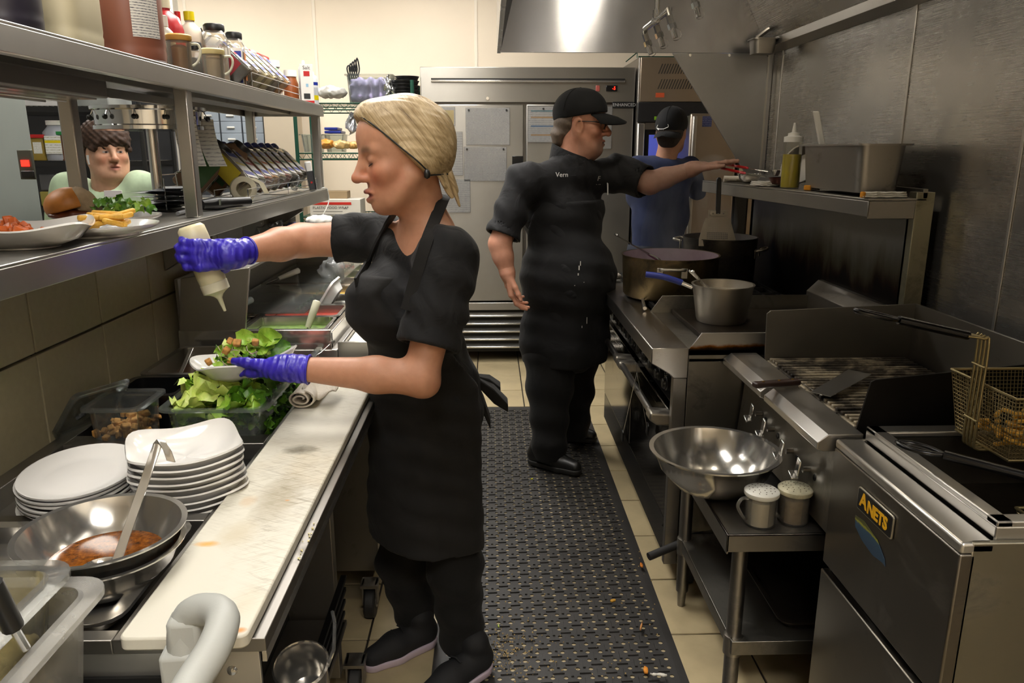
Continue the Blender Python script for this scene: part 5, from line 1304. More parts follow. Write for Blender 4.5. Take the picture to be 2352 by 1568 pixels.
def crumple(name, c, r, mt, label, cat, seed, sq=(1, 1, 1), amp=.35, h=.008):
    rs = np.random.RandomState(seed); c = Vector(c); R = max(r)*1.5
    S = Sol((c.x-R, c.y-R, c.z-r[2]*1.3), (c.x+R, c.y+R, c.z+r[2]*1.6), h)
    S.ell(c, r)
    ks = rs.uniform(-1, 1, (7, 3)); ph = rs.uniform(0, 6, 7); m_ = min(r)
    def f(X, Y, Z):
        o = 0
        for k in range(7):
            kk = ks[k]/np.linalg.norm(ks[k])*(3.0+k*1.6)/m_*.6
            o = o+np.abs(np.sin(kk[0]*(X-c.x)+kk[1]*(Y-c.y)+kk[2]*(Z-c.z)+ph[k]))/(1.5+k*.6)
        return (o-1.0)*m_*amp*1.6
    S.disp(f); S.plane((c.x, c.y, c.z-r[2]*.85), (0, 0, -1))
    o = solid(name, S, mt, None, 1); tag(o, label, cat); o.data.set_sharp_from_angle(angle=math.radians(50))
    return o
crumple('plastic_bag', A(765, 630, y=3.45), (.07, .06, .10), FILM, 'clear crumpled plastic bag standing behind the apron sleeve', 'bag', 3)
crumple('plastic_bag', A(640, 535, y=3.4), (.12, .10, .06), FILM, 'big clear plastic bag with gloves under the pass shelf end', 'bag', 5)
crumple('blue_glove', A(672, 518, y=3.42), (.035, .03, .018), plain('nitrile_blue', '2b2fae', .35), 'loose blue glove lying on the clear bag', 'glove', 8, h=.004)
crumple('paper_towel', A(735, 507, y=3.5), (.07, .05, .03), PAPER, 'crumpled white wrap beside the plastic film box', 'paper', 11, amp=.12, h=.005)
# ================================================================ what stands on the lower deck of the pass
ZD = 1.367
def oval_plate(c, rx, ry, rz, label):
    t = platter('serving_plate', c, rx, ry, rz, label, 'served plates', ZD); return t
cp = thing('square_dish', (-.955, 1.60, ZD), 'white flared dish heaped with diced carrots on the pass', 'bowl', None, .35)
sqbowl_mesh(cp, .125, .04)
CAR = plain('roast_carrot', 'c25a16', .45, 0, .25, 60, .2, 150)
for i in range(95):
    a = random.random()*6.28; r = .075*math.sqrt(random.random()); p = (-.985+r*math.cos(a), 1.575+r*math.sin(a), ZD+.022+.045*(1-r/.08)*random.random()**.5)
    crouton(cp, p, random.uniform(.013, .02), 'carrot_dice', CAR)
PL_ = A(232, 522, z=1.385)
spl = oval_plate((PL_.x, PL_.y), .115, .14, -.3, 'white oval plate with a bun sandwich, fries and greens')
BUN = plain('bun_crust', 'b9742c', .5, 0, .22, 30, .15, 120); CRUMB = plain('bun_crumb', '9a8466', .8, 0, .2, 60, .3, 150)
bq = A(158, 490, z=1.40)
bn = thing('sandwich_bun', (bq.x, bq.y, ZD+.02), 'toasted round bun leaning on the pulled meat sandwich', 'sandwich')
S = Sol((bq.x-.1, bq.y-.1, ZD), (bq.x+.1, bq.y+.1, ZD+.14), .0035)
S.ell((bq.x, bq.y, ZD+.055), (.056, .054, .045), Euler((0, -.25, .3)).to_matrix()).plane((bq.x, bq.y, ZD+.042), Euler((0, -.25, .3)).to_matrix() @ Vector((0, 0, -1)))
solid('bun_top', S, BUN, bn, 3)
S = Sol((bq.x-.1, bq.y-.1, ZD), (bq.x+.1, bq.y+.1, ZD+.1), .004)
S.ell((bq.x+.01, bq.y, ZD+.03), (.058, .056, .016)).disp(lambda X, Y, Z: .004*np.sin(90*X)*np.sin(80*Y)+.003*np.sin(200*Z+60*X))
solid('meat_filling', S, plain('pulled_meat', '5a2a14', .4, 0, .4, 60, .5, 120), bn, 1)
bz = A(207, 480, z=1.41)
bh = thing('sandwich_bun', (bz.x, bz.y, ZD+.02), 'open bun half standing cut side to the viewer', 'sandwich')
S = Sol((bz.x-.11, bz.y-.12, ZD), (bz.x+.11, bz.y+.12, ZD+.15), .004)
Rb = Euler((-1.15, .1, -.35)).to_matrix()
S.ell((bz.x, bz.y, ZD+.06), (.055, .054, .04), Rb).plane((bz.x, bz.y-.01, ZD+.06), Rb @ Vector((0, 0, 1)))
V_, F_ = S.mesh(); V_ = S.relax(V_, F_, 2)
o_ = mk_mesh('bun_half', V_, F_, CRUMB, bh)
SHOE = plain('fry_gold', 'd9a63e', .55, 0, .2, 50, .2, 150)
fq = A(246, 512, z=1.40)
for i in range(16):
    p = (fq.x+random.uniform(-.03, .03), fq.y+random.uniform(-.05, .06), ZD+.03+random.uniform(0, .022))
    MB().cbox(p, (random.uniform(.05, .075), .012, .012), (random.uniform(-.2, .2), random.uniform(-.25, .25), random.uniform(.3, 1.8))).build('french_fry', SHOE, spl, 30, .004)
gq = A(275, 490, z=1.40)
sl2 = oval_plate((gq.x-.02, gq.y+.05), .1, .11, .2, 'white plate with green salad garnish behind the fries')
for i in range(34):
    mb = MB(); leaf_mesh(mb, (gq.x+random.uniform(-.06, .055), gq.y+random.uniform(-.05, .1), ZD+.035+random.uniform(0, .03)), random.uniform(.025, .045), rm3(.9), random.uniform(-.5, .6), ruf=.35); mb.build('salad_leaf', LF[random.choice([0, 0, 1])], sl2, 180)
for i in range(20):
    a = random.random()*6; p = Vector((bq.x+.045+random.uniform(-.02, .02), bq.y+.02+random.uniform(-.03, .03), ZD+.045)); MB().tube([p, p+Vector((math.cos(a)*.02, math.sin(a)*.02, random.uniform(-.004, .006)))], .0012, 5).build('cheese_shred', PANIN[4], spl)
# pile of order slips on a spike
pp = thing('order_slip_pile', (-1.1, 2.62, ZD), 'messy pile of grey order slips stuck on a spike', 'paper pile')
for i in range(16):
    x, y = -1.09+random.uniform(-.05, .05), 2.62+random.uniform(-.05, .05)
    mb = MB(); leaf = []
    a = random.uniform(.9, 2.0); cx, sn = math.cos(a), math.sin(a); L, W_ = .10, .05; nseg = 6
    vs = []
    for k in range(nseg+1):
        f = k/nseg*2-1; zz = ZD+.004+i*.0042+.004*f*f+random.uniform(-.001, .001)
        for s_ in (-1, 1): vs.append((x+f*L*cx-s_*W_*sn, y+f*L*sn+s_*W_*cx, zz))
    mb._a(vs, [(2*k, 2*k+1, 2*k+3, 2*k+2) for k in range(nseg)]).build('order_slip', plain('slip_grey_%d' % (i % 3), ['b3b6b8', 'd6d7d6', '8b8f94'][i % 3], .6, 0, .1), pp, 60)
MB().tube([(-1.06, 2.56, ZD+.0), (-1.06, 2.56, ZD+.105)], .002, 6).build('spike', CHROME, pp)
MB().lathe([(0, .004), (.03, .003), (.032, 0)], (-1.06, 2.56, ZD), 20).build('spike_base', BLACK, pp)
pn = thing('pen', A(430, 485, z=ZD+.006), 'grey marker pen lying in front of the slips', 'pen')
MB().cyl(A(408, 490, z=ZD+.007), A(440, 482, z=ZD+.007), .006, n=10).build('barrel', plain('pen_grey', '8d8d90', .4), pn, 40); MB().cyl(A(440, 482, z=ZD+.007), A(456, 478, z=ZD+.007), .0065, n=10).build('cap', BLACK, pn, 40)
hsb = thing('hot_sauce_bottle', (-.99, 2.64, ZD), 'small clear bottle with a little red sauce by the post', 'bottle')
MB().lathe([(0, 0), (.016, 0), (.018, .004), (.018, .055), (.008, .075), (.007, .09), (0, .09)], (-.99, 2.64, ZD), 20).build('bottle_glass', clear('sauce_glass', 'e6d9c8', .15), hsb, 50)
MB().lathe([(0, .002), (.016, .003), (.016, .025), (0, .025)], (-.99, 2.64, ZD), 20).build('red_sauce', plain('red_sauce', 'a3200c', .3), hsb, 50)
MB().lathe([(.008, .088), (.009, .09), (.009, .102), (0, .103)], (-.99, 2.64, ZD), 14).build('bottle_cap', WHITE, hsb, 50)
tgun = thing('label_gun', (-.93, 2.75, ZD), 'black handheld thermometer with small display lying on the pass', 'thermometer')
g0, g1 = A(462, 470, z=ZD+.02), A(572, 462, z=ZD+.02)
MB().tube([g0, g0+(g1-g0)*.3, g0+(g1-g0)*.55, g1], .02, 12, rr=[.017, .022, .018, .016]).build('body', BLACK, tgun, 60)
MB().cbox(g0+(g1-g0)*.3+Vector((.018, -.012, .006)), (.004, .03, .02), (0, 0, .2)).build('display', plain('lcd', '6b7264', .3), tgun)
# order wheel on its pole
ow = thing('ticket_carousel', (-1.2, 2.9, ZD), 'round stainless order wheel with black clips on a pole', 'order wheel')
wc = A(345, 275, y=2.75); wc.z = 1.665; wr_ = .178
MB().lathe([(.03, .03), (wr_*.98, .033), (wr_*1.03, .036), (wr_*1.03, .026), (wr_*.97, .022), (wr_*.96, -.022), (wr_*1.0, -.026), (wr_*1.0, -.038), (wr_*.9, -.036), (.03, -.034)], wc, 56).build('drum', CHROME, ow, 40)
MB().cyl((wc.x, wc.y, ZD), (wc.x, wc.y, wc.z-.03), .018, n=20).build('pole', STP, ow, 40)
MB().lathe([(0, 0), (.07, 0), (.07, .006), (.02, .012)], (wc.x, wc.y, ZD), 28).build('base', STP, ow, 40)
for k in range(12):
    a = 2*PI*k/12+.15; d = Vector((math.cos(a), math.sin(a), 0)); p = wc+d*(wr_*.985)
    c = MB().tube([p+Vector((0, 0, .024)), p+d*.012+Vector((0, 0, .0)), p+d*.006+Vector((0, 0, -.002))], .0018, 6).build('clip', CHROME, ow)
    MB().at(T(*(p+d*.012))).lathe([(0, -.009), (.007, -.006), (.009, 0), (.007, .006), (0, .009)], (0, 0, 0), 12).build('clip_ball', BLACK, c, 60)
def slip(name, top, wdt, hgt, ang, label, lean=.1, txt=True):
    o = thing(name, top, label, 'order slip', 'hanging order slips')
    M = frame(top, (math.cos(ang), math.sin(ang), 0), (lean*math.sin(ang), -lean*math.cos(ang), 1))
    n = 8; vs = []
    for k in range(n+1):
        f = k/n
        for s_ in (-1, 1): vs.append((s_*wdt/2+.02*f*f, -hgt*f, .03*f*f))
    s = MB().at(M)._a(vs, [(2*k, 2*k+1, 2*k+3, 2*k+2) for k in range(n)]).build('slip_paper', printed('guest_check_print', 'dcdcd4', '77797c', 24, 3, .7), o, 60, uv=True)
    if txt: text('heading', 'GUEST CHECK', INK, M @ T(0, -.016, .002), .012, o, .0002)
    return o
slip('guest_check', wc+Vector((.150, -.09, .005)), .07, .16, .35, 'long paper guest check hanging from the order wheel front', .1)
slip('guest_check', wc+Vector((.172, .03, .0)), .07, .16, .9, 'second guest check hanging behind the square post', .0, False)
# spice containers in wire racks
def spice(name, M, label, body, cap, w_=.045, d_=.07, h=.17, lab=None, group='spice containers', clearb=True, capr=None):
    o = thing(name, M.translation, label, 'spice jar', group); o.rotation_euler = M.to_euler()
    r = .012
    rings = [[(x, y, z) for x, y in rrect(-w_/2*s, -d_/2*s, w_/2*s, d_/2*s, r*s)] for s, z in ((.92, 0), (1, .004), (1, h*.86), (.8, h*.93), (.62, h))]
    MB().loft(rings).build('jar_body', clear('jar_plastic', 'ece8de', .12, .1) if clearb else body, o, 40, local=True)
    if clearb: MB().prism(rrect(-w_/2*.94, -d_/2*.94, w_/2*.94, d_/2*.94, r*.9), 'z', .004, h*.72).build('contents', body, o, 40, local=True)
    cr_ = capr or min(w_, d_)*.46
    MB().lathe([(cr_, h-.004), (cr_*1.03, h), (cr_*1.03, h+.016), (cr_*.95, h+.02), (0, h+.02)], (0, 0, 0), 20).build('cap', cap, o, 40, local=True)
    if lab:
        MB().box((-w_/2-.0008, -d_/2*.8, h*.2), (-w_/2, d_/2*.8, h*.72)).build('side_label', lab, o, 0, local=True); MB().box((w_/2, -d_/2*.8, h*.2), (w_/2+.0008, d_/2*.8, h*.72)).build('side_label', lab, o, 0, local=True)
        MB().box((-w_*.42, -d_/2-.0012, h*.08), (w_*.42, -d_/2, h*.80)).build('label', plain('jar_label_white', 'dcd8cc', .5, 0, .15, 60), o, 0, local=True)
        for z0, z1, c in ((.14, .24, BLUE), (.62, .74, BLUE), (.4, .46, lab)): MB().box((-w_*.36, -d_/2-.0018, h*z0), (w_*.36, -d_/2-.0012, h*z1)).build('label_band', c, o, 0, local=True)
    return o
SPC = ['6d5a3a', '4c4a2a', 'a0521c', 'c0842a', '77612f', '8a3a1a', '3e3626']
SPM = [plain('spice_'+c, c, .85, 0, .35, 90, .4, 200) for c in SPC]
LBM = [plain('lab_yellow', 'c9b52a', .5), plain('lab_red', 'a8303a', .5), plain('lab_green', '3a6a35', .5), plain('lab_orange', 'c26a1e', .5)]
spn = ['brown', 'dark green', 'orange', 'golden', 'tan', 'brick red', 'black brown']
for k in range(9):
    y = 3.02+k*.105
    bot = Vector((-.93, y, 1.418)); axd = Vector((-.62, .18, .62)).normalized()
    M = frame(bot, Vector((0, 1, 0)), axd.cross(Vector((0, 1, 0))).cross(Vector((0, 1, 0)))*-1)
    z = axd; x = Vector((0, 1, 0)); x = (x-z*x.dot(z)).normalized(); yy_ = z.cross(x)
    M = Matrix(((x.x, yy_.x, z.x, bot.x), (x.y, yy_.y, z.y, bot.y), (x.z, yy_.z, z.z, bot.z), (0, 0, 0, 1)))
    spice('spice_jar', M, ['nearest', 'second', 'third', 'fourth', 'middle', 'sixth', 'seventh', 'eighth', 'farthest'][k]+' blue capped spice jar leaning in the lower wire rack, %s spice' % spn[k % 7], SPM[k % 7], BLUE if k != 3 else BLACK, .075 if k else .10, .085, .20, LBM[k % 4])
def wire_rack(name, y0, y1, x0, x1, z, h, label):
    o = thing(name, ((x0+x1)/2, (y0+y1)/2, z), label, 'wire rack', 'wire racks')
    for zz in (z+.004, z+h*.5, z+h): MB().tube([(x1, y0, zz), (x1, y1, zz)], .0022, 6).build('front_wire', CHROME, o, 60)
    for y in (y0, (y0+y1)/2, y1):
        MB().tube([(x1, y, z+h), (x1, y, z+.004), (x0, y, z+.004), (x0-.01, y, z+h*2.1)], .0024, 6).build('frame_wire', CHROME, o, 60)
    for zz in (z+h*1.2, z+h*2.1): MB().tube([(x0-.006, y0, zz), (x0-.006, y1, zz)], .0022, 6).build('back_wire', CHROME, o, 60)
    return o
wire_rack('wire_rack', 2.86, 4.0, -1.13, -.885, ZD, .055, 'lower wire rack holding blue capped spice jars')
for k in range(2):
    bot = Vector((-1.16+.03*k, 2.98+.14*k, ZD+.045)); z = Vector((.52, .30, .62)).normalized(); x = Vector((-.2, 1, 0)); x = (x-z*x.dot(z)).normalized(); yy_ = z.cross(x)
    M = Matrix(((x.x, yy_.x, z.x, bot.x), (x.y, yy_.y, z.y, bot.y), (x.z, yy_.z, z.z, bot.z), (0, 0, 0, 1)))
    spice('large_spice_jar', M, ['big tan spice jar with black lid leaning behind the order wheel', 'second big spice jar leaning behind the tan one'][k], plain('tan_spice_%d' % k, ['a08670', '8a6a4a'][k], .7, 0, .1), BLACK, .095, .11, .21, LBM[2], 'large spice jars', False, .036)
wire_rack('wire_rack', 2.9, 3.25, -1.2, -1.02, ZD, .05, 'small wire rack under the leaning big spice jars')
tr_ = thing('tape_roll', (-.93, 2.93, ZD), 'roll of cream label tape with its end pulled out', 'tape roll')
MB().at(T(-.935, 2.97, ZD+.05, PI/2, 0, .5)).lathe([(.028, -.012), (.048, -.012), (.048, .012), (.028, .012), (.028, -.012)], (0, 0, 0), 32).build('roll', plain('label_tape', 'd8d0b4', .5), tr_, 40)
strip(MB(), [Vector((-.905, 2.99, ZD+.09)), Vector((-.88, 3.02, ZD+.07)), Vector((-.868, 3.04, ZD+.03))], [(.5, .8, 0)]*3, .024, .0006).build('tape_end', MATS['label_tape'], tr_)
# scale / probe thermometer and bag at the far end, cable
th = thing('digital_probe', (-.885, 3.86, ZD), 'white and grey digital probe unit standing at the shelf end', 'thermometer')
MB().at(T(-.885, 3.86, ZD+.07, 0, -.12, .3)).cbox((0, 0, 0), (.03, .05, .14)).build('case', WHITE, th, 30, .006)
MB().at(T(-.885, 3.86, ZD+.07, 0, -.12, .3)).cbox((.016, -.01, -.02), (.004, .045, .095)).cbox((0, -.026, -.02), (.028, .004, .09)).build('face', DARKGREY, th, 30, .004)
MB().at(T(-.885, 3.86, ZD+.07, 0, -.12, .3)).cbox((0, -.0285, -.03), (.009, .002, .009)).build('red_button', RED, th)
crumple('plastic_bag', (-.93, 3.70, ZD+.055), (.035, .06, .055), FILM, 'clear plastic bag slumped beside the digital probe', 'bag', 21, h=.005)
tag(MB().tube(catmull([(-.86, 4.0, ZD+.005), (-.842, 4.03, ZD+.0), (-.838, 4.04, 1.30), (-.87, 3.96, 1.22), (-.92, 3.85, 1.15)], 6), .0025, 6).build('white_cable', WHITE, None, 60), 'thin white cable dangling off the far end of the pass', 'cable')
# ================================================================ what stands on the upper deck
ZU = 1.783
def at_u(u, x): return A(u, 100, x=x).y
def jug(name, u, x, r, h, mt, label, cap=None, lab=None, sq=2, n=32, neck=.3):
    y = at_u(u, x)
    o = thing(name, (x, y, ZU), label, 'jug', 'jugs on the upper shelf')
    fn = (lambda a, q, z: (q*(abs(math.cos(a))**sq+abs(math.sin(a))**sq)**(-1/sq), z)) if sq != 2 else None
    MB().lathe([(0, 0), (r*.88, 0), (r*.98, .008), (r, .03), (r*.985, .036), (r, .045), (r, h*.7), (r*.8, h*.86), (r*neck, h*.95), (r*neck, h)], (0, 0, 0), n, fn=fn).build('jug_body', mt, o, 40, local=True)
    if cap: MB().lathe([(r*neck*1.15, h-.005), (r*neck*1.15, h+.025), (0, h+.027)], (0, 0, 0), 20).build('cap', cap, o, 40, local=True)
    return o
jug('dark_jug', 18, -.97, .07, .25, plain('dark_purple_plastic', '2a2630', .35), 'dark purple jug at the left end of the upper shelf', BLACK)
jug('pale_jug', 128, -.99, .085, .28, plain('cream_translucent', 'cfc3a0', .45, 0, .04), 'square pale cream jug on the upper shelf', WHITE, sq=5, n=48)
jug('blue_grey_tub', 214, -1.08, .085, .26, plain('blue_grey_plastic', '474a58', .4), 'blue grey tub behind the brown jug', sq=5, n=48)
bj = jug('brown_jug', 298, -.955, .088, .33, plain('brown_sauce_jug', '86503c', .4, 0, .08, 3, sss=.1), 'big brown sauce jug with white printed label', WHITE)
yb = at_u(298, -.955)
lbm = MB()
for k in range(8):
    a0, a1 = -1.05+k*.11, -1.05+(k+1)*.11
    lbm.quad(*[(.0888*math.cos(a), .0888*math.sin(a), z) for a, z in ((a0, .06), (a1, .06), (a1, .26), (a0, .26))])
lbm.build('label', printed('jug_label_print', 'dedad0', '55555a', 60, 5, .55), bj, 60, uv=True, local=True)
jug('red_jug', 386, -1.08, .055, .24, plain('red_jug_plastic', 'a81f22', .3), 'red ketchup style jug with cream cap behind the brown jug', plain('cream_cap', 'd8cfae', .4))
jug('white_print_bottle', 384, -.965, .024, .14, plain('bottle_offwhite', 'c9c4b2', .4, 0, .3, 90), 'narrow white bottle with fine print beside the brown jug', WHITE)
jug('red_cap_bottle', 414, -1.12, .03, .235, plain('milky_plastic', 'cfc9bf', .4), 'milky bottle with red cap at the back of the shelf', RED)
jug('yellow_cap_bottle', 440, -1.08, .045, .235, plain('milky_plastic_2', 'c9bba6', .4), 'milky tapered bottle with yellow cap behind the shakers', YELLOW, neck=.35)
def cup(u, x, r, h, body, lidm, label, rot):
    y = at_u(u, x); o = thing('shaker_cup', (x, y, ZU), label, 'shaker', 'shaker cups on the upper shelf', rot)
    MB().lathe([(0, 0), (r*.93, 0), (r*.95, .003), (r, h), (r*.95, h), (r*.9, .005), (0, .005)], (0, 0, 0), 28).build('cup', clear('cup_amber', 'f2ece0', .08, .15), o, 50, local=True)
    MB().lathe([(0, .006), (r*.88, .006), (r*.92, h*.7), (r*.4, h*.8), (0, h*.78)], (0, 0, 0), 28).build('contents', body, o, 50, local=True)
    MB().lathe([(r*1.04, h-.008), (r*1.1, h-.004), (r*1.1, h+.006), (r*.95, h+.01), (0, h+.011)], (0, 0, 0), 28).build('lid', lidm, o, 40, local=True)
    MB().tube(catmull([(r, 0, h*.85), (r+.02, 0, h*.86), (r+.026, 0, h*.65), (r+.016, 0, h*.35), (r*.97, 0, h*.2)], 4), .004, 8).build('handle', IVORY, o, 60, local=True)
cup(410, -.91, .034, .095, plain('tan_powder', 'b08a5a', .8, 0, .1), plain('lid_amber', 'c99846', .5), 'tan seasoning cup with amber lid and handle', .6)
cup(486, -.895, .034, .085, plain('white_powder', 'e2dfdc', .8, 0, .03), plain('lid_cream', 'dcc98c', .5), 'white salt cup with cream lid and handle', .4)
def ujar(u, x, w_, h, body, label, cap=BLACK, rz=.2, lab=None):
    y = at_u(u, x); spice('large_spice_jar', T(x, y, ZU, 0, 0, rz), label, body, cap, w_, w_, h, lab, 'tall spice jars', True, w_*.42)
ujar(447, -.98, .05, .105, SPM[6], 'small jar of dark spice between the two cups', BLACK)
ujar(494, -1.0, .085, .20, plain('beige_powder', 'b59a78', .8, 0, .1), 'tall clear jar of beige powder with black lid', BLACK, .3)
yj = at_u(494, -1.0)
jl = MB().at(frame((-1.0+.0435, yj-.0435, ZU+.12), (.75, .66, 0), (0, 0, 1))).cbox((-.005, 0, .012), (.05, .03, .001)).build('stuck_label', printed('stuck_label_print', 'e6dfcf', '6b5a3a', 9, 4, .6), None, 0, uv=True); tag(jl, 'small white sticker on the tall beige powder jar', 'sticker')
ujar(538, -.97, .07, .19, plain('orange_powder', '9c6a34', .8, 0, .3, 14), 'tall jar of orange brown powder beside the rack', BLACK, .2, LBM[3])
tag(MB().at(T(-1.1, at_u(468, -1.1), ZU+.19, 0, 1.2, .3)).lathe([(0, .0), (.04, 0), (.045, .012), (0, .012)], (0, 0, 0), 28).build('steel_lid', STD, None, 40), 'round steel lid leaning behind the tall jars', 'lid')
yr0, yr1 = at_u(566, -.90), at_u(684, -.885)
wire_rack('wire_rack', yr0, yr1, -1.08, -.89, ZU, .06, 'upper wire rack of leaning spice jars')
nm = ['nearest', 'second', 'third', 'fourth', 'fifth', 'farthest']
for k in range(6):
    y = yr0+.05+k*(yr1-yr0-.06)/6
    bot = Vector((-.93, y, ZU+.045)); z = Vector((-.60, -.12, .60)).normalized(); x = Vector((0, 1, 0)); x = (x-z*x.dot(z)).normalized(); yy_ = z.cross(x)
    M = Matrix(((x.x, yy_.x, z.x, bot.x), (x.y, yy_.y, z.y, bot.y), (x.z, yy_.z, z.z, bot.z), (0, 0, 0, 1)))
    spice('spice_jar', M, '%s spice jar lying back in the upper wire rack, %s spice' % (nm[k], ['dark', 'grey', 'cream', 'yellow', 'tan', 'golden'][k]), [SPM[6], SPM[4], plain('cream_spice', 'd8c99a', .8), plain('cream_spice2', 'c9b878', .8), SPM[0], SPM[3]][k], WHITE, .07, .085, .185, LBM[(k+1) % 4])
rc = thing('red_lidded_bin', (-1.14, at_u(625, -1.14), ZU), 'grey bin with bright red lid behind the upper rack', 'bin')
yy0 = at_u(625, -1.14); yy0 = min(yy0, 3.8)
MB().box((-1.22, yy0-.13, ZU), (-1.08, yy0+.13, ZU+.185)).build('bin_body', DARKGREY, rc, 30, .01); MB().box((-1.235, yy0-.15, ZU+.185), (-1.065, yy0+.15, ZU+.215)).build('bin_lid', RED, rc, 30, .006)
for u, x, r, h, c, lab in ((662, -.985, .036, .135, '8a4a22', 'brown bottle with ribbed white lid near the salt carton'), (622, -1.03, .04, .165, 'c9c4ba', 'white lidded bottle behind the leaning jars')):
    jug('lidded_bottle', u, x, r, h, plain('bottle_'+c, c, .35), lab, WHITE, neck=.75)
sx_, sy_ = -.895, at_u(699, -.895)
sb_ = thing('salt_carton', (sx_, sy_, ZU), 'white and red salt carton near the shelf end', 'carton', None, .25)
MB().box((-.03, -.045, 0), (.03, .045, .18)).build('carton', plain('carton_white', 'dcd8d0', .6, 0, .04), sb_, 30, .001, local=True)
FS = lambda z: T(0, -.0456, z, PI/2)
for z0, z1, x0, x1, m__ in ((.0, .012, -.03, .03, RED), (.125, .148, -.014, .014, RED), (.075, .09, -.006, .006, plain('pale_blue', '8fb4cc', .6)), (.02, .045, -.018, .012, INK)):
    MB().box((x0, -.0458, z0), (x1, -.0452, z1)).build('print', m__, sb_, 0, local=True)
text('lettering', 'Salt', INK, mwm(sb_) @ FS(.163), .024, sb_, .0002)
for u, x, r, h, lab in ((712, -.93, .027, .2, 'white spray can with nozzle behind the salt carton'), (726, -.885, .022, .15, 'small white and blue spray can at the shelf end')):
    y = min(at_u(u, x), 4.06); o = thing('spray_can', (x, y, ZU), lab, 'spray can', 'spray cans')
    MB().lathe([(0, 0), (r, 0), (r, h*.82), (r*.75, h*.92), (r*.4, h*.95), (0, h*.95)], (0, 0, 0), 24).build('can', plain('can_white', 'd9dadb', .3, .2), o, 40, local=True)
    MB().lathe([(r*1.005, h*.3), (r*1.005, h*.55)], (0, 0, 0), 24).build('label', printed('can_print', 'c9ccd0', '44484c', 16, 3, .7), o, 40, uv=True, local=True)
    MB().lathe([(r*.3, h*.94), (r*.28, h*1.03), (r*.2, h*1.06), (0, h*1.06)], (0, 0, 0), 14).build('nozzle', WHITE, o, 40, local=True)
    if u == 726: MB().lathe([(r*1.01, h*.62), (r*1.01, h*.72)], (0, 0, 0), 24).build('blue_band', BLUE, o, local=True); MB().lathe([(r*1.012, h*.15), (r*1.012, h*.3)], (0, 0, 0), 24).build('yellow_band', YELLOW, o, local=True)
# ================================================================ freezer on the back wall, with papers
FZX0, FZX1, FZY = -.479, 1.022, 5.6
fz = thing('upright_freezer', (.27, 6.0, 0), 'two door stainless upright freezer with papers on its doors', 'freezer')
MB().box((FZX0+.01, FZY+.05, .1), (FZX1-.01, Y1-.03, 2.11)).build('cabinet', STD, fz, 30, .004)
MB().box((FZX0, FZY-.012, 1.885), (FZX1, FZY+.05, 2.12)).build('header', STR, fz, 30, .004)
MB().box((FZX0+.075, FZY-.02, 2.035), (FZX1-.075, FZY-.011, 2.045)).build('header_groove', plain('groove_dark', '2a2826', .5, .6), fz); MB().box((FZX0+.075, FZY-.024, 2.018), (FZX1-.075, FZY-.011, 2.033)).build('header_fold', STP, fz, 30, .002)
xm = A(1205, 400, y=FZY).x
for x0, x1 in ((FZX0, xm-.006), (xm+.006, FZX1)):
    d = MB().box((x0+.004, FZY-.012, .47), (x1-.004, FZY+.05, 1.872)).build('door', STR, fz, 30, .006)
MB().box((xm-.09, FZY-.016, 1.38), (xm-.012, FZY-.011, 1.52)).build('handle_recess', BLACKG, fz, 30, .004)
MB().box((FZX0, FZY-.005, .08), (FZX1, FZY+.04, .46)).build('base_panel', plain('base_dark', '1c1b1a', .5, .5), fz)
MB().box((FZX0+.01, FZY-.03, .405), (FZX1-.01, FZY, .46)).build('base_top', STR, fz, 30, .003)
for k in range(5):
    z = .37-k*.06
    MB().prism([(FZY-.005, z+.014), (FZY-.034, z-.008), (FZY-.034, z-.018), (FZY-.005, z+.004)], 'x', FZX0+.01, FZX1-.01).build('louver', STP, fz, 30, .002)
for x in (FZX0+.1, FZX1-.1): MB().cyl((x, FZY+.1, 0), (x, FZY+.1, .1), .03, n=14).build('foot', BLACK, fz)
c = A(1405, 203, y=FZY-.013); ds = MB().box((c.x-.04, FZY-.018, c.z-.02), (c.x+.04, FZY-.011, c.z+.02)).build('display', BLACKG, fz, 30, .003)
text('red_digits', '-5', plain('led_red', 'ff2010', .5, 0, 0, emit=6), frame((c.x+.015, FZY-.019, c.z), (1, 0, 0), (0, 0, 1)), .03, ds, .0003)
c = A(1373, 203, y=FZY-.013); MB().box((c.x-.014, FZY-.02, c.z-.02), (c.x+.014, FZY-.011, c.z+.02)).build('rocker_switch', plain('switch_red', 'a35048', .4), fz, 30, .003)
for u in (1120, 1298): c = A(u, 226, y=FZY-.013); MB().cyl((c.x, FZY-.02, c.z), (c.x, FZY-.011, c.z), .011, n=14).build('lock', CHROME, fz)
c = A(1431, 241, y=FZY-.013); bd_ = MB().box((c.x-.075, FZY-.017, c.z-.022), (c.x+.075, FZY-.011, c.z+.022)).build('brand_plate', BLACK, fz, 30, .002)
text('plate_lettering', 'ENHANCED', plain('plate_silver', 'b9b9b9', .4, .3), frame((c.x+.008, FZY-.0175, c.z), (1, 0, 0), (0, 0, 1)), .03, bd_, .0004)
PR1 = printed('paper_print_dense', 'd9d6d0', '8a8a8c', 60, 12, .62); PR2 = printed('paper_print_light', 'e2dfd8', 'a5a5a6', 34, 6, .7)
pap = [(1070, 248, 1170, 332, PR1, 'dense printed list in a clear sleeve, top centre of the left freezer door'), (1066, 338, 1163, 415, PR1, 'second printed list in a sleeve just below the top centre one'), (1012, 303, 1063, 402, PR2, 'narrow printed table sheet beside the hair bun'),
       (1004, 413, 1080, 487, PR2, 'lowest paper sheet on the left freezer door'), (985, 246, 1045, 288, PR2, 'small sheet with a yellow half at the top of the left door'), (1213, 245, 1282, 326, PR2, 'colour striped schedule on the right freezer door'), (1345, 245, 1403, 341, plain('paper_sleeve', 'cfcac2', .25), 'blank sleeve sheet behind the black cap')]
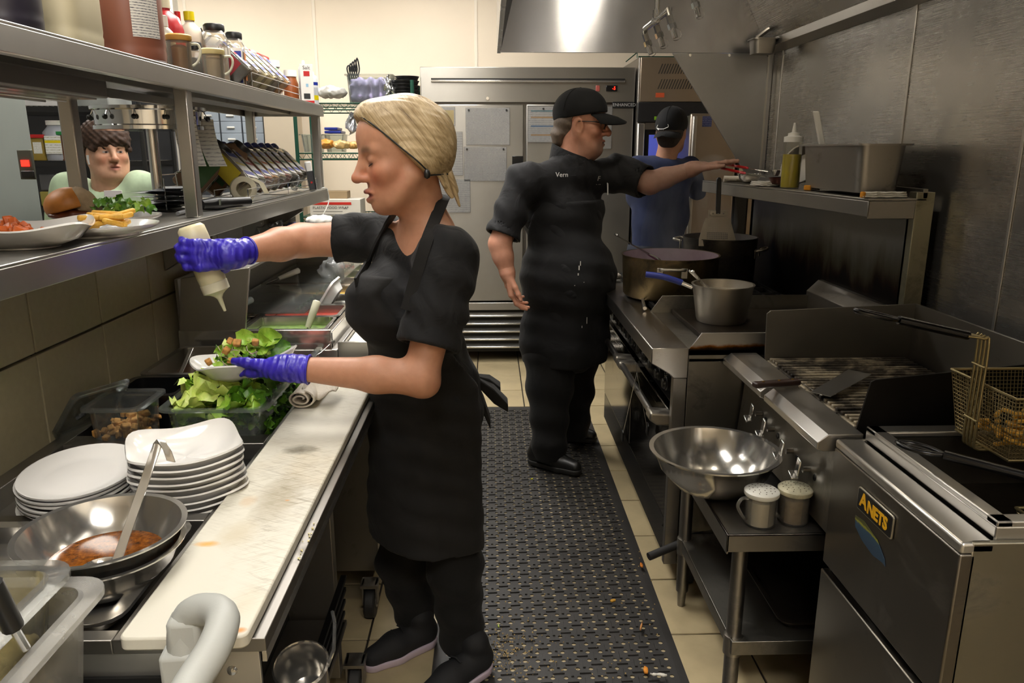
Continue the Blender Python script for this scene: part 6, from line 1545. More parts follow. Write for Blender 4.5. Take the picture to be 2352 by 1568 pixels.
for u0, v0, u1, v1, m__, lab in pap:
    a, b_ = A(u0, v0, y=FZY-.014), A(u1, v1, y=FZY-.014)
    o = thing('paper_sheet', ((a.x+b_.x)/2, FZY-.014, b_.z), lab, 'paper', 'papers on the freezer')
    MB().box((a.x, FZY-.0165, b_.z), (b_.x, FZY-.0145, a.z)).build('sheet', m__, o, 0, uv=True)
    MB().box((a.x-.004, FZY-.0178, b_.z-.004), (b_.x+.004, FZY-.0170, a.z+.004)).build('sleeve', clear('sleeve_film', 'f0f0f0', .06, .1), o)
    for x in ([a.x+.02, b_.x-.02] if u0 in (1070, 1066) else [(a.x+b_.x)/2]): MB().cyl((x, FZY-.022, a.z-.014), (x, FZY-.0165, a.z-.014), .007, n=10).build('magnet', BLACK, o)
    if u0 == 985: MB().box(((a.x+b_.x)/2, FZY-.0172, b_.z+.008), (b_.x-.006, FZY-.0166, a.z-.02)).build('yellow_panel', plain('paper_yellow', 'cdb36a', .6), o)
    if u0 == 1213:
        for q, cc in ((.12, '4a7f86'), (.3, 'b58a4a'), (.55, '4a6f96'), (.8, 'b58a4a')): MB().box((a.x+.02, FZY-.0172, a.z+(b_.z-a.z)*q-.005), (b_.x-.01, FZY-.0166, a.z+(b_.z-a.z)*q+.005)).build('colour_line', plain('line_'+cc, cc, .6), o)
# ================================================================ blast chiller and convection oven
bl = thing('blast_chiller', (1.4, 5.9, 0), 'tall blast chiller with black control band and lit blue window', 'chiller')
BX0, BX1, BY_ = 1.03, 1.86, 5.5
TAN = steel('chiller_tan', 'a89a88', .4, .2)
MB().box((BX0, BY_+.02, .1), (BX1, Y1-.03, 2.18)).build('cabinet', STD, bl, 30, .004)
MB().box((BX0+.01, BY_, 1.885), (BX1, BY_+.02, 2.178)).build('top_panel', TAN, bl, 30, .004)
sl_ = MB()
for r_ in range(2):
    for k in range(34):
        x = BX0+.13+k*.019; z0 = 2.07-.1*r_
        sl_._a([(x, BY_-.001, z0), (x+.009, BY_-.001, z0), (x+.034, BY_-.001, z0+.065), (x+.025, BY_-.001, z0+.065)], [(0, 1, 2, 3)])
sl_.build('vent_slots', plain('slot_dark', '3a342c', .7), bl, 0)
MB().box((BX0+.12, BY_-.002, 1.915), (BX0+.18, BY_-.0005, 1.945)).build('orange_sticker', plain('sticker_orange', 'c9542a', .6), bl)
MB().box((BX0, BY_-.012, 1.75), (BX1, BY_+.02, 1.882)).build('control_band', plain('band_black', '1b1b1d', .4), bl, 30, .003)
text('band_lettering', 'air', plain('silver_print', 'c9c9c9', .4), frame((BX0+.22, BY_-.0135, 1.82), (1, 0, 0), (0, 0, 1)), .055, bl, .0005, shear=.25)
MB().box((BX0+.115, BY_-.014, 1.765), (BX0+.175, BY_-.0125, 1.788)).build('green_sticker', plain('sticker_green', '7fb81e', .6), bl)
MB().cyl((BX0+.39, BY_-.02, 1.775), (BX0+.39, BY_-.012, 1.775), .012, n=14).build('lock', CHROME, bl)
MB().box((BX0+.52, BY_-.015, 1.78), (BX0+.66, BY_-.012, 1.84)).build('screen_frame', BLACKG, bl); MB().box((BX0+.555, BY_-.0165, 1.797), (BX0+.62, BY_-.015, 1.822)).build('screen', plain('screen_glow', 'aac4ff', .5, 0, 0, emit=4), bl)
for x0, x1 in ((BX0, BX0+.055), (BX1-.06, BX1)): MB().box((x0, BY_-.012, .3), (x1, BY_+.02, 1.745)).build('door_frame', ST, bl, 30, .01)
MB().box((BX0+.055, BY_-.008, 1.70), (BX1-.06, BY_+.02, 1.745)).build('door_frame', STD, bl); MB().box((BX0+.055, BY_-.01, .3), (BX1-.06, BY_+.01, 1.06)).build('door_lower', ST, bl, 30, .004)
MB().box((BX0+.06, BY_-.002, 1.06), (BX1-.06, BY_+.012, 1.70)).build('window_frame', BLACKG, bl)
MB().box((BX0+.085, BY_-.006, 1.09), (BX1-.09, BY_-.002, 1.665)).build('lit_window', plain('window_blue', '4a52a8', .15, 0, .2, 3, emit=.55), bl); MB().box((BX0+.30, BY_-.008, 1.28), (BX0+.42, BY_-.006, 1.56)).build('bright_light', plain('window_white', 'dfe6ff', .3, 0, 0, emit=3.5), bl)
wr2 = thing('green_wire_shelf', (1.2, 5.9, 2.18), 'bit of green wire shelf standing on top of the chiller', 'shelf')
MB().tube([(BX0-.09, 5.52, 2.15), (BX0+.0, 5.6, 2.22), (BX0+.0, 5.6, 2.182)], .004, 6).build('edge_wire', GREEN, wr2); MB().box((BX0, 5.55, 2.181), (BX1, 5.56, 2.19)).build('front_wire', GREEN, wr2)
cv = thing('convection_oven', (1.6, 5.2, 0), 'stainless convection oven with black knob strip beside the range', 'oven')
OX0, OX1, OY = 1.268, 2.1, 4.98
MB().box((OX0+.01, OY+.03, .15), (OX1, 5.46, 1.775)).build('cabinet', STD, cv, 30, .004)
MB().box((OX0, OY-.01, .62), (1.575, OY+.03, 1.785)).build('door', steel('oven_door_brushed', 'a19588', .3, .6), cv, 30, .012)
MB().box((OX0+.012, OY-.03, .62), (OX0+.04, OY-.01, 1.77)).build('door_edge', ST, cv, 30, .008)
MB().box((1.585, OY-.005, .62), (1.665, OY+.03, 1.76)).build('control_strip', BLACKG, cv, 30, .003)
for z in (1.565,): k = MB().cyl((1.625, OY-.035, z), (1.625, OY-.005, z), .028, .032, 20).build('knob', CHROME, cv, 40, .004)
MB().lathe([(.04, 0), (.044, 0), (.044, .002), (.04, .002), (.04, 0)], (0, 0, 0), 28).build('dial_ring', plain('dial_cream', 'd9cfb4', .5), cv, local=True).matrix_local = mwm(cv).inverted() @ T(1.625, OY-.004, 1.575, PI/2)
MB().box((1.60, OY-.007, 1.43), (1.65, OY-.004, 1.45)).box((1.62, OY-.007, 1.46), (1.63, OY-.004, 1.51)).build('strip_print', plain('dial_cream', 'd9cfb4', .5), cv)
MB().box((1.675, OY, .62), (OX1, OY+.03, 1.77)).build('side_stile', TAN, cv, 30, .003); MB().box((OX0, OY-.005, .15), (OX1, OY+.03, .61)).build('base_panel', STD, cv, 30, .003)
c = A(1624, 278, y=OY-.011); MB().box((c.x-.03, OY-.0115, c.z-.035), (c.x+.03, OY-.0102, c.z+.03)).build('blue_sticker', printed('blue_sticker_print', '4a5288', 'b4b8d8', 12, 3, .8), cv, 0, uv=True)
# ================================================================ green wire rack with its goods
gr = thing('wire_shelving', (-.87, 5.4, 0), 'green epoxy wire shelving unit beside the freezer', 'shelving')
GX0, GX1, GY0, GY1 = -1.265, -.50, 5.2, 5.66
for x in (GX0, GX1):
    for y in (GY0, GY1): MB().cyl((x, y, 0), (x, y, 2.0), .0125, n=10).build('post', GREEN, gr, 40)
for z in (1.855, 1.54, 1.125, .6):
    s = MB()
    for y in (GY0, GY1):
        s.tube([(GX0, y, z), (GX1, y, z)], .0045, 6).tube([(GX0, y, z-.04), (GX1, y, z-.04)], .0045, 6)
        nz_ = 26; s.tube([(GX0+(GX1-GX0)*k/nz_, y, z-.04*(k % 2)) for k in range(nz_+1)], .003, 5)
    for x in (GX0, GX1): s.tube([(x, GY0, z), (x, GY1, z)], .0045, 6).tube([(x, GY0, z-.04), (x, GY1, z-.04)], .0045, 6)
    for k in range(30): x = GX0+(GX1-GX0)*(k+.5)/30; s.tube([(x, GY0, z+.002), (x, GY1, z+.002)], .0022, 5)
    s.build('wire_shelf', GREEN, gr, 60)
G1, G2, G3 = 1.86, 1.545, 1.13
crumple('white_bag', A(760, 212, y=5.35), (.11, .10, .05), plain('white_bag_plastic', 'e0ddd6', .4, 0, .1, 20), 'crumpled white bag with black print on the top wire shelf', 'bag', 31)
tb_ = thing('clear_tub', (-.88, 5.36, G1), 'clear tub packed with lilac disposable gloves on the top shelf', 'food tub')
a, b_ = A(790, 170, y=5.3), A(905, 230, y=5.3)
MB().pan((a.x, 5.28, G1+.002), (b_.x, 5.55, a.z), .004, .015, .02, .01).build('tub_body', CLEAR, tb_, 40)
for k in range(4):
    pass
S = Sol((a.x, 5.28, G1), (b_.x, 5.56, a.z), .008); cx_ = (a.x+b_.x)/2; S.rbox((cx_, 5.415, G1+.085), ((b_.x-a.x)/2-.03, .11, .08), .03).disp(lambda X, Y, Z: .014*np.abs(np.sin(60*X+20*Y))*np.abs(np.sin(45*Z+30*Y))+.008*np.sin(90*X))
solid('lilac_gloves', S, plain('lilac_film', '9c93b8', .35, 0, .2, 25), tb_, 1)
for k in range(5):
    q = A(802+k*5, 176, y=5.4)
    t = thing('utensil_loop', q, 'black looped utensil handle, %s in the clear tub' % ['first', 'second', 'third', 'fourth', 'fifth'][k], 'utensil', 'black loop handles')
    lp = catmull([q, q+Vector((-.012, 0, .05)), q+Vector((0, 0, .07+.012*k)), q+Vector((.012, 0, .05)), q], 4)
    MB().tube(lp, .005, 6).tube([q, q+Vector((.02, 0, -.07))], .006, 6).build('handle', BLACK, t, 60)
crumple('foil_bundle', A(893, 200, y=5.25), (.055, .05, .085), steel('foil', 'd4d4d4', .12, 0, grain=(8, 8, 8)), 'shiny foil wrapped bundle on the top wire shelf', 'foil', 41, amp=.5, h=.005)
for k, (u, v, r, h, nn, lab, yy__) in enumerate(((942, 228, .07, .022, 6, 'black bowls stacked on the top shelf by the freezer', 5.3), (975, 200, .085, .03, 6, 'tall stack of black deli containers against the wall', 5.6))):
    q = A(u, v, y=yy__); zb = G1+.004
    for i in range(nn):
        t = thing('black_bowl', (min(q.x, -.575), yy__, zb+i*h), lab.replace('stack of ', 'stacked ')+', level %s' % ['one', 'two', 'three', 'four', 'five', 'six'][i], 'bowl', 'black bowls %d' % k)
        MB().lathe([(0, 0), (r*.8, 0), (r, h*1.25), (r*1.03, h*1.25), (r*1.03, h*1.4), (r*.95, h*1.4), (r*.75, .004), (0, .004)], (0, 0, 0), 28).build('bowl_body', BLACK, t, 40, local=True)
# middle shelf
for k, (u, lab) in enumerate(((718, 'clear storage tub at the left of the bread shelf'), (770, 'clear tub with blue lid behind the bread bags'))):
    q = A(u, 338, y=5.45); t = thing('clear_tub', (q.x, 5.45, G2), lab, 'food tub', 'tubs on the bread shelf')
    MB().pan((q.x-.07, 5.34, G2+.002), (q.x+.09, 5.56, G2+.12), .003, .015, .02, .012).build('tub_body', CLEAR, t, 40)
    if k: 
        for z in (0, .022): MB().box((q.x-.05, 5.36, G2+.125+z), (q.x+.06-z, 5.54, G2+.143+z)).build('blue_lid', BLUE, t, 30, .004)
BRD = plain('bread_bag_orange', 'd08a34', .5, 0, .3, 12)
for k, (u, v, r, c, lab) in enumerate(((748, 338, (.06, .06, .04), 'd8963e', 'bag of orange buns on the middle wire shelf'), (785, 340, (.07, .06, .035), 'd9b77a', 'bag of pale rolls on the middle wire shelf'), (812, 342, (.04, .05, .03), 'cfa25e', 'small bag of rolls near the blonde hair'))):
    crumple('bread_bag', A(u, v-8, y=5.3), r, plain('bread_'+c, c, .3, 0, .3, 30), lab, 'bread', 50+k, amp=.25, h=.006)
crumple('silver_bag', A(808, 285, y=5.4), (.05, .05, .09), plain('silver_film', 'b9babf', .2, .6), 'silver grey bag hanging above the bread', 'bag', 61, h=.006)
# lower shelf: film box
q = A(770, 478, y=5.2)
fb_ = thing('film_box', (q.x, 5.28, G3), 'white plastic food wrap box with red stripe', 'box')
x0, x1, z0, z1 = A(712, 480, y=5.21).x, A(828, 480, y=5.21).x, G3+.005, A(770, 458, y=5.21).z
MB().box((x0, 5.21, z0), (x1, 5.42, z1)).build('carton', plain('box_white', 'd9d3c6', .6, 0, .04), fb_, 30, .002)
MB().box((x0+.02, 5.2085, z1-.035), (x1-.06, 5.2098, z1-.018)).build('red_stripe', plain('stripe_red', 'c22a1e', .5), fb_)
text('lettering', 'PLASTIC FOOD WRAP', INK, frame(((x0+x1)/2-.03, 5.2085, z1-.055), (1, 0, 0), (0, 0, 1)), .024, fb_, .0003)
for k in range(2): MB().box((x0+.02, 5.2088, z1-.08-.02*k), (x1-.12, 5.2098, z1-.076-.02*k)).build('print_line', plain('print_grey', '8a8680', .6), fb_)
MB().box((x0+.08, 5.3, z1), (x1-.1, 5.42, z1+.05)).build('inner_carton', plain('carton_brown', '9a8464', .7), fb_, 30, .002)
# ================================================================ beyond the pass
wk_ = tag(MB().box((-2.4, 2.5, 0), (A(76, 350, y=2.75).x, 2.75, ZC)).build('wall_cooler', plain('cooler_panel', '8f958e', .38, .3, .04), None, 30, .004), kind='structure')
xk = A(76, 350, y=2.75).x
MB().box((xk-.10, 2.492, 0), (xk-.085, 2.5, ZC)).build('panel_seam', plain('cooler_seam', 'a6aca6', .4), wk_)
c = A(64, 378, y=2.5); ts = thing('thermostat', (c.x, 2.49, c.z), 'small wall thermostat with glowing red display', 'thermostat')
MB().box((c.x-.022, 2.488, c.z-.045), (c.x+.022, 2.5005, c.z+.045)).build('case', plain('thermo_case', '4a4a40', .5), ts, 30, .002); MB().box((c.x-.012, 2.485, c.z-.005), (c.x+.012, 2.4885, c.z+.014)).build('display', plain('led_red2', 'ff1a10', .5, 0, 0, emit=5), ts)
MB().box((c.x-.015, 2.48, c.z-.04), (c.x+.025, 2.488, c.z-.018)).build('knob_block', BLACK, ts, 30, .003)
bs_ = thing('black_shelving', (-2.5, 4.75, 0), 'black wire shelving with food tubs beyond the pass', 'shelving')
for x in (-3.3, -1.98):
    for y in (4.55, 4.98): MB().cyl((x, y, 0), (x, y, 2.05), .013, n=10).build('post', BLACK, bs_)
for z in (1.80, 1.50, 1.24, .9): 
    s = MB().box((-3.3, 4.55, z-.03), (-1.98, 4.56, z)).box((-3.3, 4.97, z-.03), (-1.98, 4.98, z))
    for k in range(44): x = -3.3+1.32*(k+.5)/44; s.tube([(x, 4.55, z), (x, 4.98, z)], .0025, 5)
    s.build('wire_shelf', BLACK, bs_, 40)
MB().box((-3.3, 4.985, .4), (-1.98, 4.995, 2.0)).build('back_panel', DARKGREY, bs_)
def lbox(u0, v0, u1, v1, y, d, mt, label, cat, z=None, bev=.006, lid=None, lab=None):
    a, b_ = A(u0, v0, y=y), A(u1, v1, y=y); zb = z if z is not None else b_.z
    o = thing(cat.replace(' ', '_'), ((a.x+b_.x)/2, y+d/2, zb), label, cat)
    MB().box((a.x, y, zb+.001), (b_.x, y+d, a.z)).build('body', mt, o, 30, bev)
    if lid: MB().box((a.x-.008, y-.008, a.z-.012), (b_.x+.008, y+d+.008, a.z+.008)).build('lid', lid, o, 30, .003)
    if lab: MB().box((a.x+(b_.x-a.x)*.3, y-.002, zb+(a.z-zb)*.3), (b_.x-(b_.x-a.x)*.15, y-.0004, zb+(a.z-zb)*.75)).build('label', lab, o, 0, uv=True)
    return o
LBP = printed('tub_label_print', 'dcdcd8', '8a8a5a', 14, 3, .7)
lbox(42, 205, 135, 243, 4.58, .3, plain('white_carton', 'd6d4d2', .6), 'white labelled carton on the top black shelf', 'carton', 1.80, lab=LBP)
lbox(150, 208, 250, 243, 4.6, .3, plain('dull_film', '8d908c', .4, 0, .3), 'grey film wrapped packs on the top black shelf', 'wrapped pack', 1.80)
lbox(62, 312, 105, 363, 4.6, .2, plain('yellow_grain', '85702a', .5, 0, .2), 'tub of yellow grain with red lid beyond the pass', 'food tub', 1.50, lid=RED, lab=LBP)
lbox(132, 305, 175, 363, 4.6, .2, plain('brown_tub', '6a4a34', .5), 'brown tub with green lid beyond the pass', 'food tub', 1.50, lid=plain('green_lid', '1f7a3a', .4), lab=LBP)
q = A(120, 330, y=4.58); wj = thing('white_jar', (q.x, 4.7, 1.5), 'big white plastic jar with screw lid on black shelf', 'jar')
MB().lathe([(0, 0), (.085, 0), (.09, .01), (.09, .16), (.065, .19), (.06, .205), (0, .205)], (q.x, 4.68, 1.501), 28).build('jar_body', plain('jar_grey_white', '9a9da4', .4), wj, 40); MB().lathe([(.068, .2), (.068, .225), (0, .227)], (q.x, 4.68, 1.501), 24).build('lid', WHITE, wj, 40)
MB().box((q.x-.045, 4.586, 1.54), (q.x+.045, 4.5915, 1.64)).build('label', LBP, wj, 0, uv=True); MB().box((q.x-.045, 4.5855, 1.60), (q.x+.045, 4.586, 1.615)).build('yellow_stripe', YELLOW, wj)
lbox(88, 400, 130, 435, 4.62, .2, plain('grey_tub', '4a4a4c', .4), 'grey tub stacked on the yellow one low on the shelf', 'food tub', 1.33); lbox(90, 440, 140, 470, 4.62, .2, plain('olive_tub', '8a7f3a', .5), 'olive yellow tub low on the black shelf', 'food tub', 1.24)
gp = thing('grey_cabinet', (-2.1, 5.2, 0), 'tall blue grey cabinet standing beyond the pass', 'cabinet')
a, b_ = A(205, 300, y=5.2), A(346, 300, y=5.2)
MB().box((a.x, 5.2, .1), (b_.x, 5.6, 2.5)).build('body', plain('blue_grey_paint', '3e434e', .5), gp, 30, .005); MB().box((b_.x-.18, 5.19, 1.9), (b_.x-.165, 5.2, 2.0)).build('latch', WHITE, gp)
for k, (u0, u1, c, lab) in enumerate(((346, 376, 'b9b4a6', 'cream door post beyond the order wheel'), (400, 425, 'c3bdb0', 'pale door post beside the wired glass'))):
    tag(MB().box((A(u0, 300, y=5.6).x, 5.6, 0), (A(u1, 300, y=5.6).x, 5.7, 2.6)).build('trim_%d' % (10+k), plain('post_'+c, c, .5), None, 30, .004), kind='structure')
tag(MB().box((A(376, 300, y=5.65).x, 5.65, .9), (A(400, 300, y=5.65).x, 5.66, 2.5)).build('window_1', plain('green_glass', '5a6a5a', .15, 0, .1), None), kind='structure')
lk = thing('drawer_tower', (-2.0, 6.3, 0), 'pale blue drawer tower with white pill handles', 'drawers')
x0, x1 = A(455, 290, y=6.2).x, A(606, 290, y=6.2).x
MB().box((x0-.02, 6.215, .3), (x1+.01, 6.38, 2.1)).build('carcass', plain('drawer_gap', '3a3f44', .6), lk)
PB = plain('drawer_blue', '98a2ac', .4, 0, .03)
for ci in range(3):
    xa = x0+(x1-x0)*ci/3+.006; xb = x0+(x1-x0)*(ci+1)/3-.006
    for r_ in range(8):
        zt = 2.04-r_*.088
        d = MB().box((xa, 6.2, zt-.086), (xb, 6.215, zt)).build('drawer', PB, lk, 30, .002)
        MB().tube([(xa+.05, 6.193, zt-.045), (xb-.05, 6.193, zt-.045)], .008, 8).build('pull', WHITE, d, 60)
tag(MB().box((A(606, 290, y=6.1).x, 6.1, 0), (A(680, 290, y=6.1).x, 6.3, 1.95)).build('wall_stub', plain('beige_panel', 'b3a690', .6, 0, .03), None, 30, .004), kind='structure')
# ================================================================ people
def HM(c, fwd, up=(0, 0, 1), s=1.0):
    """head matrix: local x = face, y = left, z = up"""
    f = Vector(fwd).normalized(); u = Vector(up); u = (u-f*u.dot(f)).normalized(); l_ = u.cross(f)
    c = Vector(c)
    return Matrix(((f.x*s, l_.x*s, u.x*s, c.x), (f.y*s, l_.y*s, u.y*s, c.y), (f.z*s, l_.z*s, u.z*s, c.z), (0, 0, 0, 1)))
def head(S, M, nose=1.0, chin=1.0, cheek=1.0, jaw=1.0, mouth=.0, ear=1.0):
    s = M.to_scale()[0]; R = np.array(M.to_3x3())/s
    P = lambda x, y, z: np.array(M @ Vector((x, y, z)))
    E = lambda c, r, k=.02, op='add', R_=R: S.ell(P(*c), np.array(r)*s, R_, k*s, op)
    K = lambda a, b, ra, rb=None, k=.012, op='add', **kw: S.cap(P(*a), P(*b), ra*s, (rb or ra)*s, k*s, op, **kw)
    E((-.014, 0, .036), (.098, .076, .090)); E((.030, 0, .05), (.062, .062, .058), .03)
    E((.030, 0, -.03), (.060, .061*cheek, .085), .03); E((.030, 0, -.075), (.052, .052*jaw, .036), .03)
    E((.066, 0, -.098), (.022*chin, .024, .019), .022)
    for q in (-1, 1):
        K((.0, q*.058*jaw, -.045), (.05, q*.035*jaw, -.088), .018, .016, .022)
        E((.054, q*.042*cheek, -.026), (.026, .024, .022), .02)
        K((.076, q*.012, .02), (.066, q*.046, .022), .011, .010, .014)
        E((.090, q*.030, .004), (.016, .016, .012), .012, 'sub')
        E((.0690, q*.032, .003), (.0155, .0185, .0130), .007)
        K((.0815, q*.018, .008), (.0745, q*.045, .006), .0035, .003, .004)                 # upper lid
        if ear: E((-.006, q*.078, -.008), (.021*ear, .011*ear, .034*ear), .008); E((.002, q*.090, -.006), (.012*ear, .008*ear, .020*ear), .004, 'sub')
        E((.094*1, q*.0125*nose, -.034), (.012, .0075*nose, .0085), .006)
        E((.092, q*.0085, -.043), (.007, .0035, .003), .003, 'sub')
    K((.085, 0, .018), (.1055+.004*nose, 0, -.026), .0085, .0105*nose, .012); E((.108+.004*nose, 0, -.030), (.0115, .0125*nose, .0105*nose), .008)
    # mouth
    K((.088, -.021, -.0655), (.0955, -.008, -.0615), .0042, .0052, .006); K((.088, .021, -.0655), (.0955, .008, -.0615), .0042, .0052, .006); K((.0955, -.008, -.0615), (.0955, .008, -.0615), .0052, None, .005)
    K((.086, -.018, -.0715-mouth), (.0935, 0, -.075-mouth), .0050, .0062, .006); K((.086, .018, -.0715-mouth), (.0935, 0, -.075-mouth), .0050, .0062, .006)
    K((.0925, -.019, -.0675-mouth*.5), (.0985, 0, -.068-mouth*.5), .0018+mouth*.4, None, .003, 'sub'); K((.0925, .019, -.0675-mouth*.5), (.0985, 0, -.068-mouth*.5), .0018+mouth*.4, None, .003, 'sub')
    K((.1, 0, -.047), (.094, 0, -.058), .002, None, .004, 'sub')
def skin(M, base_, lip, brow=None, red=(.55, .16, .12), blush=.35, eyes=None, stubble=None, browz=.024, lash=True):
    Mi = np.array(M.inverted()); base_ = np.array(rgb(base_)[:3]); lip = np.array(rgb(lip)[:3]); red = np.array(red)
    def f(V):
        L = V @ Mi[:3, :3].T+Mi[:3, 3]; x, y, z = L.T; a = np.abs(y)
        c = np.tile(base_, (len(V), 1))
        def mix(w, col): 
            w = np.clip(w, 0, 1)[:, None]; c[:] = c*(1-w)+np.array(col)*w
        face = (x > .02) & (z > -.13) & (z < .1)
        mix(blush*np.exp(-(((a-.042)/.024)**2+((z+.034)/.026)**2))*face, base_*np.array([.95, .62, .55]))
        mix(blush*.8*np.exp(-((y/.016)**2+((z+.03)/.014)**2))*(x > .09), base_*np.array([.95, .6, .52]))
        mix(.95*np.exp(-((a/.022)**4+((z+.0685)/.0125)**4))*(x > .070), lip)
        mix(.9*np.exp(-((a/.019)**4+((z+.068)/.0016)**2))*(x > .074), lip*.35)
        if stubble is not None: mix(.5*((z < -.045) & (x > .0)).astype(float)*np.exp(-((a/.07)**4))*np.clip((-.045-z)/.03, 0, 1), rgb(stubble)[:3])
        if brow: mix(.8*np.exp(-(((a-.032)/.018)**4+((z-browz-.004*(1-((a-.032)/.018)**2))/.006)**2))*(x > .05), rgb(brow)[:3])
        e = (x > .06)
        if eyes:
            op = np.exp(-(((a-.031)/.0125)**4+((z-.0015)/.0038)**4)); mix(.95*(op > .35)*e, (.42, .39, .37))
            ir = ((y-eyes[1]-np.sign(y)*.031)**2+(z-.002)**2) < .0060**2; mix(.95*ir*(op > .3)*e, rgb(eyes[0])[:3])
            pu = ((y-eyes[1]-np.sign(y)*.031)**2+(z-.002)**2) < .0025**2; mix(.95*pu*(op > .3)*e, (.01, .01, .01))
            mix(.8*np.exp(-(((a-.031)/.0145)**4+((z-.0068)/.0016)**2))*e, (.04, .025, .02))
        elif lash: mix(.85*np.exp(-(((a-.032)/.0145)**4+((z+.005-((a-.032)/.03)**2*.01)/.0036)**2))*e, (.09, .05, .04)); 
        return c
    return f
def hand_caps(w, d, n, t, curl=(.3, .35, .4, .5), thumb=None, s=1.0, grow=0.0, spread=.06):
    """w wrist, d forward, n the side the fingers curl to, t towards the thumb; list of (a, b, ra, rb)"""
    w, d, n, t = Vector(w), Vector(d).normalized(), Vector(n).normalized(), Vector(t).normalized(); o = []
    offs = (.030, .010, -.010, -.028); kl = (.088, .090, .085, .077); seg = ((.040, .026, .021), (.044, .029, .022), (.041, .027, .021), (.032, .021, .019)); rad = (.0094, .0096, .0092, .0082)
    for i in range(4):
        b = w+t*(offs[i]*.7*s); k = w+d*(kl[i]*s)+t*(offs[i]*s)+n*(.004*s)
        o.append((b, k, .0145*s+grow, .0118*s+grow))
        p = k; ang = 0; c = curl[i]
        dd = (d+t*(spread*(1.5-i)/1.5)).normalized()
        for j in range(3):
            ang += c*(1.0, 1.15, .75)[j]
            q = p+(dd*math.cos(ang)+n*math.sin(ang))*(seg[i][j]*s)
            o.append((p, q, rad[i]*(1-.08*j)*s+grow, rad[i]*(.92-.08*j)*s+grow)); p = q
    o.append((w-d*.01*s, w+d*.05*s, .021*s+grow, .018*s+grow))
    th = thumb or (.7, .6, .25)          # out (t), forward (d), in (n)
    b = w+t*.022*s+d*.018*s+n*.006*s; v = (t*th[0]+d*th[1]+n*th[2]).normalized(); v2 = (v+d*.45+n*.1).normalized()
    m_ = b+v*.042*s; e = m_+v2*.033*s; g = e+(v2+d*.2).normalized()*.026*s
    o += [(b, m_, .0155*s+grow, .0118*s+grow), (m_, e, .0115*s+grow, .0100*s+grow), (e, g, .0098*s+grow, .0078*s+grow)]
    return o
def put(S, caps, k=.008):
    for a, b, ra, rb in caps: S.cap(a, b, ra, rb, k)
def bounds(pts, m): p = np.array([tuple(q) for q in pts]); return p.min(0)-m, p.max(0)+m
SKINW = vcol('skin_woman', .48, .12, .12, 500); 
CLOTHB = fabric('black_scrub', '19191a', .8, .7, 14); APRON = fabric('black_apron', '1a1918', .85, .5, 9, 1100, .3); PANTS = fabric('black_trousers', '141414', .85, .5, 9)
def ray_to(obj_names, u, v):
    """first point of a person's clothes along a line of sight"""
    bpy.context.view_layer.update(); dg = bpy.context.evaluated_depsgraph_get()
    o = Vector((0, 0, CAMZ)); d = (A(u, v, y=3.0)-o).normalized(); best = None
    for ob in obj_names:
        mi = ob.matrix_world.inverted(); ok, loc, nrm, _ = ob.ray_cast(mi @ o, (mi.to_3x3() @ d).normalized())
        if ok:
            w_ = ob.matrix_world @ loc; dist = (w_-o).length
            if best is None or dist < best[0]: best = (dist, w_, (ob.matrix_world.to_3x3() @ nrm).normalized())
    if best is None: return A(u, v, y=3.4), Vector((0, -1, 0))
    n_ = best[2] if best[2].dot(d) < 0 else -best[2]
    return best[1], n_
def hem(S, p, ax_, rin):
    """cut a sleeve off square at p and hollow its end"""
    ax_ = Vector(ax_).normalized(); x = ax_.orthogonal().normalized(); y = ax_.cross(x); R = np.array(Matrix((ax_, x, y)).transposed())
    S.rbox(Vector(p)+ax_*.1, (.1, .1, .1), .002, R, 0, 'sub'); S.cap(Vector(p)-ax_*.025, Vector(p)+ax_*.04, rin, rin*1.03, .003, 'sub')
def limb(S, pts, rads, k=.03):
    for i in range(len(pts)-1): S.cap(pts[i], pts[i+1], rads[i], rads[i+1], k)
def folds(amp, fr, d=(0, 0, 1), tw=(7, 5, 3), ph=0):
    d = np.array(d)/np.linalg.norm(d)
    return lambda X, Y, Z: amp*np.sin(fr*(d[0]*X+d[1]*Y+d[2]*Z)+1.7*np.sin(tw[0]*X+ph)+1.5*np.sin(tw[1]*Y+1)+1.2*np.sin(tw[2]*Z*2))
def shoe(par, heel, toe, h, mat, sole, w_=.045, label=None, stripe=None):
    heel, toe = Vector(heel), Vector(toe); d = (toe-heel); L = d.length; d.normalize(); sd = Vector((-d.y, d.x, 0)); up = Vector((0, 0, 1))
    lo, hi = bounds([heel, toe], .07); S = Sol(lo, (hi[0], hi[1], heel.z+.16), .004)
    a = heel+d*.035; b = heel+d*L*.55; c = toe-d*.045
    S.cap(a+up*.05, b+up*.043, .042, .043, .02); S.cap(b+up*.043, c+up*.034, .043, .034, .02); S.cap(a+up*.06, a+up*.11+d*.015, .041, .043, .02)
    S.plane(heel+up*.022, (0, 0, -1))
    o = solid('shoe', S, mat, par, 2)
    S = Sol(lo, (hi[0], hi[1], heel.z+.06), .004)
    S.cap(a+up*.02, b+up*.02, .044, .045, .02); S.cap(b+up*.02, c+up*.02, .045, .037, .02)
    S.plane(heel+up*.027, (0, 0, 1)).plane(heel+up*.001, (0, 0, -1))
    solid('sole', S, sole, o, 1)
    lc = MB()
    for k in range(4):
        p = heel+d*(L*.45+.022*k)+up*(.094-.009*k); lc.tube([p-sd*.022, p+up*.006, p+sd*.022], .0028, 6)
    lc.build('lace', mat, o, 60)
    return o
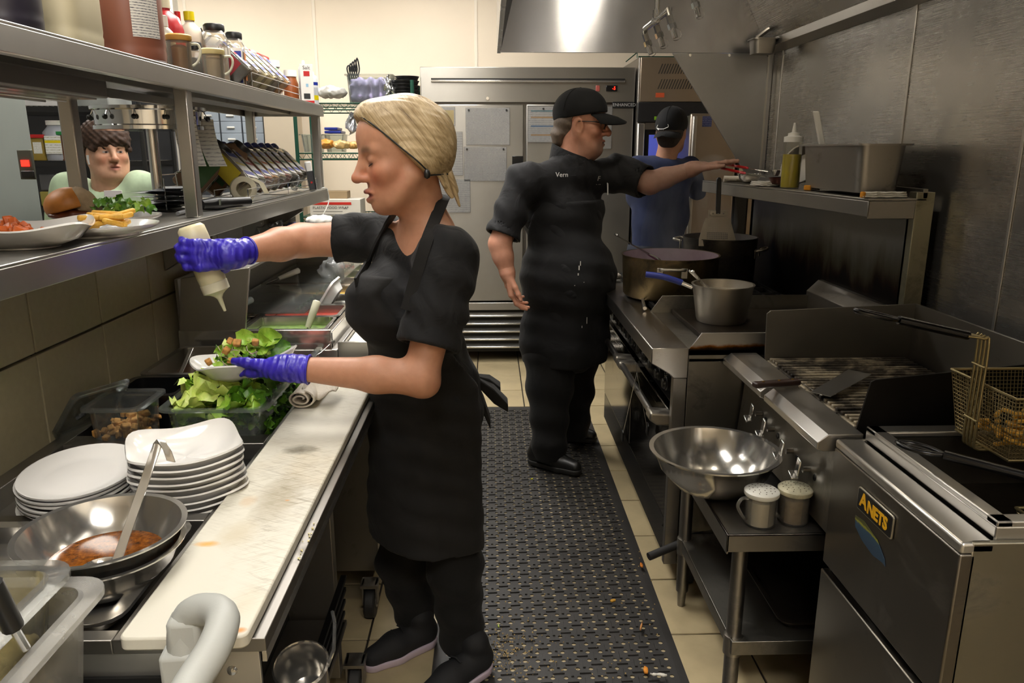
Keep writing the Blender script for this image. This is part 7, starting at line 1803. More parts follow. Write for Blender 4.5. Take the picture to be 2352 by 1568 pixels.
# ---------------------------------------------------------------- the woman dressing a salad
wo = thing('person', (-.12, 2.1, .0), 'woman with blonde hair in black scrubs and apron, wearing blue gloves and dressing a salad', 'person')
wy = dict(pel=A(990, 930, y=2.08), wai=A(965, 850, y=2.06), che=A(955, 680, y=2.0), nek=A(985, 520, y=1.96))
LS, LE, LW = A(1030, 600, y=1.83), A(965, 868, y=1.73), A(676, 846, y=1.735)
RS, RE, RW = A(852, 548, y=2.13), A(692, 552, y=2.13), A(545, 580, y=1.94)
hc_ = A(926, 360, y=1.92)
MW = HM(hc_, (-1, -.36, -.16), (-.16, 0, 1), 1.09)
lo, hi = bounds([hc_], .2); 
S = Sol((lo[0], lo[1], hc_.z-.17), (hi[0], hi[1], hc_.z+.16), .003)
head(S, MW, 1.0, 1.0, .98, .98, .005, 0)
def neckprims(S):
    S.cap(MW @ Vector((-.02, 0, -.06)), wy['nek']+Vector((0, 0, -.05)), .054, .062, .03)
    S.cap(wy['nek']+Vector((0, 0, -.03)), LS+(wy['nek']-LS)*.35+Vector((0, 0, .005)), .05, .045, .05); S.cap(wy['nek']+Vector((0, 0, -.03)), RS+(wy['nek']-RS)*.35, .05, .045, .05)
    S.ell(wy['nek']+Vector((-.02, -.015, -.10)), (.06, .08, .09), None, .04)
neckprims(S)
V1, F1 = S.mesh(); V1 = S.relax(V1, F1, 1)
B_ = [LS, LE, LW, RS, RE, RW, wy['nek'], wy['che'], wy['pel']]
lo, hi = bounds(B_, .09)
S = Sol((lo[0], lo[1], lo[2]), (hi[0], hi[1], hc_.z-.155), .007); neckprims(S)
S.ell(wy['che'], (.08, .09, .15), None, .05); S.ell(wy['pel'], (.12, .13, .12), None, .06); S.ell(wy['wai'], (.10, .12, .12), None, .06)
limb(S, [LS, LE, LE+(LW-LE)*.35, LW, LW+(LW-LE)*.1], [.05, .042, .042, .027, .026], .02); limb(S, [RS, RE, RE+(RW-RE)*.35, RW, RW+(RW-RE)*.1], [.052, .045, .043, .029, .027], .02)
S.cap(LE+Vector((.012, .0, -.012)), LE+Vector((.014, 0, -.014)), .030, None, .02)
V2, F2 = S.mesh(); V2 = S.relax(V2, F2, 2)
V_ = np.concatenate([V1, V2]); F_ = np.concatenate([F1, F2+len(V1)])
mk_mesh('body', V_, F_, SKINW, wo, skin(MW, 'c69072', '984c46', '6b5238', blush=.9)(V_))
# hair: swept back, under a net with a black edge
hairm, n, l, b = base('blonde_hair')
hv = tc(n, l, (1, 1, 1))
wv = noise(n, l, tc(n, l, (7, 45, 120), rot=(0, .9, 0)), 1, 6, .7, .4)
l.new(ramp(n, l, wv, [(.28, '6a563a'), (.42, 'a58d66'), (.58, 'c8b088'), (.75, 'e6d9b8')]), b.inputs['Base Color']); b.inputs['Roughness'].default_value = .42; b.inputs['Anisotropic'].default_value = .5
bump(n, l, b, wv, .5, .003)
S = Sol(hc_-Vector((.17, .16, .16)), hc_+Vector((.20, .17, .18)), .0035)
Rw = np.array(MW.to_3x3())/1.09; P = lambda x, y, z: np.array(MW @ Vector((x, y, z-.004)))
S.ell(P(-.022, 0, .048), (.109, .092, .092), Rw); S.ell(P(.032, 0, .068), (.064, .070, .058), Rw, .03); S.ell(P(.056, 0, .102), (.036, .056, .032), Rw, .02); S.ell(P(-.068, 0, .015), (.058, .075, .082), Rw, .03); S.ell(P(.0, 0, .096), (.07, .066, .038), Rw, .03)
S.ell(P(-.016, .05, -.004), (.062, .047, .062), Rw, .03); S.ell(P(-.016, -.05, -.004), (.062, .047, .062), Rw, .03)
nf = MW.to_3x3() @ Vector((.777, 0, -.629))
S.plane(P(.070, 0, .080), nf)
S.plane(P(-.03, 0, -.046), MW.to_3x3() @ Vector((.1, 0, -1)))
Mi_ = np.array(MW.inverted())
def strand(X, Y, Z):
    x = Mi_[0, 0]*X+Mi_[0, 1]*Y+Mi_[0, 2]*Z+Mi_[0, 3]; y = Mi_[1, 0]*X+Mi_[1, 1]*Y+Mi_[1, 2]*Z+Mi_[1, 3]; z = Mi_[2, 0]*X+Mi_[2, 1]*Y+Mi_[2, 2]*Z+Mi_[2, 3]
    a = np.arctan2(y, z+.05)
    return .0012*np.sin(a*70+6*np.sin(x*25))+.0016*np.sin(a*31+3*x*30)
S.disp(lambda X, Y, Z: .5*strand(X, Y, Z))
hr = solid('hair', S, hairm, wo, 1)
S = Sol(hc_+Vector((.0, -.12, -.17)), hc_+Vector((.16, .12, .03)), .0035)
for k, (a, b_, ra, rb) in enumerate((((-.085, .0, -.03), (-.095, .01, -.085), .02, .012), ((-.07, .03, -.035), (-.085, .035, -.10), .014, .006), ((-.095, -.02, -.03), (-.11, -.01, -.09), .015, .007), ((-.06, .045, -.04), (-.07, .045, -.075), .009, .004), ((-.09, .02, -.05), (-.105, .02, -.125), .010, .003))): S.cap(P(*a), P(*b_), ra*1.05, rb*1.05, .008)
S.disp(lambda X, Y, Z: .0014*np.sin(240*X+30*Z)+.001*np.sin(300*Y+20*Z))
solid('loose_hair', S, hairm, wo, 1)
# net edge: a ring where the two cutting planes meet the hair
ring = []
Vh = np.array([v.co for v in hr.data.vertices]); 
Iw = np.array(mwm(wo)); Vw = Vh @ Iw[:3, :3].T+Iw[:3, 3]; Lh = Vw @ Mi_[:3, :3].T+Mi_[:3, 3]
q = Lh[(np.abs((Lh-np.array((.070, 0, .076))) @ np.array((.777, 0, -.629))) < .004)]
halves = []
for sg in (1, -1):
    pl_ = []
    for z_ in np.arange(-.045, .118, .007):
        m_ = (np.abs(q[:, 2]-z_) < .0045) & (q[:, 1]*sg > .004)
        if m_.any(): j = np.where(m_)[0][np.argmax(q[m_][:, 1]*sg)]; pl_.append(Vector(q[j])*1.006)
    halves.append(pl_)
out = [MW @ p for p in halves[0]+halves[1][::-1]]
out = [sum(out[max(0, i-2):i+3], Vector())/len(out[max(0, i-2):i+3]) for i in range(len(out))]
if len(out) > 6: MB().tube(catmull(out, 2), .0021, 6).build('net_edge', BLACK, wo, 60)
q = Lh[np.abs((Lh-np.array((-.03, 0, -.05))) @ np.array((.1, 0, -.995))) < .003]
if len(q):
    ang = np.arctan2(q[:, 1], q[:, 0]+.03); rr_ = np.hypot(q[:, 1], q[:, 0]+.03); out = []
    for a in np.linspace(-PI, PI, 40):
        m_ = np.abs(ang-a) < .1
        if m_.any() and abs(a) > .9: j = np.where(m_)[0][np.argmax(rr_[m_])]; out.append((a % (2*PI), MW @ (Vector(q[j])*1.004)))
    out = [p for _, p in sorted(out, key=lambda t: t[0])]
    if len(out) > 5: MB().tube(out, .0024, 6).build('net_edge', BLACK, wo, 60)
MB().at(T(*(MW @ Vector((-.024, .088, -.044))))).lathe([(0, -.012), (.007, -.008), (.008, 0), (.006, .008), (0, .012)], (0, 0, 0), 14).build('net_knot', BLACK, wo, 60)
for q in (-1, 1):
    MB().tube([MW @ Vector((.0695+.0162*math.sqrt(max(.05, 1-(.95*t_)**2)), q*(.031+.0155*t_), -.0045-.0035*(1-t_*t_)+.002*t_)) for t_ in np.linspace(-1, 1, 9)], .0011, 6).build('eyelash', plain('lash', '2a1c16', .7), wo, 60)
# scrub top
up = Vector((0, 0, 1))
def torso_w(S, g=0.0):
    S.ell(wy['che'], (.118+g, .150+g, .19+g), Euler((0, .05, .55)).to_matrix(), .05)
    S.ell(wy['che']+Vector((-.085, -.045, -.01)), (.075+g, .09+g, .085+g), None, .06); S.ell(wy['che']+Vector((-.045, -.105, -.005)), (.08+g, .075+g, .085+g), None, .06)
    S.ell(wy['wai'], (.135+g, .155+g, .17+g), None, .08); S.ell(wy['pel']+Vector((0, 0, -.02)), (.152+g, .165+g, .17+g), None, .08)
    S.cap(wy['nek']+Vector((.01, .01, -.075)), LS+(wy['nek']-LS)*.2, .065+g, .062+g, .04); S.cap(wy['nek']+Vector((.0, .0, -.075)), RS+(wy['nek']-RS)*.2, .065+g, .06+g, .04)
lo, hi = bounds([LS, RS, wy['pel'], wy['che']], .24)
S = Sol((lo[0], lo[1], wy['pel'].z-.2), (hi[0], hi[1], wy['nek'].z+.06), .0065)
torso_w(S)
lh = LS+(LE-LS)*.74; rh = RS+(RE-RS)*.52
S.cap(LS, lh+(LE-LS)*.2, .076, .076, .04); S.cap(RS, rh+(RE-RS)*.2, .068, .068, .03)
S.disp(folds(.0035, 70, (.3, .2, 1))); S.disp(folds(.0025, 120, (1, .3, .6), (15, 9, 8), 2))
# sleeve hems: cut with short capsules beyond the hem
for hp2, ax_ in ((lh, (LE-LS).normalized()), (rh, (RE-RS).normalized())):
    hem(S, hp2, ax_, .058 if hp2 is lh else .053)
# v neck
nk = wy['nek']
S.cap(nk+Vector((-.02, -.02, .03)), A(884, 592, y=1.80), .05, .006, .004, 'sub'); S.cap(nk+Vector((.01, .0, .1)), nk+Vector((.0, .0, .0)), .08, .066, .006, 'sub')
solid('scrub_top', S, CLOTHB, wo, 2)
# apron: bib and skirt
lo, hi = bounds([wy['che'], wy['pel']], .26)
S = Sol((lo[0], lo[1], .43), (hi[0], hi[1], wy['che'].z+.14), .0065)
torso_w(S, .011)
k1, k2 = A(985, 1150, y=2.06), A(995, 1290, y=2.06)
S.ell(k1, (.165, .165, .3), None, .08)
S.cap(wy['pel']+Vector((0, 0, -.1)), Vector((k2.x, k2.y, .45)), .155, .172, .06)
S.disp(folds(.006, 34, (1, .8, .05), (3, 3, 2))); S.disp(folds(.0025, 90, (.2, .2, 1)))
S.plane((0, 0, .452), (-.10, .0, -1)) 
fdir = Vector((.86, .5, 0))
bibtop = wy['che']+Vector((-.07, -.06, .075))
X_, Y_, Z_ = S.ax
# keep the front half above the waist, wrap almost fully below it
def front_cut(X, Y, Z):
    t_ = np.clip((Z-wy['wai'].z+.02)/.16, 0, 1); off = .13*(1-t_)-.005*t_
    return (X-wy['che'].x)*.82+(Y-wy['che'].y)*.57-off
d_ = front_cut(X_[:, None, None], Y_[None, :, None], Z_[None, None, :]).astype(np.float32); S.d = np.maximum(S.d, d_)
# bib edges sweep in towards the straps
def bib(X, Y, Z):
    lat = np.abs((X-wy['che'].x+.07)*.57-(Y-wy['che'].y+.06)*.82); h_ = np.clip((Z-(wy['wai'].z+.05))/.2, 0, 1)
    return np.where(Z > wy['wai'].z+.05, lat-(.20-.105*h_), -1)
S.d = np.maximum(S.d, bib(X_[:, None, None], Y_[None, :, None], Z_[None, None, :]).astype(np.float32)); S.plane(bibtop, (0, 0, 1))
# hollow it a little so it is a cloth, not a block
ap = solid('apron', S, APRON, wo, 2)
ft = Vector((-.82, -.57, 0)); lt = Vector((.57, -.82, 0))
bl_, br_ = A(940, 705, y=1.80), A(822, 648, y=1.99)
n1 = nk+Vector((.045, -.06, .015)); n2 = nk+Vector((.075, .03, .03)); n3 = nk+Vector((-.01, .075, .0))
def strap(pts, nm='apron_strap'):
    c = catmull(pts, 5); sd = []
    for i, p in enumerate(c):
        t_ = (c[min(i+1, len(c)-1)]-c[max(i-1, 0)]).normalized(); o = (p-(nk+Vector((0, 0, -.1)))); o = (o-t_*o.dot(t_)).normalized(); sd.append(t_.cross(o))
    mb = MB(); rings = []
    for p, s_, i in zip(c, sd, range(len(c))):
        t_ = (c[min(i+1, len(c)-1)]-c[max(i-1, 0)]).normalized(); n_ = s_.cross(t_).normalized()
        rings.append([p+s_*.014+n_*.003, p-s_*.014+n_*.003, p-s_*.014-n_*.003, p+s_*.014-n_*.003])
    mb.loft(rings).build(nm, APRON, wo, 40)
STRAPS = True
kt = A(1086, 866, y=2.1)
kn = MB()
for dv, L in ((Vector((.10, -.03, -.075)), 1), (Vector((.05, .03, -.15)), 1), (Vector((.08, .05, -.05)), 1)):
    r0 = [kt+Vector((0, y_, z_)) for y_, z_ in ((-.012, .01), (.012, .01), (.012, -.01), (-.012, -.01))]; e = kt+dv
    r1 = [kt+dv*.6+Vector((0, y_*2.2, z_*2.2)) for y_, z_ in ((-.012, .01), (.012, .01), (.012, -.01), (-.012, -.01))]; r2 = [e+Vector((.0, y_*2.6, z_*1.2)) for y_, z_ in ((-.012, .01), (.012, .01), (.012, -.01), (-.012, -.01))]
    kn.loft([r0, r1, r2])
kn.build('apron_bow', APRON, wo, 60, .006)
def on_w(u, v, e=.007):
    p, n_ = ray_to([c for c in wo.children if c.name.startswith(('scrub_top', 'apron', 'body'))], u, v); return p+n_*e
strap([on_w(*q) for q in ((940, 712), (952, 665), (968, 610), (984, 555), (998, 505), (1010, 465))]+[A(1022, 450, y=1.98)])
strap([on_w(*q) for q in ((822, 655), (842, 618), (866, 570), (893, 520))]+[A(905, 490, y=1.98)])
# trousers and shoes
fa, na = A(955, 1455, y=2.2), A(1062, 1500, y=2.06)
S = Sol((-.42, 1.9, .06), (.16, 2.36, .95), .0075)
for hip, knee, ank in ((wy['pel']+Vector((-.03, .06, -.05)), A(925, 1290, y=2.16), Vector((fa.x, fa.y, .11))), (wy['pel']+Vector((.0, -.06, -.05)), A(1045, 1300, y=2.02), Vector((na.x, na.y, .10)))):
    limb(S, [hip, knee, ank], [.105, .078, .068], .03)
S.disp(folds(.004, 60, (.2, .3, 1))); solid('trousers', S, PANTS, wo, 2)
SHB = plain('shoe_black_knit', '121214', .8, 0, .2, 200, .3, 400); SOLEW = plain('shoe_sole_pale', 'b9a9b4', .5, 0, .1)
f_h, f_t = A(995, 1470, z=0), A(828, 1545, z=0); shoe(wo, (f_h.x, f_h.y, 0), (f_t.x, f_t.y, 0), .1, SHB, SOLEW)
n_h, n_t = A(1118, 1530, z=.012), A(955, 1640, z=.012); so = shoe(wo, (n_h.x, n_h.y, .012), (n_t.x, n_t.y, .012), .1, SHB, SOLEW)
lg = A(1050, 1560, y=n_h.y-.07)
MB().tube(catmull([A(1062, 1548, y=1.975), A(1045, 1552, y=1.972), A(1058, 1558, y=1.972), A(1040, 1566, y=1.97)], 4), .002, 5).build('shoe_mark', INKW, so, 60)
# gloves
GLV, n, l, b = base('nitrile_glove')
l.new(ramp(n, l, noise(n, l, tc(n, l), 30, 4), [(.3, '2a1f96'), (.7, '4436c4')]), b.inputs['Base Color']); b.inputs['Roughness'].default_value = .36
wr1 = n.new('ShaderNodeTexWave'); wr1.inputs['Scale'].default_value = 22; wr1.inputs['Distortion'].default_value = 9; wr1.inputs['Detail'].default_value = 3; l.new(tc(n, l), wr1.inputs[0]); bump(n, l, b, wr1.outputs['Fac'], .3, .003)
def glove(wr, elbow, caps, nm='glove', extra=None):
    pts = [c[0] for c in caps]+[c[1] for c in caps]; lo, hi = bounds(pts, .045); S = Sol(lo, hi, .0028); put(S, caps, .007)
    ax_ = (Vector(wr)-Vector(elbow)).normalized()
    S.cap(Vector(wr)-ax_*.03, Vector(wr)+ax_*.03, .034, .031, .02)
    if extra: extra(S)
    S.disp(folds(.0010, 330, tuple(ax_), (30, 40, 50)))
    S.plane(Vector(wr)-ax_*.035, -ax_)
    o = solid(nm, S, GLV, wo, 2)
    x = ax_.orthogonal().normalized(); y = ax_.cross(x); c = Vector(wr)-ax_*.034
    MB().tube([c+x*(.0345*math.cos(a))+y*(.0345*math.sin(a)) for a in [2*PI*k/24 for k in range(24)]], .0024, 6, True).build('cuff_roll', GLV, o, 60)
    return o
GS = .98
# left hand: palm up under the bowl, thumb along its near side
Lc = hand_caps(LW+(LW-LE).normalized()*.01, (-.86, .45, -.22), (.1, .2, .97), (-.45, -.88, .1), (.10, .10, .12, .15), (.42, .9, .30), 1.05, .0015, .05)
glove(LW, LE, Lc)
# right hand: closed round the upturned bottle
bt0, bt1 = A(440, 528, y=1.955), A(498, 668, y=1.955)                 # bottle base, shoulder
bax = (bt1-bt0).normalized(); bmid = bt0+(bt1-bt0)*.36
wrR = RW+(RW-RE).normalized()*.012
Rc = hand_caps(wrR, (bmid+Vector((.03, -.055, 0))-wrR), (-.25, 1, .1), (.30, .1, -1), (.62, .60, .58, .58), (.45, .45, .75), 1.02, .0015, .1)
glove(RW, RE, Rc)
# squeeze bottle of dressing in the right hand
dbm = plain('cream_dressing', 'ddd3ac', .35, 0, .06, 10, sss=.1)
db_ = thing('dressing_bottle', bt0, 'cream salad dressing squeeze bottle held upside down', 'bottle')
z = bax; x = z.orthogonal().normalized(); y = z.cross(x)
MBt = Matrix(((x.x, y.x, z.x, bt0.x), (x.y, y.y, z.y, bt0.y), (x.z, y.z, z.z, bt0.z), (0, 0, 0, 1)))
L = (bt1-bt0).length
MB().at(MBt).lathe([(0, -.012), (.026, -.012), (.0335, -.004), (.0345, .02), (.0345, L*.75), (.033, L*.86)], (0, 0, 0), 32).build('bottle_body', dbm, db_, 50)
MB().at(MBt).lathe([(.033, L*.855), (.0345, L*.86), (.034, L), (.02, L+.006), (.012, L+.012), (.0065, L+.02), (.0035, L+.055), (0, L+.056)], (0, 0, 0), 28).build('nozzle_cap', plain('nozzle_cream', 'e2dbc0', .4), db_, 40)
# the salad bowl she holds
sbw = thing('square_bowl', A(580, 868, y=1.76), 'white square bowl of Caesar salad held in a gloved hand', 'bowl', None, .75)
sbw.rotation_euler = (-.10, -.10, .62)
sbw.location = A(570, 862, y=1.86)
sqbowl_mesh(sbw, .118, .046)
cs = thing('caesar_salad', sbw.location, 'romaine salad with croutons and shaved cheese in the held bowl', 'salad')
bcx = sbw.location
for i in range(60):
    a = random.random()*6.28; r = .085*math.sqrt(random.random()); hgt = .03+.055*(1-(r/.09)**2)
    mb = MB(); leaf_mesh(mb, (bcx.x+.012+r*math.cos(a), bcx.y+r*math.sin(a), bcx.z+hgt*random.uniform(.45, 1)+.01), random.uniform(.035, .07), rm3(.9), random.uniform(-.5, .6), ruf=.3)
    mb.build('lettuce_leaf', LF[random.choice([1, 1, 2, 0])], cs, 180)
for (u, v, sz) in ((600, 792, .07), (620, 775, .06), (565, 775, .05), (640, 800, .06)):
    mb = MB(); p = A(u, v, y=1.83); leaf_mesh(mb, p, sz, Euler((1.2, random.uniform(-.6, .6), random.uniform(-.4, .4))).to_matrix(), .4, ruf=.25, asp=.8); mb.build('lettuce_leaf', LF[random.choice([0, 1])], cs, 180)
for (u, v) in ((480, 832), (532, 828), (545, 788), (528, 782), (587, 786), (520, 805)): crouton(cs, A(u, v, y=1.79), .017)
for i in range(24):
    a = random.random()*6; p = A(random.uniform(505, 590), random.uniform(800, 835), y=1.80); MB().tube([p, p+Vector((math.cos(a)*.014, 0, math.sin(a)*.012))], .0011, 5).build('cheese_shred', PANIN[4], cs)
# ---------------------------------------------------------------- the cook in the black cap
mn = thing('person', (.36, 3.66, .0), 'heavy set cook in black cap, glasses and apron reaching over the range', 'person')
SKINM = vcol('skin_cook', .5, .1, .15, 400)
NK = A(1318, 372, y=3.62); CH = A(1302, 500, y=3.62); BE = A(1308, 640, y=3.62); PE = A(1292, 770, y=3.66)
mRS, mRE, mRW = A(1200, 412, y=3.50), A(1148, 560, y=3.42), A(1166, 628, y=3.40)
mLS, mLE, mLW = A(1420, 395, y=3.68), A(1492, 420, y=3.58), A(1590, 388, y=3.52)
hm_ = A(1335, 287, y=3.62); MM = HM(hm_, (1, -.22, -.03), (0, 0, 1), 1.12)
lo, hi = bounds([hm_], .2); S = Sol((lo[0], lo[1], hm_.z-.17), (hi[0], hi[1], hm_.z+.16), .0028)
head(S, MM, 1.25, 1.1, 1.08, 1.12, 0, 1.15)
def neckm(S):
    S.cap(MM @ Vector((-.02, 0, -.05)), NK+Vector((0, 0, -.04)), .072, .078, .04); S.ell(np.array(MM @ Vector((.03, 0, -.105))), (.05, .06, .035), None, .04)
neckm(S)
V1, F1 = S.mesh(); V1 = S.relax(V1, F1, 1)
lo, hi = bounds([mRS, mRE, mRW, mLS, mLE, mLW, NK, PE], .13)
S = Sol(lo, (hi[0], hi[1], hm_.z-.155), .008); neckm(S)
S.ell(CH+Vector((0, .04, 0)), (.09, .08, .16), None, .06); S.ell(PE, (.1, .1, .14), None, .06); S.cap(CH, PE, .09, .1, .05)
limb(S, [mRS, mRE, mRE+(mRW-mRE)*.4, mRW], [.062, .05, .046, .033], .02); limb(S, [mLS, mLE, mLE+(mLW-mLE)*.35, mLW], [.06, .052, .047, .032], .02)
V2, F2 = S.mesh(); V2 = S.relax(V2, F2, 2)
hcaps = hand_caps(mRW, (.10, .0, -1), (.7, .1, 0), (.1, -1, .0), (.42, .5, .55, .6), (.4, .8, .35), 1.08)
lcaps = hand_caps(mLW, (1, -.05, .26), (.1, -.1, -1), (.1, -.95, .1), (.08, .06, .10, .16), (.5, .9, .12), 1.1, 0, .1)
Vs, Fs = [V1, V2], [F1, F2]
for w_, e_, cp_ in ((mRW, mRE, hcaps), (mLW, mLE, lcaps)):
    pts = [c[0] for c in cp_]+[c[1] for c in cp_]+[w_-(w_-e_).normalized()*.03]; lo, hi = bounds(pts, .04); S = Sol(lo, hi, .0032); put(S, cp_, .007); limb(S, [e_+(w_-e_)*.4, w_, w_+(w_-e_)*.1], [.046, .0325, .028], .015)
    S.plane(w_-(w_-e_).normalized()*.028, -(w_-e_)); a_, b_ = S.mesh(); Vs.append(S.relax(a_, b_, 1)); Fs.append(b_)
off = 0; FF = []
for v_, f_ in zip(Vs, Fs): FF.append(f_+off); off += len(v_)
V_ = np.concatenate(Vs); F_ = np.concatenate(FF)
mk_mesh('body', V_, F_, SKINM, mn, skin(MM, 'cf967c', 'a3655a', '6b5a4e', blush=.6, eyes=('3a2c22', .0), stubble='8f8078')(V_))
Rm = np.array(MM.to_3x3())/1.12; P = lambda x, y, z: np.array(MM @ Vector((x, y, z)))
# grey brown hair below the cap
S = Sol(hm_-Vector((.17, .16, .14)), hm_+Vector((.16, .16, .15)), .004)
S.ell(P(-.03, 0, .02), (.093, .091, .09), Rm); S.ell(P(-.085, 0, -.045), (.042, .072, .055), Rm, .03)
S.plane(P(-.03, 0, 0), MM.to_3x3() @ Vector((1, 0, -.1))); S.plane(P(0, 0, .06), MM.to_3x3() @ Vector((0, 0, 1))); S.plane(P(0, 0, -.088), (0, 0, -1))
for q in (-1, 1): S.ell(P(-.004, q*.09, -.012), (.023, .03, .036), Rm, .004, 'sub')
S.disp(lambda X, Y, Z: .002*np.sin(130*Z+20*X)+.002*np.sin(90*X+60*Z))
solid('hair', S, plain('grey_brown_hair', '5e5044', .6, 0, .3, 60, .5, 160), mn, 1)
def cap_hat(par, M, mt, back=False, drop=.0, s=1.0):
    R = np.array(M.to_3x3()); sc_ = M.to_scale()[0]; R = R/sc_; P = lambda x, y, z: np.array(M @ Vector((x, y, z))); hc0 = M.translation
    S = Sol(hc0-Vector((.2, .2, .05)), hc0+Vector((.2, .2, .19)), .004)
    S.ell(P(-.012, 0, .045), np.array((.108, .088, .098))*sc_, R); S.ell(P(.02, 0, .06), np.array((.08, .075, .075))*sc_, R, .03)
    S.plane(P(.0, 0, .034-drop), M.to_3x3() @ Vector((.18 if not back else -.16, 0, -1)))
    o = solid('cap', S, mt, par, 2)
    f = -1 if back else 1; mb = MB(); rings = []
    for i in range(13):
        a = -1.15+2.3*i/12; cx_ = .012; rx, ry = (.092, .078)
        bx, by = cx_*f+f*rx*math.cos(a)*.98, ry*math.sin(a)*1.08; zb = .030-drop+.014*math.cos(a)
        e = .082*max(0, math.cos(a*1.15))**.6; dz = -.026*max(0, math.cos(a)) -.018*abs(math.sin(a))
        p0 = Vector((bx-f*.012*math.cos(a), by*.92, zb+.006)); p1 = Vector((bx+f*e*.55, by*1.0, zb+.002+dz*.4)); p2 = Vector((bx+f*e, by*.97, zb+dz))
        th = Vector((0, 0, -.0045)); rings.append([M @ p for p in (p0, p1, p2, p2+th, p1+th, p0+th)])
    mb.loft(rings).build('cap_brim', mt, o, 60)
    MB().at(T(*(M @ Vector((-.01, 0, .142))))).lathe([(.007, 0), (.006, .004), (0, .006)], (0, 0, 0), 10).build('cap_button', mt, o, 60)
    sm = MB()
    for a in (0, PI/3, 2*PI/3):
        pts = [M @ Vector((-.012+.1085*math.cos(t_)*math.cos(a), .0885*math.cos(t_)*math.sin(a), .046+.0985*math.sin(t_))) for t_ in np.linspace(.05, PI-.05, 20)]
        sm.tube(pts, .0012, 5)
    sm.build('cap_seams', mt, o, 60)
    return o
CAPM = fabric('black_cap_cloth', '17181a', .8, .2, 20)
cap_hat(mn, MM, CAPM)
# glasses
gl = MB(); GLM = plain('glasses_dark', '2a2624', .3, .5)
for q in (-1, 1):
    c = Vector((.102, q*.033, .0))
    gl.tube([MM @ (c+Vector((-.006*abs(math.sin(a)), .021*math.cos(a), .015*math.sin(a)))) for a in [2*PI*k/20 for k in range(20)]], .0022, 6, True)
    gl.tube([MM @ Vector(p) for p in ((.098, q*.055, .006), (.06, q*.076, .012), (-.005, q*.084, .012), (-.022, q*.082, -.002))], .0024, 6)
gl.tube([MM @ Vector(p) for p in ((.104, -.012, .002), (.108, 0, .005), (.104, .012, .002))], .002, 6)
g_ = gl.build('glasses', GLM, mn, 60)
for q in (-1, 1): MB().at(MM).cyl((.1005, q*.033, 0), (.1015, q*.033, 0), .018, n=18).build('lens', clear('lens_glass', 'e9efef', .06), g_)
# chef jacket, apron
CHEF = fabric('black_chef_jacket', '161618', .75, .8, 11); APR2 = fabric('black_cook_apron', '151516', .85, .6, 8)
up = Vector((0, 0, 1))
def torso_m(S, g=0):
    S.ell(CH+Vector((-.02, .03, .02)), (.20+g, .17+g, .20+g), Euler((0, 0, .45)).to_matrix(), .06); S.ell(BE+Vector((-.008, -.02, .02)), (.212+g, .195+g, .22+g), None, .08); S.ell(PE, (.20+g, .185+g, .2+g), None, .08); S.cap(BE, PE, .19+g, .185+g, .06)
    S.cap(NK+Vector((0, .02, -.075)), mRS+Vector((.03, .02, -.015)), .085+g, .085+g, .05); S.cap(NK+Vector((0, .02, -.075)), mLS+Vector((-.03, 0, -.015)), .085+g, .08+g, .05)
lo, hi = bounds([CH, BE, PE, mRS, mLS, mRE, mLE], .25)
S = Sol((lo[0], lo[1], PE.z-.22), (hi[0], hi[1], NK.z+.09), .0062)
torso_m(S)
S.cap(mRS, mRE+(mRE-mRS)*.15, .074, .080, .05); S.cap(mLS, mLE+(mLE-mLS)*.3, .08, .082, .05)
S.cap(NK+Vector((0, .01, -.05)), NK+Vector((-.005, .005, .0)), .115, .102, .02)
S.disp(folds(.005, 45, (.4, .2, 1), (5, 4, 3))); S.disp(folds(.003, 80, (1, .2, .5), (9, 7, 5), 1))
for e_, s_ in ((mRE, mRS), (mLE, mLS)):
    ax_ = (e_-s_).normalized(); c = e_+(s_-e_)*.12
    hem(S, c, ax_, .066)
S.cap(NK+Vector((.0, .0, .0)), NK+Vector((.02, -.01, .15)), .082, .1, .004, 'sub')
solid('chef_jacket', S, CHEF, mn, 2)
S = Sol((lo[0], lo[1], .53), (hi[0], hi[1], CH.z+.12), .0085)
torso_m(S, .012)
S.cap(PE, A(1290, 835, y=3.66), .19, .20, .08)
S.disp(folds(.007, 24, (1, .6, .05), (2, 2, 2))); S.disp(folds(.003, 60, (.3, .2, 1)))
fd = Vector((.55, -.83, 0)); X_, Y_, Z_ = S.ax
S.d = np.maximum(S.d, (-(X_[:, None, None]-CH.x)*.55+(Y_[None, :, None]-CH.y)*.83-(.11-.10*np.clip((Z_[None, None, :]-1.05)/.2, 0, 1))).astype(np.float32))
S.plane((0, 0, .548), (0, 0, -1)); S.plane((0, 0, CH.z+.085), (0, 0, 1))
lat = np.abs((X_[:, None, None]-CH.x)*.83+(Y_[None, :, None]-CH.y)*.55)-(.26-.11*np.clip((Z_[None, None, :]-1.15)/.22, 0, 1))
S.d = np.maximum(S.d, lat.astype(np.float32))
apm = solid('apron', S, APR2, mn, 2)
# stand collar
cr_ = []
for k_ in range(25):
    a = 2*PI*k_/24; c_, s_ = math.cos(a), math.sin(a); b0_ = NK+Vector((-.002, .012, -.06)); t0 = NK+Vector((-.004, .01, .05-.035*c_+.012*s_))
    cr_.append([b0_+Vector((c_*.125, s_*.118, 0)), t0+Vector((c_*.098, s_*.094, 0)), t0+Vector((c_*.091, s_*.087, 0)), b0_+Vector((c_*.1, s_*.095, 0))])
MB().loft(cr_).build('collar', CHEF, mn, 60)
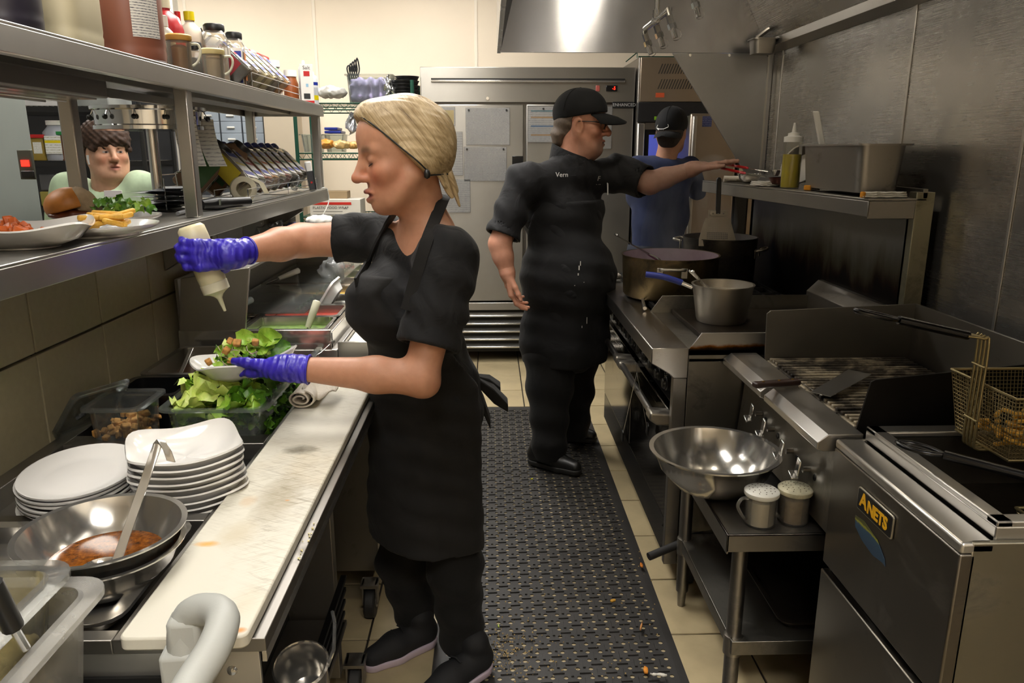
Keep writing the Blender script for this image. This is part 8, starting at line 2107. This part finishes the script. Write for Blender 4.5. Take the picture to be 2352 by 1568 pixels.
# embroidered name, emblem, white pen, flour spots: found on the cloth in front of the camera side
jk = [c for c in mn.children if c.name.startswith(('chef_jacket', 'apron'))]
p, n_ = ray_to(jk, 1289, 402); n_ = (n_+Vector((.1, -1, .1))).normalized(); xx = Vector((0, 0, 1)).cross(n_).normalized()
text('embroidered_name', 'Vern', INKW, frame(p+n_*.012, xx, Vector((0, 0, 1))), .03, mn, .0006)
p, n_ = ray_to(jk, 1372, 410); n_ = (n_+Vector((.1, -1, .1))).normalized(); xx = Vector((0, 0, 1)).cross(n_).normalized()
text('jacket_emblem', 'F', plain('thread_grey', '9a958a', .7), frame(p+n_*.012, xx, Vector((0, 0, 1))), .03, mn, .0006, shear=.2); text('jacket_emblem', '- --', MATS['thread_grey'], frame(p+n_*.012-Vector((0, 0, .024)), xx, Vector((0, 0, 1))), .02, mn, .0006)
p, n_ = ray_to(jk, 1395, 428); n_ = (n_+Vector((0, -1, 0))).normalized()
MB().tube([p+n_*.008+Vector((-.006, 0, .03)), p+n_*.01+Vector((0, 0, .015)), p+n_*.01+Vector((.002, 0, -.035))], .0032, 6).build('pocket_pen', INKW, mn, 60)
fl_ = MB()
for (u, v, w_, h_) in ((1330, 615, .006, .02), (1333, 605, .004, .02), (1328, 630, .005, .01), (1347, 735, .003, .03), (1336, 750, .003, .01), (1341, 648, .003, .003), (1320, 655, .004, .003)):
    p, n_ = ray_to(jk, u, v); xx = Vector((0, 0, 1)).cross(n_).normalized(); fl_.at(frame(p+n_*.004, xx, Vector((0, 0, 1)))).cbox((0, 0, 0), (w_, h_, .001))
tag(fl_.build('flour_smears', plain('flour', 'c9c6bf', .9), mn), kind='stuff')
# trousers, shoes
S = Sol((.05, 3.35, .06), (.75, 4.05, .95), .009)
nA, fA = A(1262, 1020, y=3.56), A(1318, 985, y=3.85)
limb(S, [PE+Vector((-.06, -.06, -.1)), A(1262, 900, y=3.58), Vector((nA.x, nA.y, .1))], [.14, .105, .085], .04); limb(S, [PE+Vector((.06, .06, -.1)), A(1318, 890, y=3.8), Vector((fA.x, fA.y, .1))], [.14, .1, .082], .04)
S.disp(folds(.006, 45, (.2, .3, 1))); solid('trousers', S, PANTS, mn, 2)
SHK = plain('shoe_black_leather', '141414', .4, 0, .2, 20)
a, b_ = A(1218, 1060, z=.012), A(1338, 1092, z=.012); shoe(mn, (a.x, a.y, .012), (b_.x, b_.y, .012), .1, SHK, RUBBER)
a, b_ = A(1282, 1005, z=.012), A(1375, 1016, z=.012); shoe(mn, (a.x, a.y, .012), (b_.x, b_.y, .012), .1, SHK, RUBBER)
# ---------------------------------------------------------------- the man with his back turned
bk = thing('person', (1.03, 4.72, .0), 'man seen from behind in navy shirt and backward black cap', 'person')
SKB = vcol('skin_back', .5, .1, .1, 400)
hb_ = A(1542, 304, y=4.72); MBk = HM(hb_, (.55, 1, -.05), (0, 0, 1), 1.05)
lo, hi = bounds([hb_], .19); S = Sol((lo[0], lo[1], hb_.z-.24), (hi[0], hi[1], hb_.z+.15), .005)
head(S, MBk, 1, 1, 1, 1.05); nkb = A(1530, 362, y=4.72); S.cap(MBk @ Vector((-.02, 0, -.05)), nkb, .06, .064, .03)
V1, F1 = S.mesh(); V1 = S.relax(V1, F1, 1)
mk_mesh('body', V1, F1, SKB, bk, skin(MBk, 'b98a70', '95594c', '3a2a22', stubble='3a2c24')(V1))
S = Sol(hb_-Vector((.14, .14, .14)), hb_+Vector((.14, .14, .12)), .005)
Rb_ = np.array(MBk.to_3x3())/1.05; P = lambda x, y, z: np.array(MBk @ Vector((x, y, z)))
S.ell(P(-.025, 0, .01), (.088, .083, .09), Rb_).ell(P(-.06, 0, -.05), (.04, .06, .045), Rb_, .03); S.plane(P(0, 0, -.085), (0, 0, -1)); S.plane(P(.005, 0, 0), MBk.to_3x3() @ Vector((1, 0, 0)))
for q in (-1, 1): S.ell(P(-.004, q*.088, -.012), (.022, .03, .034), Rb_, .004, 'sub')
solid('hair', S, plain('dark_brown_hair', '2a1e17', .6, 0, .3, 60, .4, 200), bk, 1)
ch_ = cap_hat(bk, MBk, CAPM, True, .045)
# longhorn line emblem on the cap
bpy.context.view_layer.update()
def on_cap(u, v): 
    p, n_ = ray_to([ch_], u, v); return p+n_*.003
em = MB()
for line in (((1512, 287), (1511, 293), (1516, 296), (1524, 296)), ((1524, 296), (1535, 291), (1534, 285)), ((1514, 297), (1519, 306), (1522, 308), (1524, 297)), ((1512, 287), (1509, 293), (1514, 298))):
    em.tube(catmull([on_cap(*q_) for q_ in line], 3), .0022, 5)
em.build('cap_emblem', INKW, ch_, 60)
NAVY = fabric('navy_shirt', '2b3350', .85, .5, 8)
S = Sol((.72, 4.45, .9), (1.36, 5.0, nkb.z+.07), .009)
b1, b2_, b3 = A(1518, 420, y=4.72), A(1515, 500, y=4.72), A(1512, 600, y=4.72)
S.ell(b1, (.19, .125, .17), None, .06); S.ell(b2_, (.18, .125, .2), None, .08); S.ell(b3, (.185, .135, .2), None, .08)
S.cap(nkb+Vector((-.03, 0, -.09)), A(1468, 385, y=4.72), .07, .068, .05); S.cap(nkb+Vector((.03, 0, -.09)), A(1580, 385, y=4.78), .07, .066, .05); S.cap(A(1462, 388, y=4.72), A(1462, 455, y=4.78), .066, .06, .04); S.cap(A(1588, 388, y=4.78), A(1600, 440, y=4.9), .064, .058, .04)
S.disp(folds(.006, 34, (.35, .2, 1), (4, 4, 4))); S.cap(nkb+Vector((0, 0, -.015)), nkb+Vector((0, 0, .1)), .06, .075, .005, 'sub')
solid('shirt', S, NAVY, bk, 2)
S = Sol((.78, 4.5, .08), (1.32, 4.95, 1.0), .012)
for q in (-.08, .08): limb(S, [Vector((b3.x+q, 4.72, .95)), Vector((b3.x+q*1.1, 4.71, .5)), Vector((b3.x+q*1.1, 4.74, .1))], [.12, .085, .07], .03)
solid('trousers', S, plain('dark_jeans', '1e2230', .8, 0, .2), bk, 2)
for q in (-.085, .085): shoe(bk, (b3.x+q, 4.64, 0), (b3.x+q, 4.90, 0), .1, SHK, RUBBER)
# ---------------------------------------------------------------- the server beyond the pass
sv = thing('person', (-1.65, 3.4, .0), 'curly haired server in mint shirt with white earbud beyond the pass', 'person')
SKS = vcol('skin_server', .5, .12, .1, 400)
hs_ = A(247, 349, y=3.42); MS = HM(hs_, (.85, -1, -.03), (0, 0, 1), .91)
lo, hi = bounds([hs_], .18); S = Sol((lo[0], lo[1], hs_.z-.22), (hi[0], hi[1], hs_.z+.14), .0026)
head(S, MS, 1.1, 1.05, 1.12, 1.2, .003); nks = hs_+Vector((-.01, .02, -.16)); S.cap(MS @ Vector((-.02, 0, -.05)), nks, .068, .08, .04); S.ell(np.array(MS @ Vector((.03, 0, -.105))), (.05, .055, .03), None, .03)
V1, F1 = S.mesh(); V1 = S.relax(V1, F1, 1)
mk_mesh('body', V1, F1, SKS, sv, skin(MS, 'cfa083', 'b06a5c', '3a2a20', blush=.6, eyes=('2a2420', .003), browz=.026)(V1))
Rs_ = np.array(MS.to_3x3()); P = lambda x, y, z: np.array(MS @ Vector((x, y, z)))
S = Sol(hs_-Vector((.15, .15, .1)), hs_+Vector((.15, .15, .16)), .004)
S.ell(P(-.024, 0, .06), (.104, .09, .082), Rs_); S.ell(P(-.07, 0, 0), (.05, .078, .07), Rs_, .03)
rs = np.random.RandomState(4)
for i in range(80):
    a = rs.uniform(-PI, PI); e = rs.uniform(-.1, 1.3); q = (-.02+.10*math.cos(a)*math.cos(e), .088*math.sin(a)*math.cos(e), .055+.085*math.sin(e)); rr2 = rs.uniform(.009, .018); S.ell(P(*q), (rr2,)*3, None, .006)
for q in ((.078, .05, .05), (.085, .03, .06), (.09, .0, .062), (.086, -.03, .058), (.07, -.055, .045), (.06, .068, .035), (.05, .078, .015), (.05, -.075, .02)): S.ell(P(*q), (.016,)*3, None, .006)
S.plane(P(.098, 0, .030), MS.to_3x3() @ Vector((.75, 0, -.66))); S.plane(P(0, 0, -.06), (0, 0, -1))
for q in (-1, 1): S.ell(P(.0, q*.09, -.02), (.03, .03, .035), Rs_, .004, 'sub')
S.disp(lambda X, Y, Z: .003*np.sin(230*X+40*Z)*np.sin(210*Z+60*Y))
solid('hair', S, plain('curly_brown_hair', '3b2618', .75, 0, .4, 80, .6, 200), sv, 1)
ep = MS @ Vector((.006, -.086, -.016)); MB().tube([ep, ep+Vector((.0, -.004, -.012)), ep+Vector((.004, -.008, -.036))], .0055, 8, rr=[.008, .006, .004]).build('earbud', plain('earbud_white', 'f0f0f0', .3), sv, 60)
MINT = fabric('mint_shirt', 'bcd0ae', .85, .4, 8)
S = Sol((-2.0, 3.15, .85), (-1.32, 3.75, hs_.z-.06), .007)
c1_, c2_ = Vector((-1.655, 3.45, 1.2)), Vector((-1.655, 3.46, 1.0))
S.ell(c1_, (.21, .15, .2), None, .06); S.ell(c2_, (.2, .16, .22), None, .08); S.cap(nks+Vector((-.02, 0, -.07)), A(166, 440, y=3.45), .082, .074, .06); S.cap(nks+Vector((.02, 0, -.07)), A(320, 436, y=3.42), .082, .072, .06)
S.cap(A(158, 444, y=3.45), A(140, 560, y=3.42), .078, .07, .04); S.cap(A(326, 440, y=3.42), A(345, 560, y=3.38), .076, .07, .04)
S.disp(folds(.005, 36, (.35, .2, 1), (4, 4, 4))); S.cap(nks+Vector((.0, -.012, .02)), nks+Vector((.01, -.02, .1)), .074, .085, .006, 'sub')
shs = solid('shirt', S, MINT, sv, 2)
p, n_ = ray_to([shs], 262, 446); n_ = (n_+Vector((0, -1, 0))).normalized(); xx = Vector((0, 0, 1)).cross(n_).normalized()
MB().at(frame(p+n_*.008, xx, Vector((.05, 0, 1)))).cbox((0, 0, 0), (.075, .028, .002)).build('name_tag', plain('tag_white', 'e9dfe0', .4), sv, 30, .002)
S = Sol((-1.95, 3.2, .08), (-1.4, 3.75, .98), .012)
for q in (-.09, .09): limb(S, [Vector((-1.655+q, 3.46, .93)), Vector((-1.655+q*1.1, 3.45, .5)), Vector((-1.655+q*1.1, 3.48, .1))], [.12, .09, .07], .03)
solid('trousers', S, PANTS, sv, 2)
for q in (-.1, .1): shoe(sv, (-1.655+q, 3.56, 0), (-1.655+q, 3.30, 0), .1, SHK, RUBBER)

# ---------------------------------------------------------------- faint steam over the pots
stm = bpy.data.materials.new('steam'); stm.use_nodes = True; n = stm.node_tree.nodes; l = stm.node_tree.links; n.remove(n['Principled BSDF'])
pv = n.new('ShaderNodeVolumePrincipled'); pv.inputs['Color'].default_value = (.95, .95, .97, 1)
l.new(maprange(n, l, noise(n, l, tc(n, l, (5, 5, 3)), 1, 4, .6, .6), 0, 2.6, .46, .8), pv.inputs['Density']); l.new(pv.outputs[0], n['Material Output'].inputs['Volume'])
S = Sol((.5, 3.05, 1.05), (1.35, 4.0, 1.62), .03); S.cap((.82, 3.42, 1.18), (.86, 3.5, 1.45), .15, .13, .1); S.cap((1.12, 3.74, 1.2), (1.08, 3.75, 1.45), .1, .1, .1)
tag(solid('steam', S, stm, None, 2), 'faint white steam rising above the brazier and stock pots', 'steam', kind='stuff')
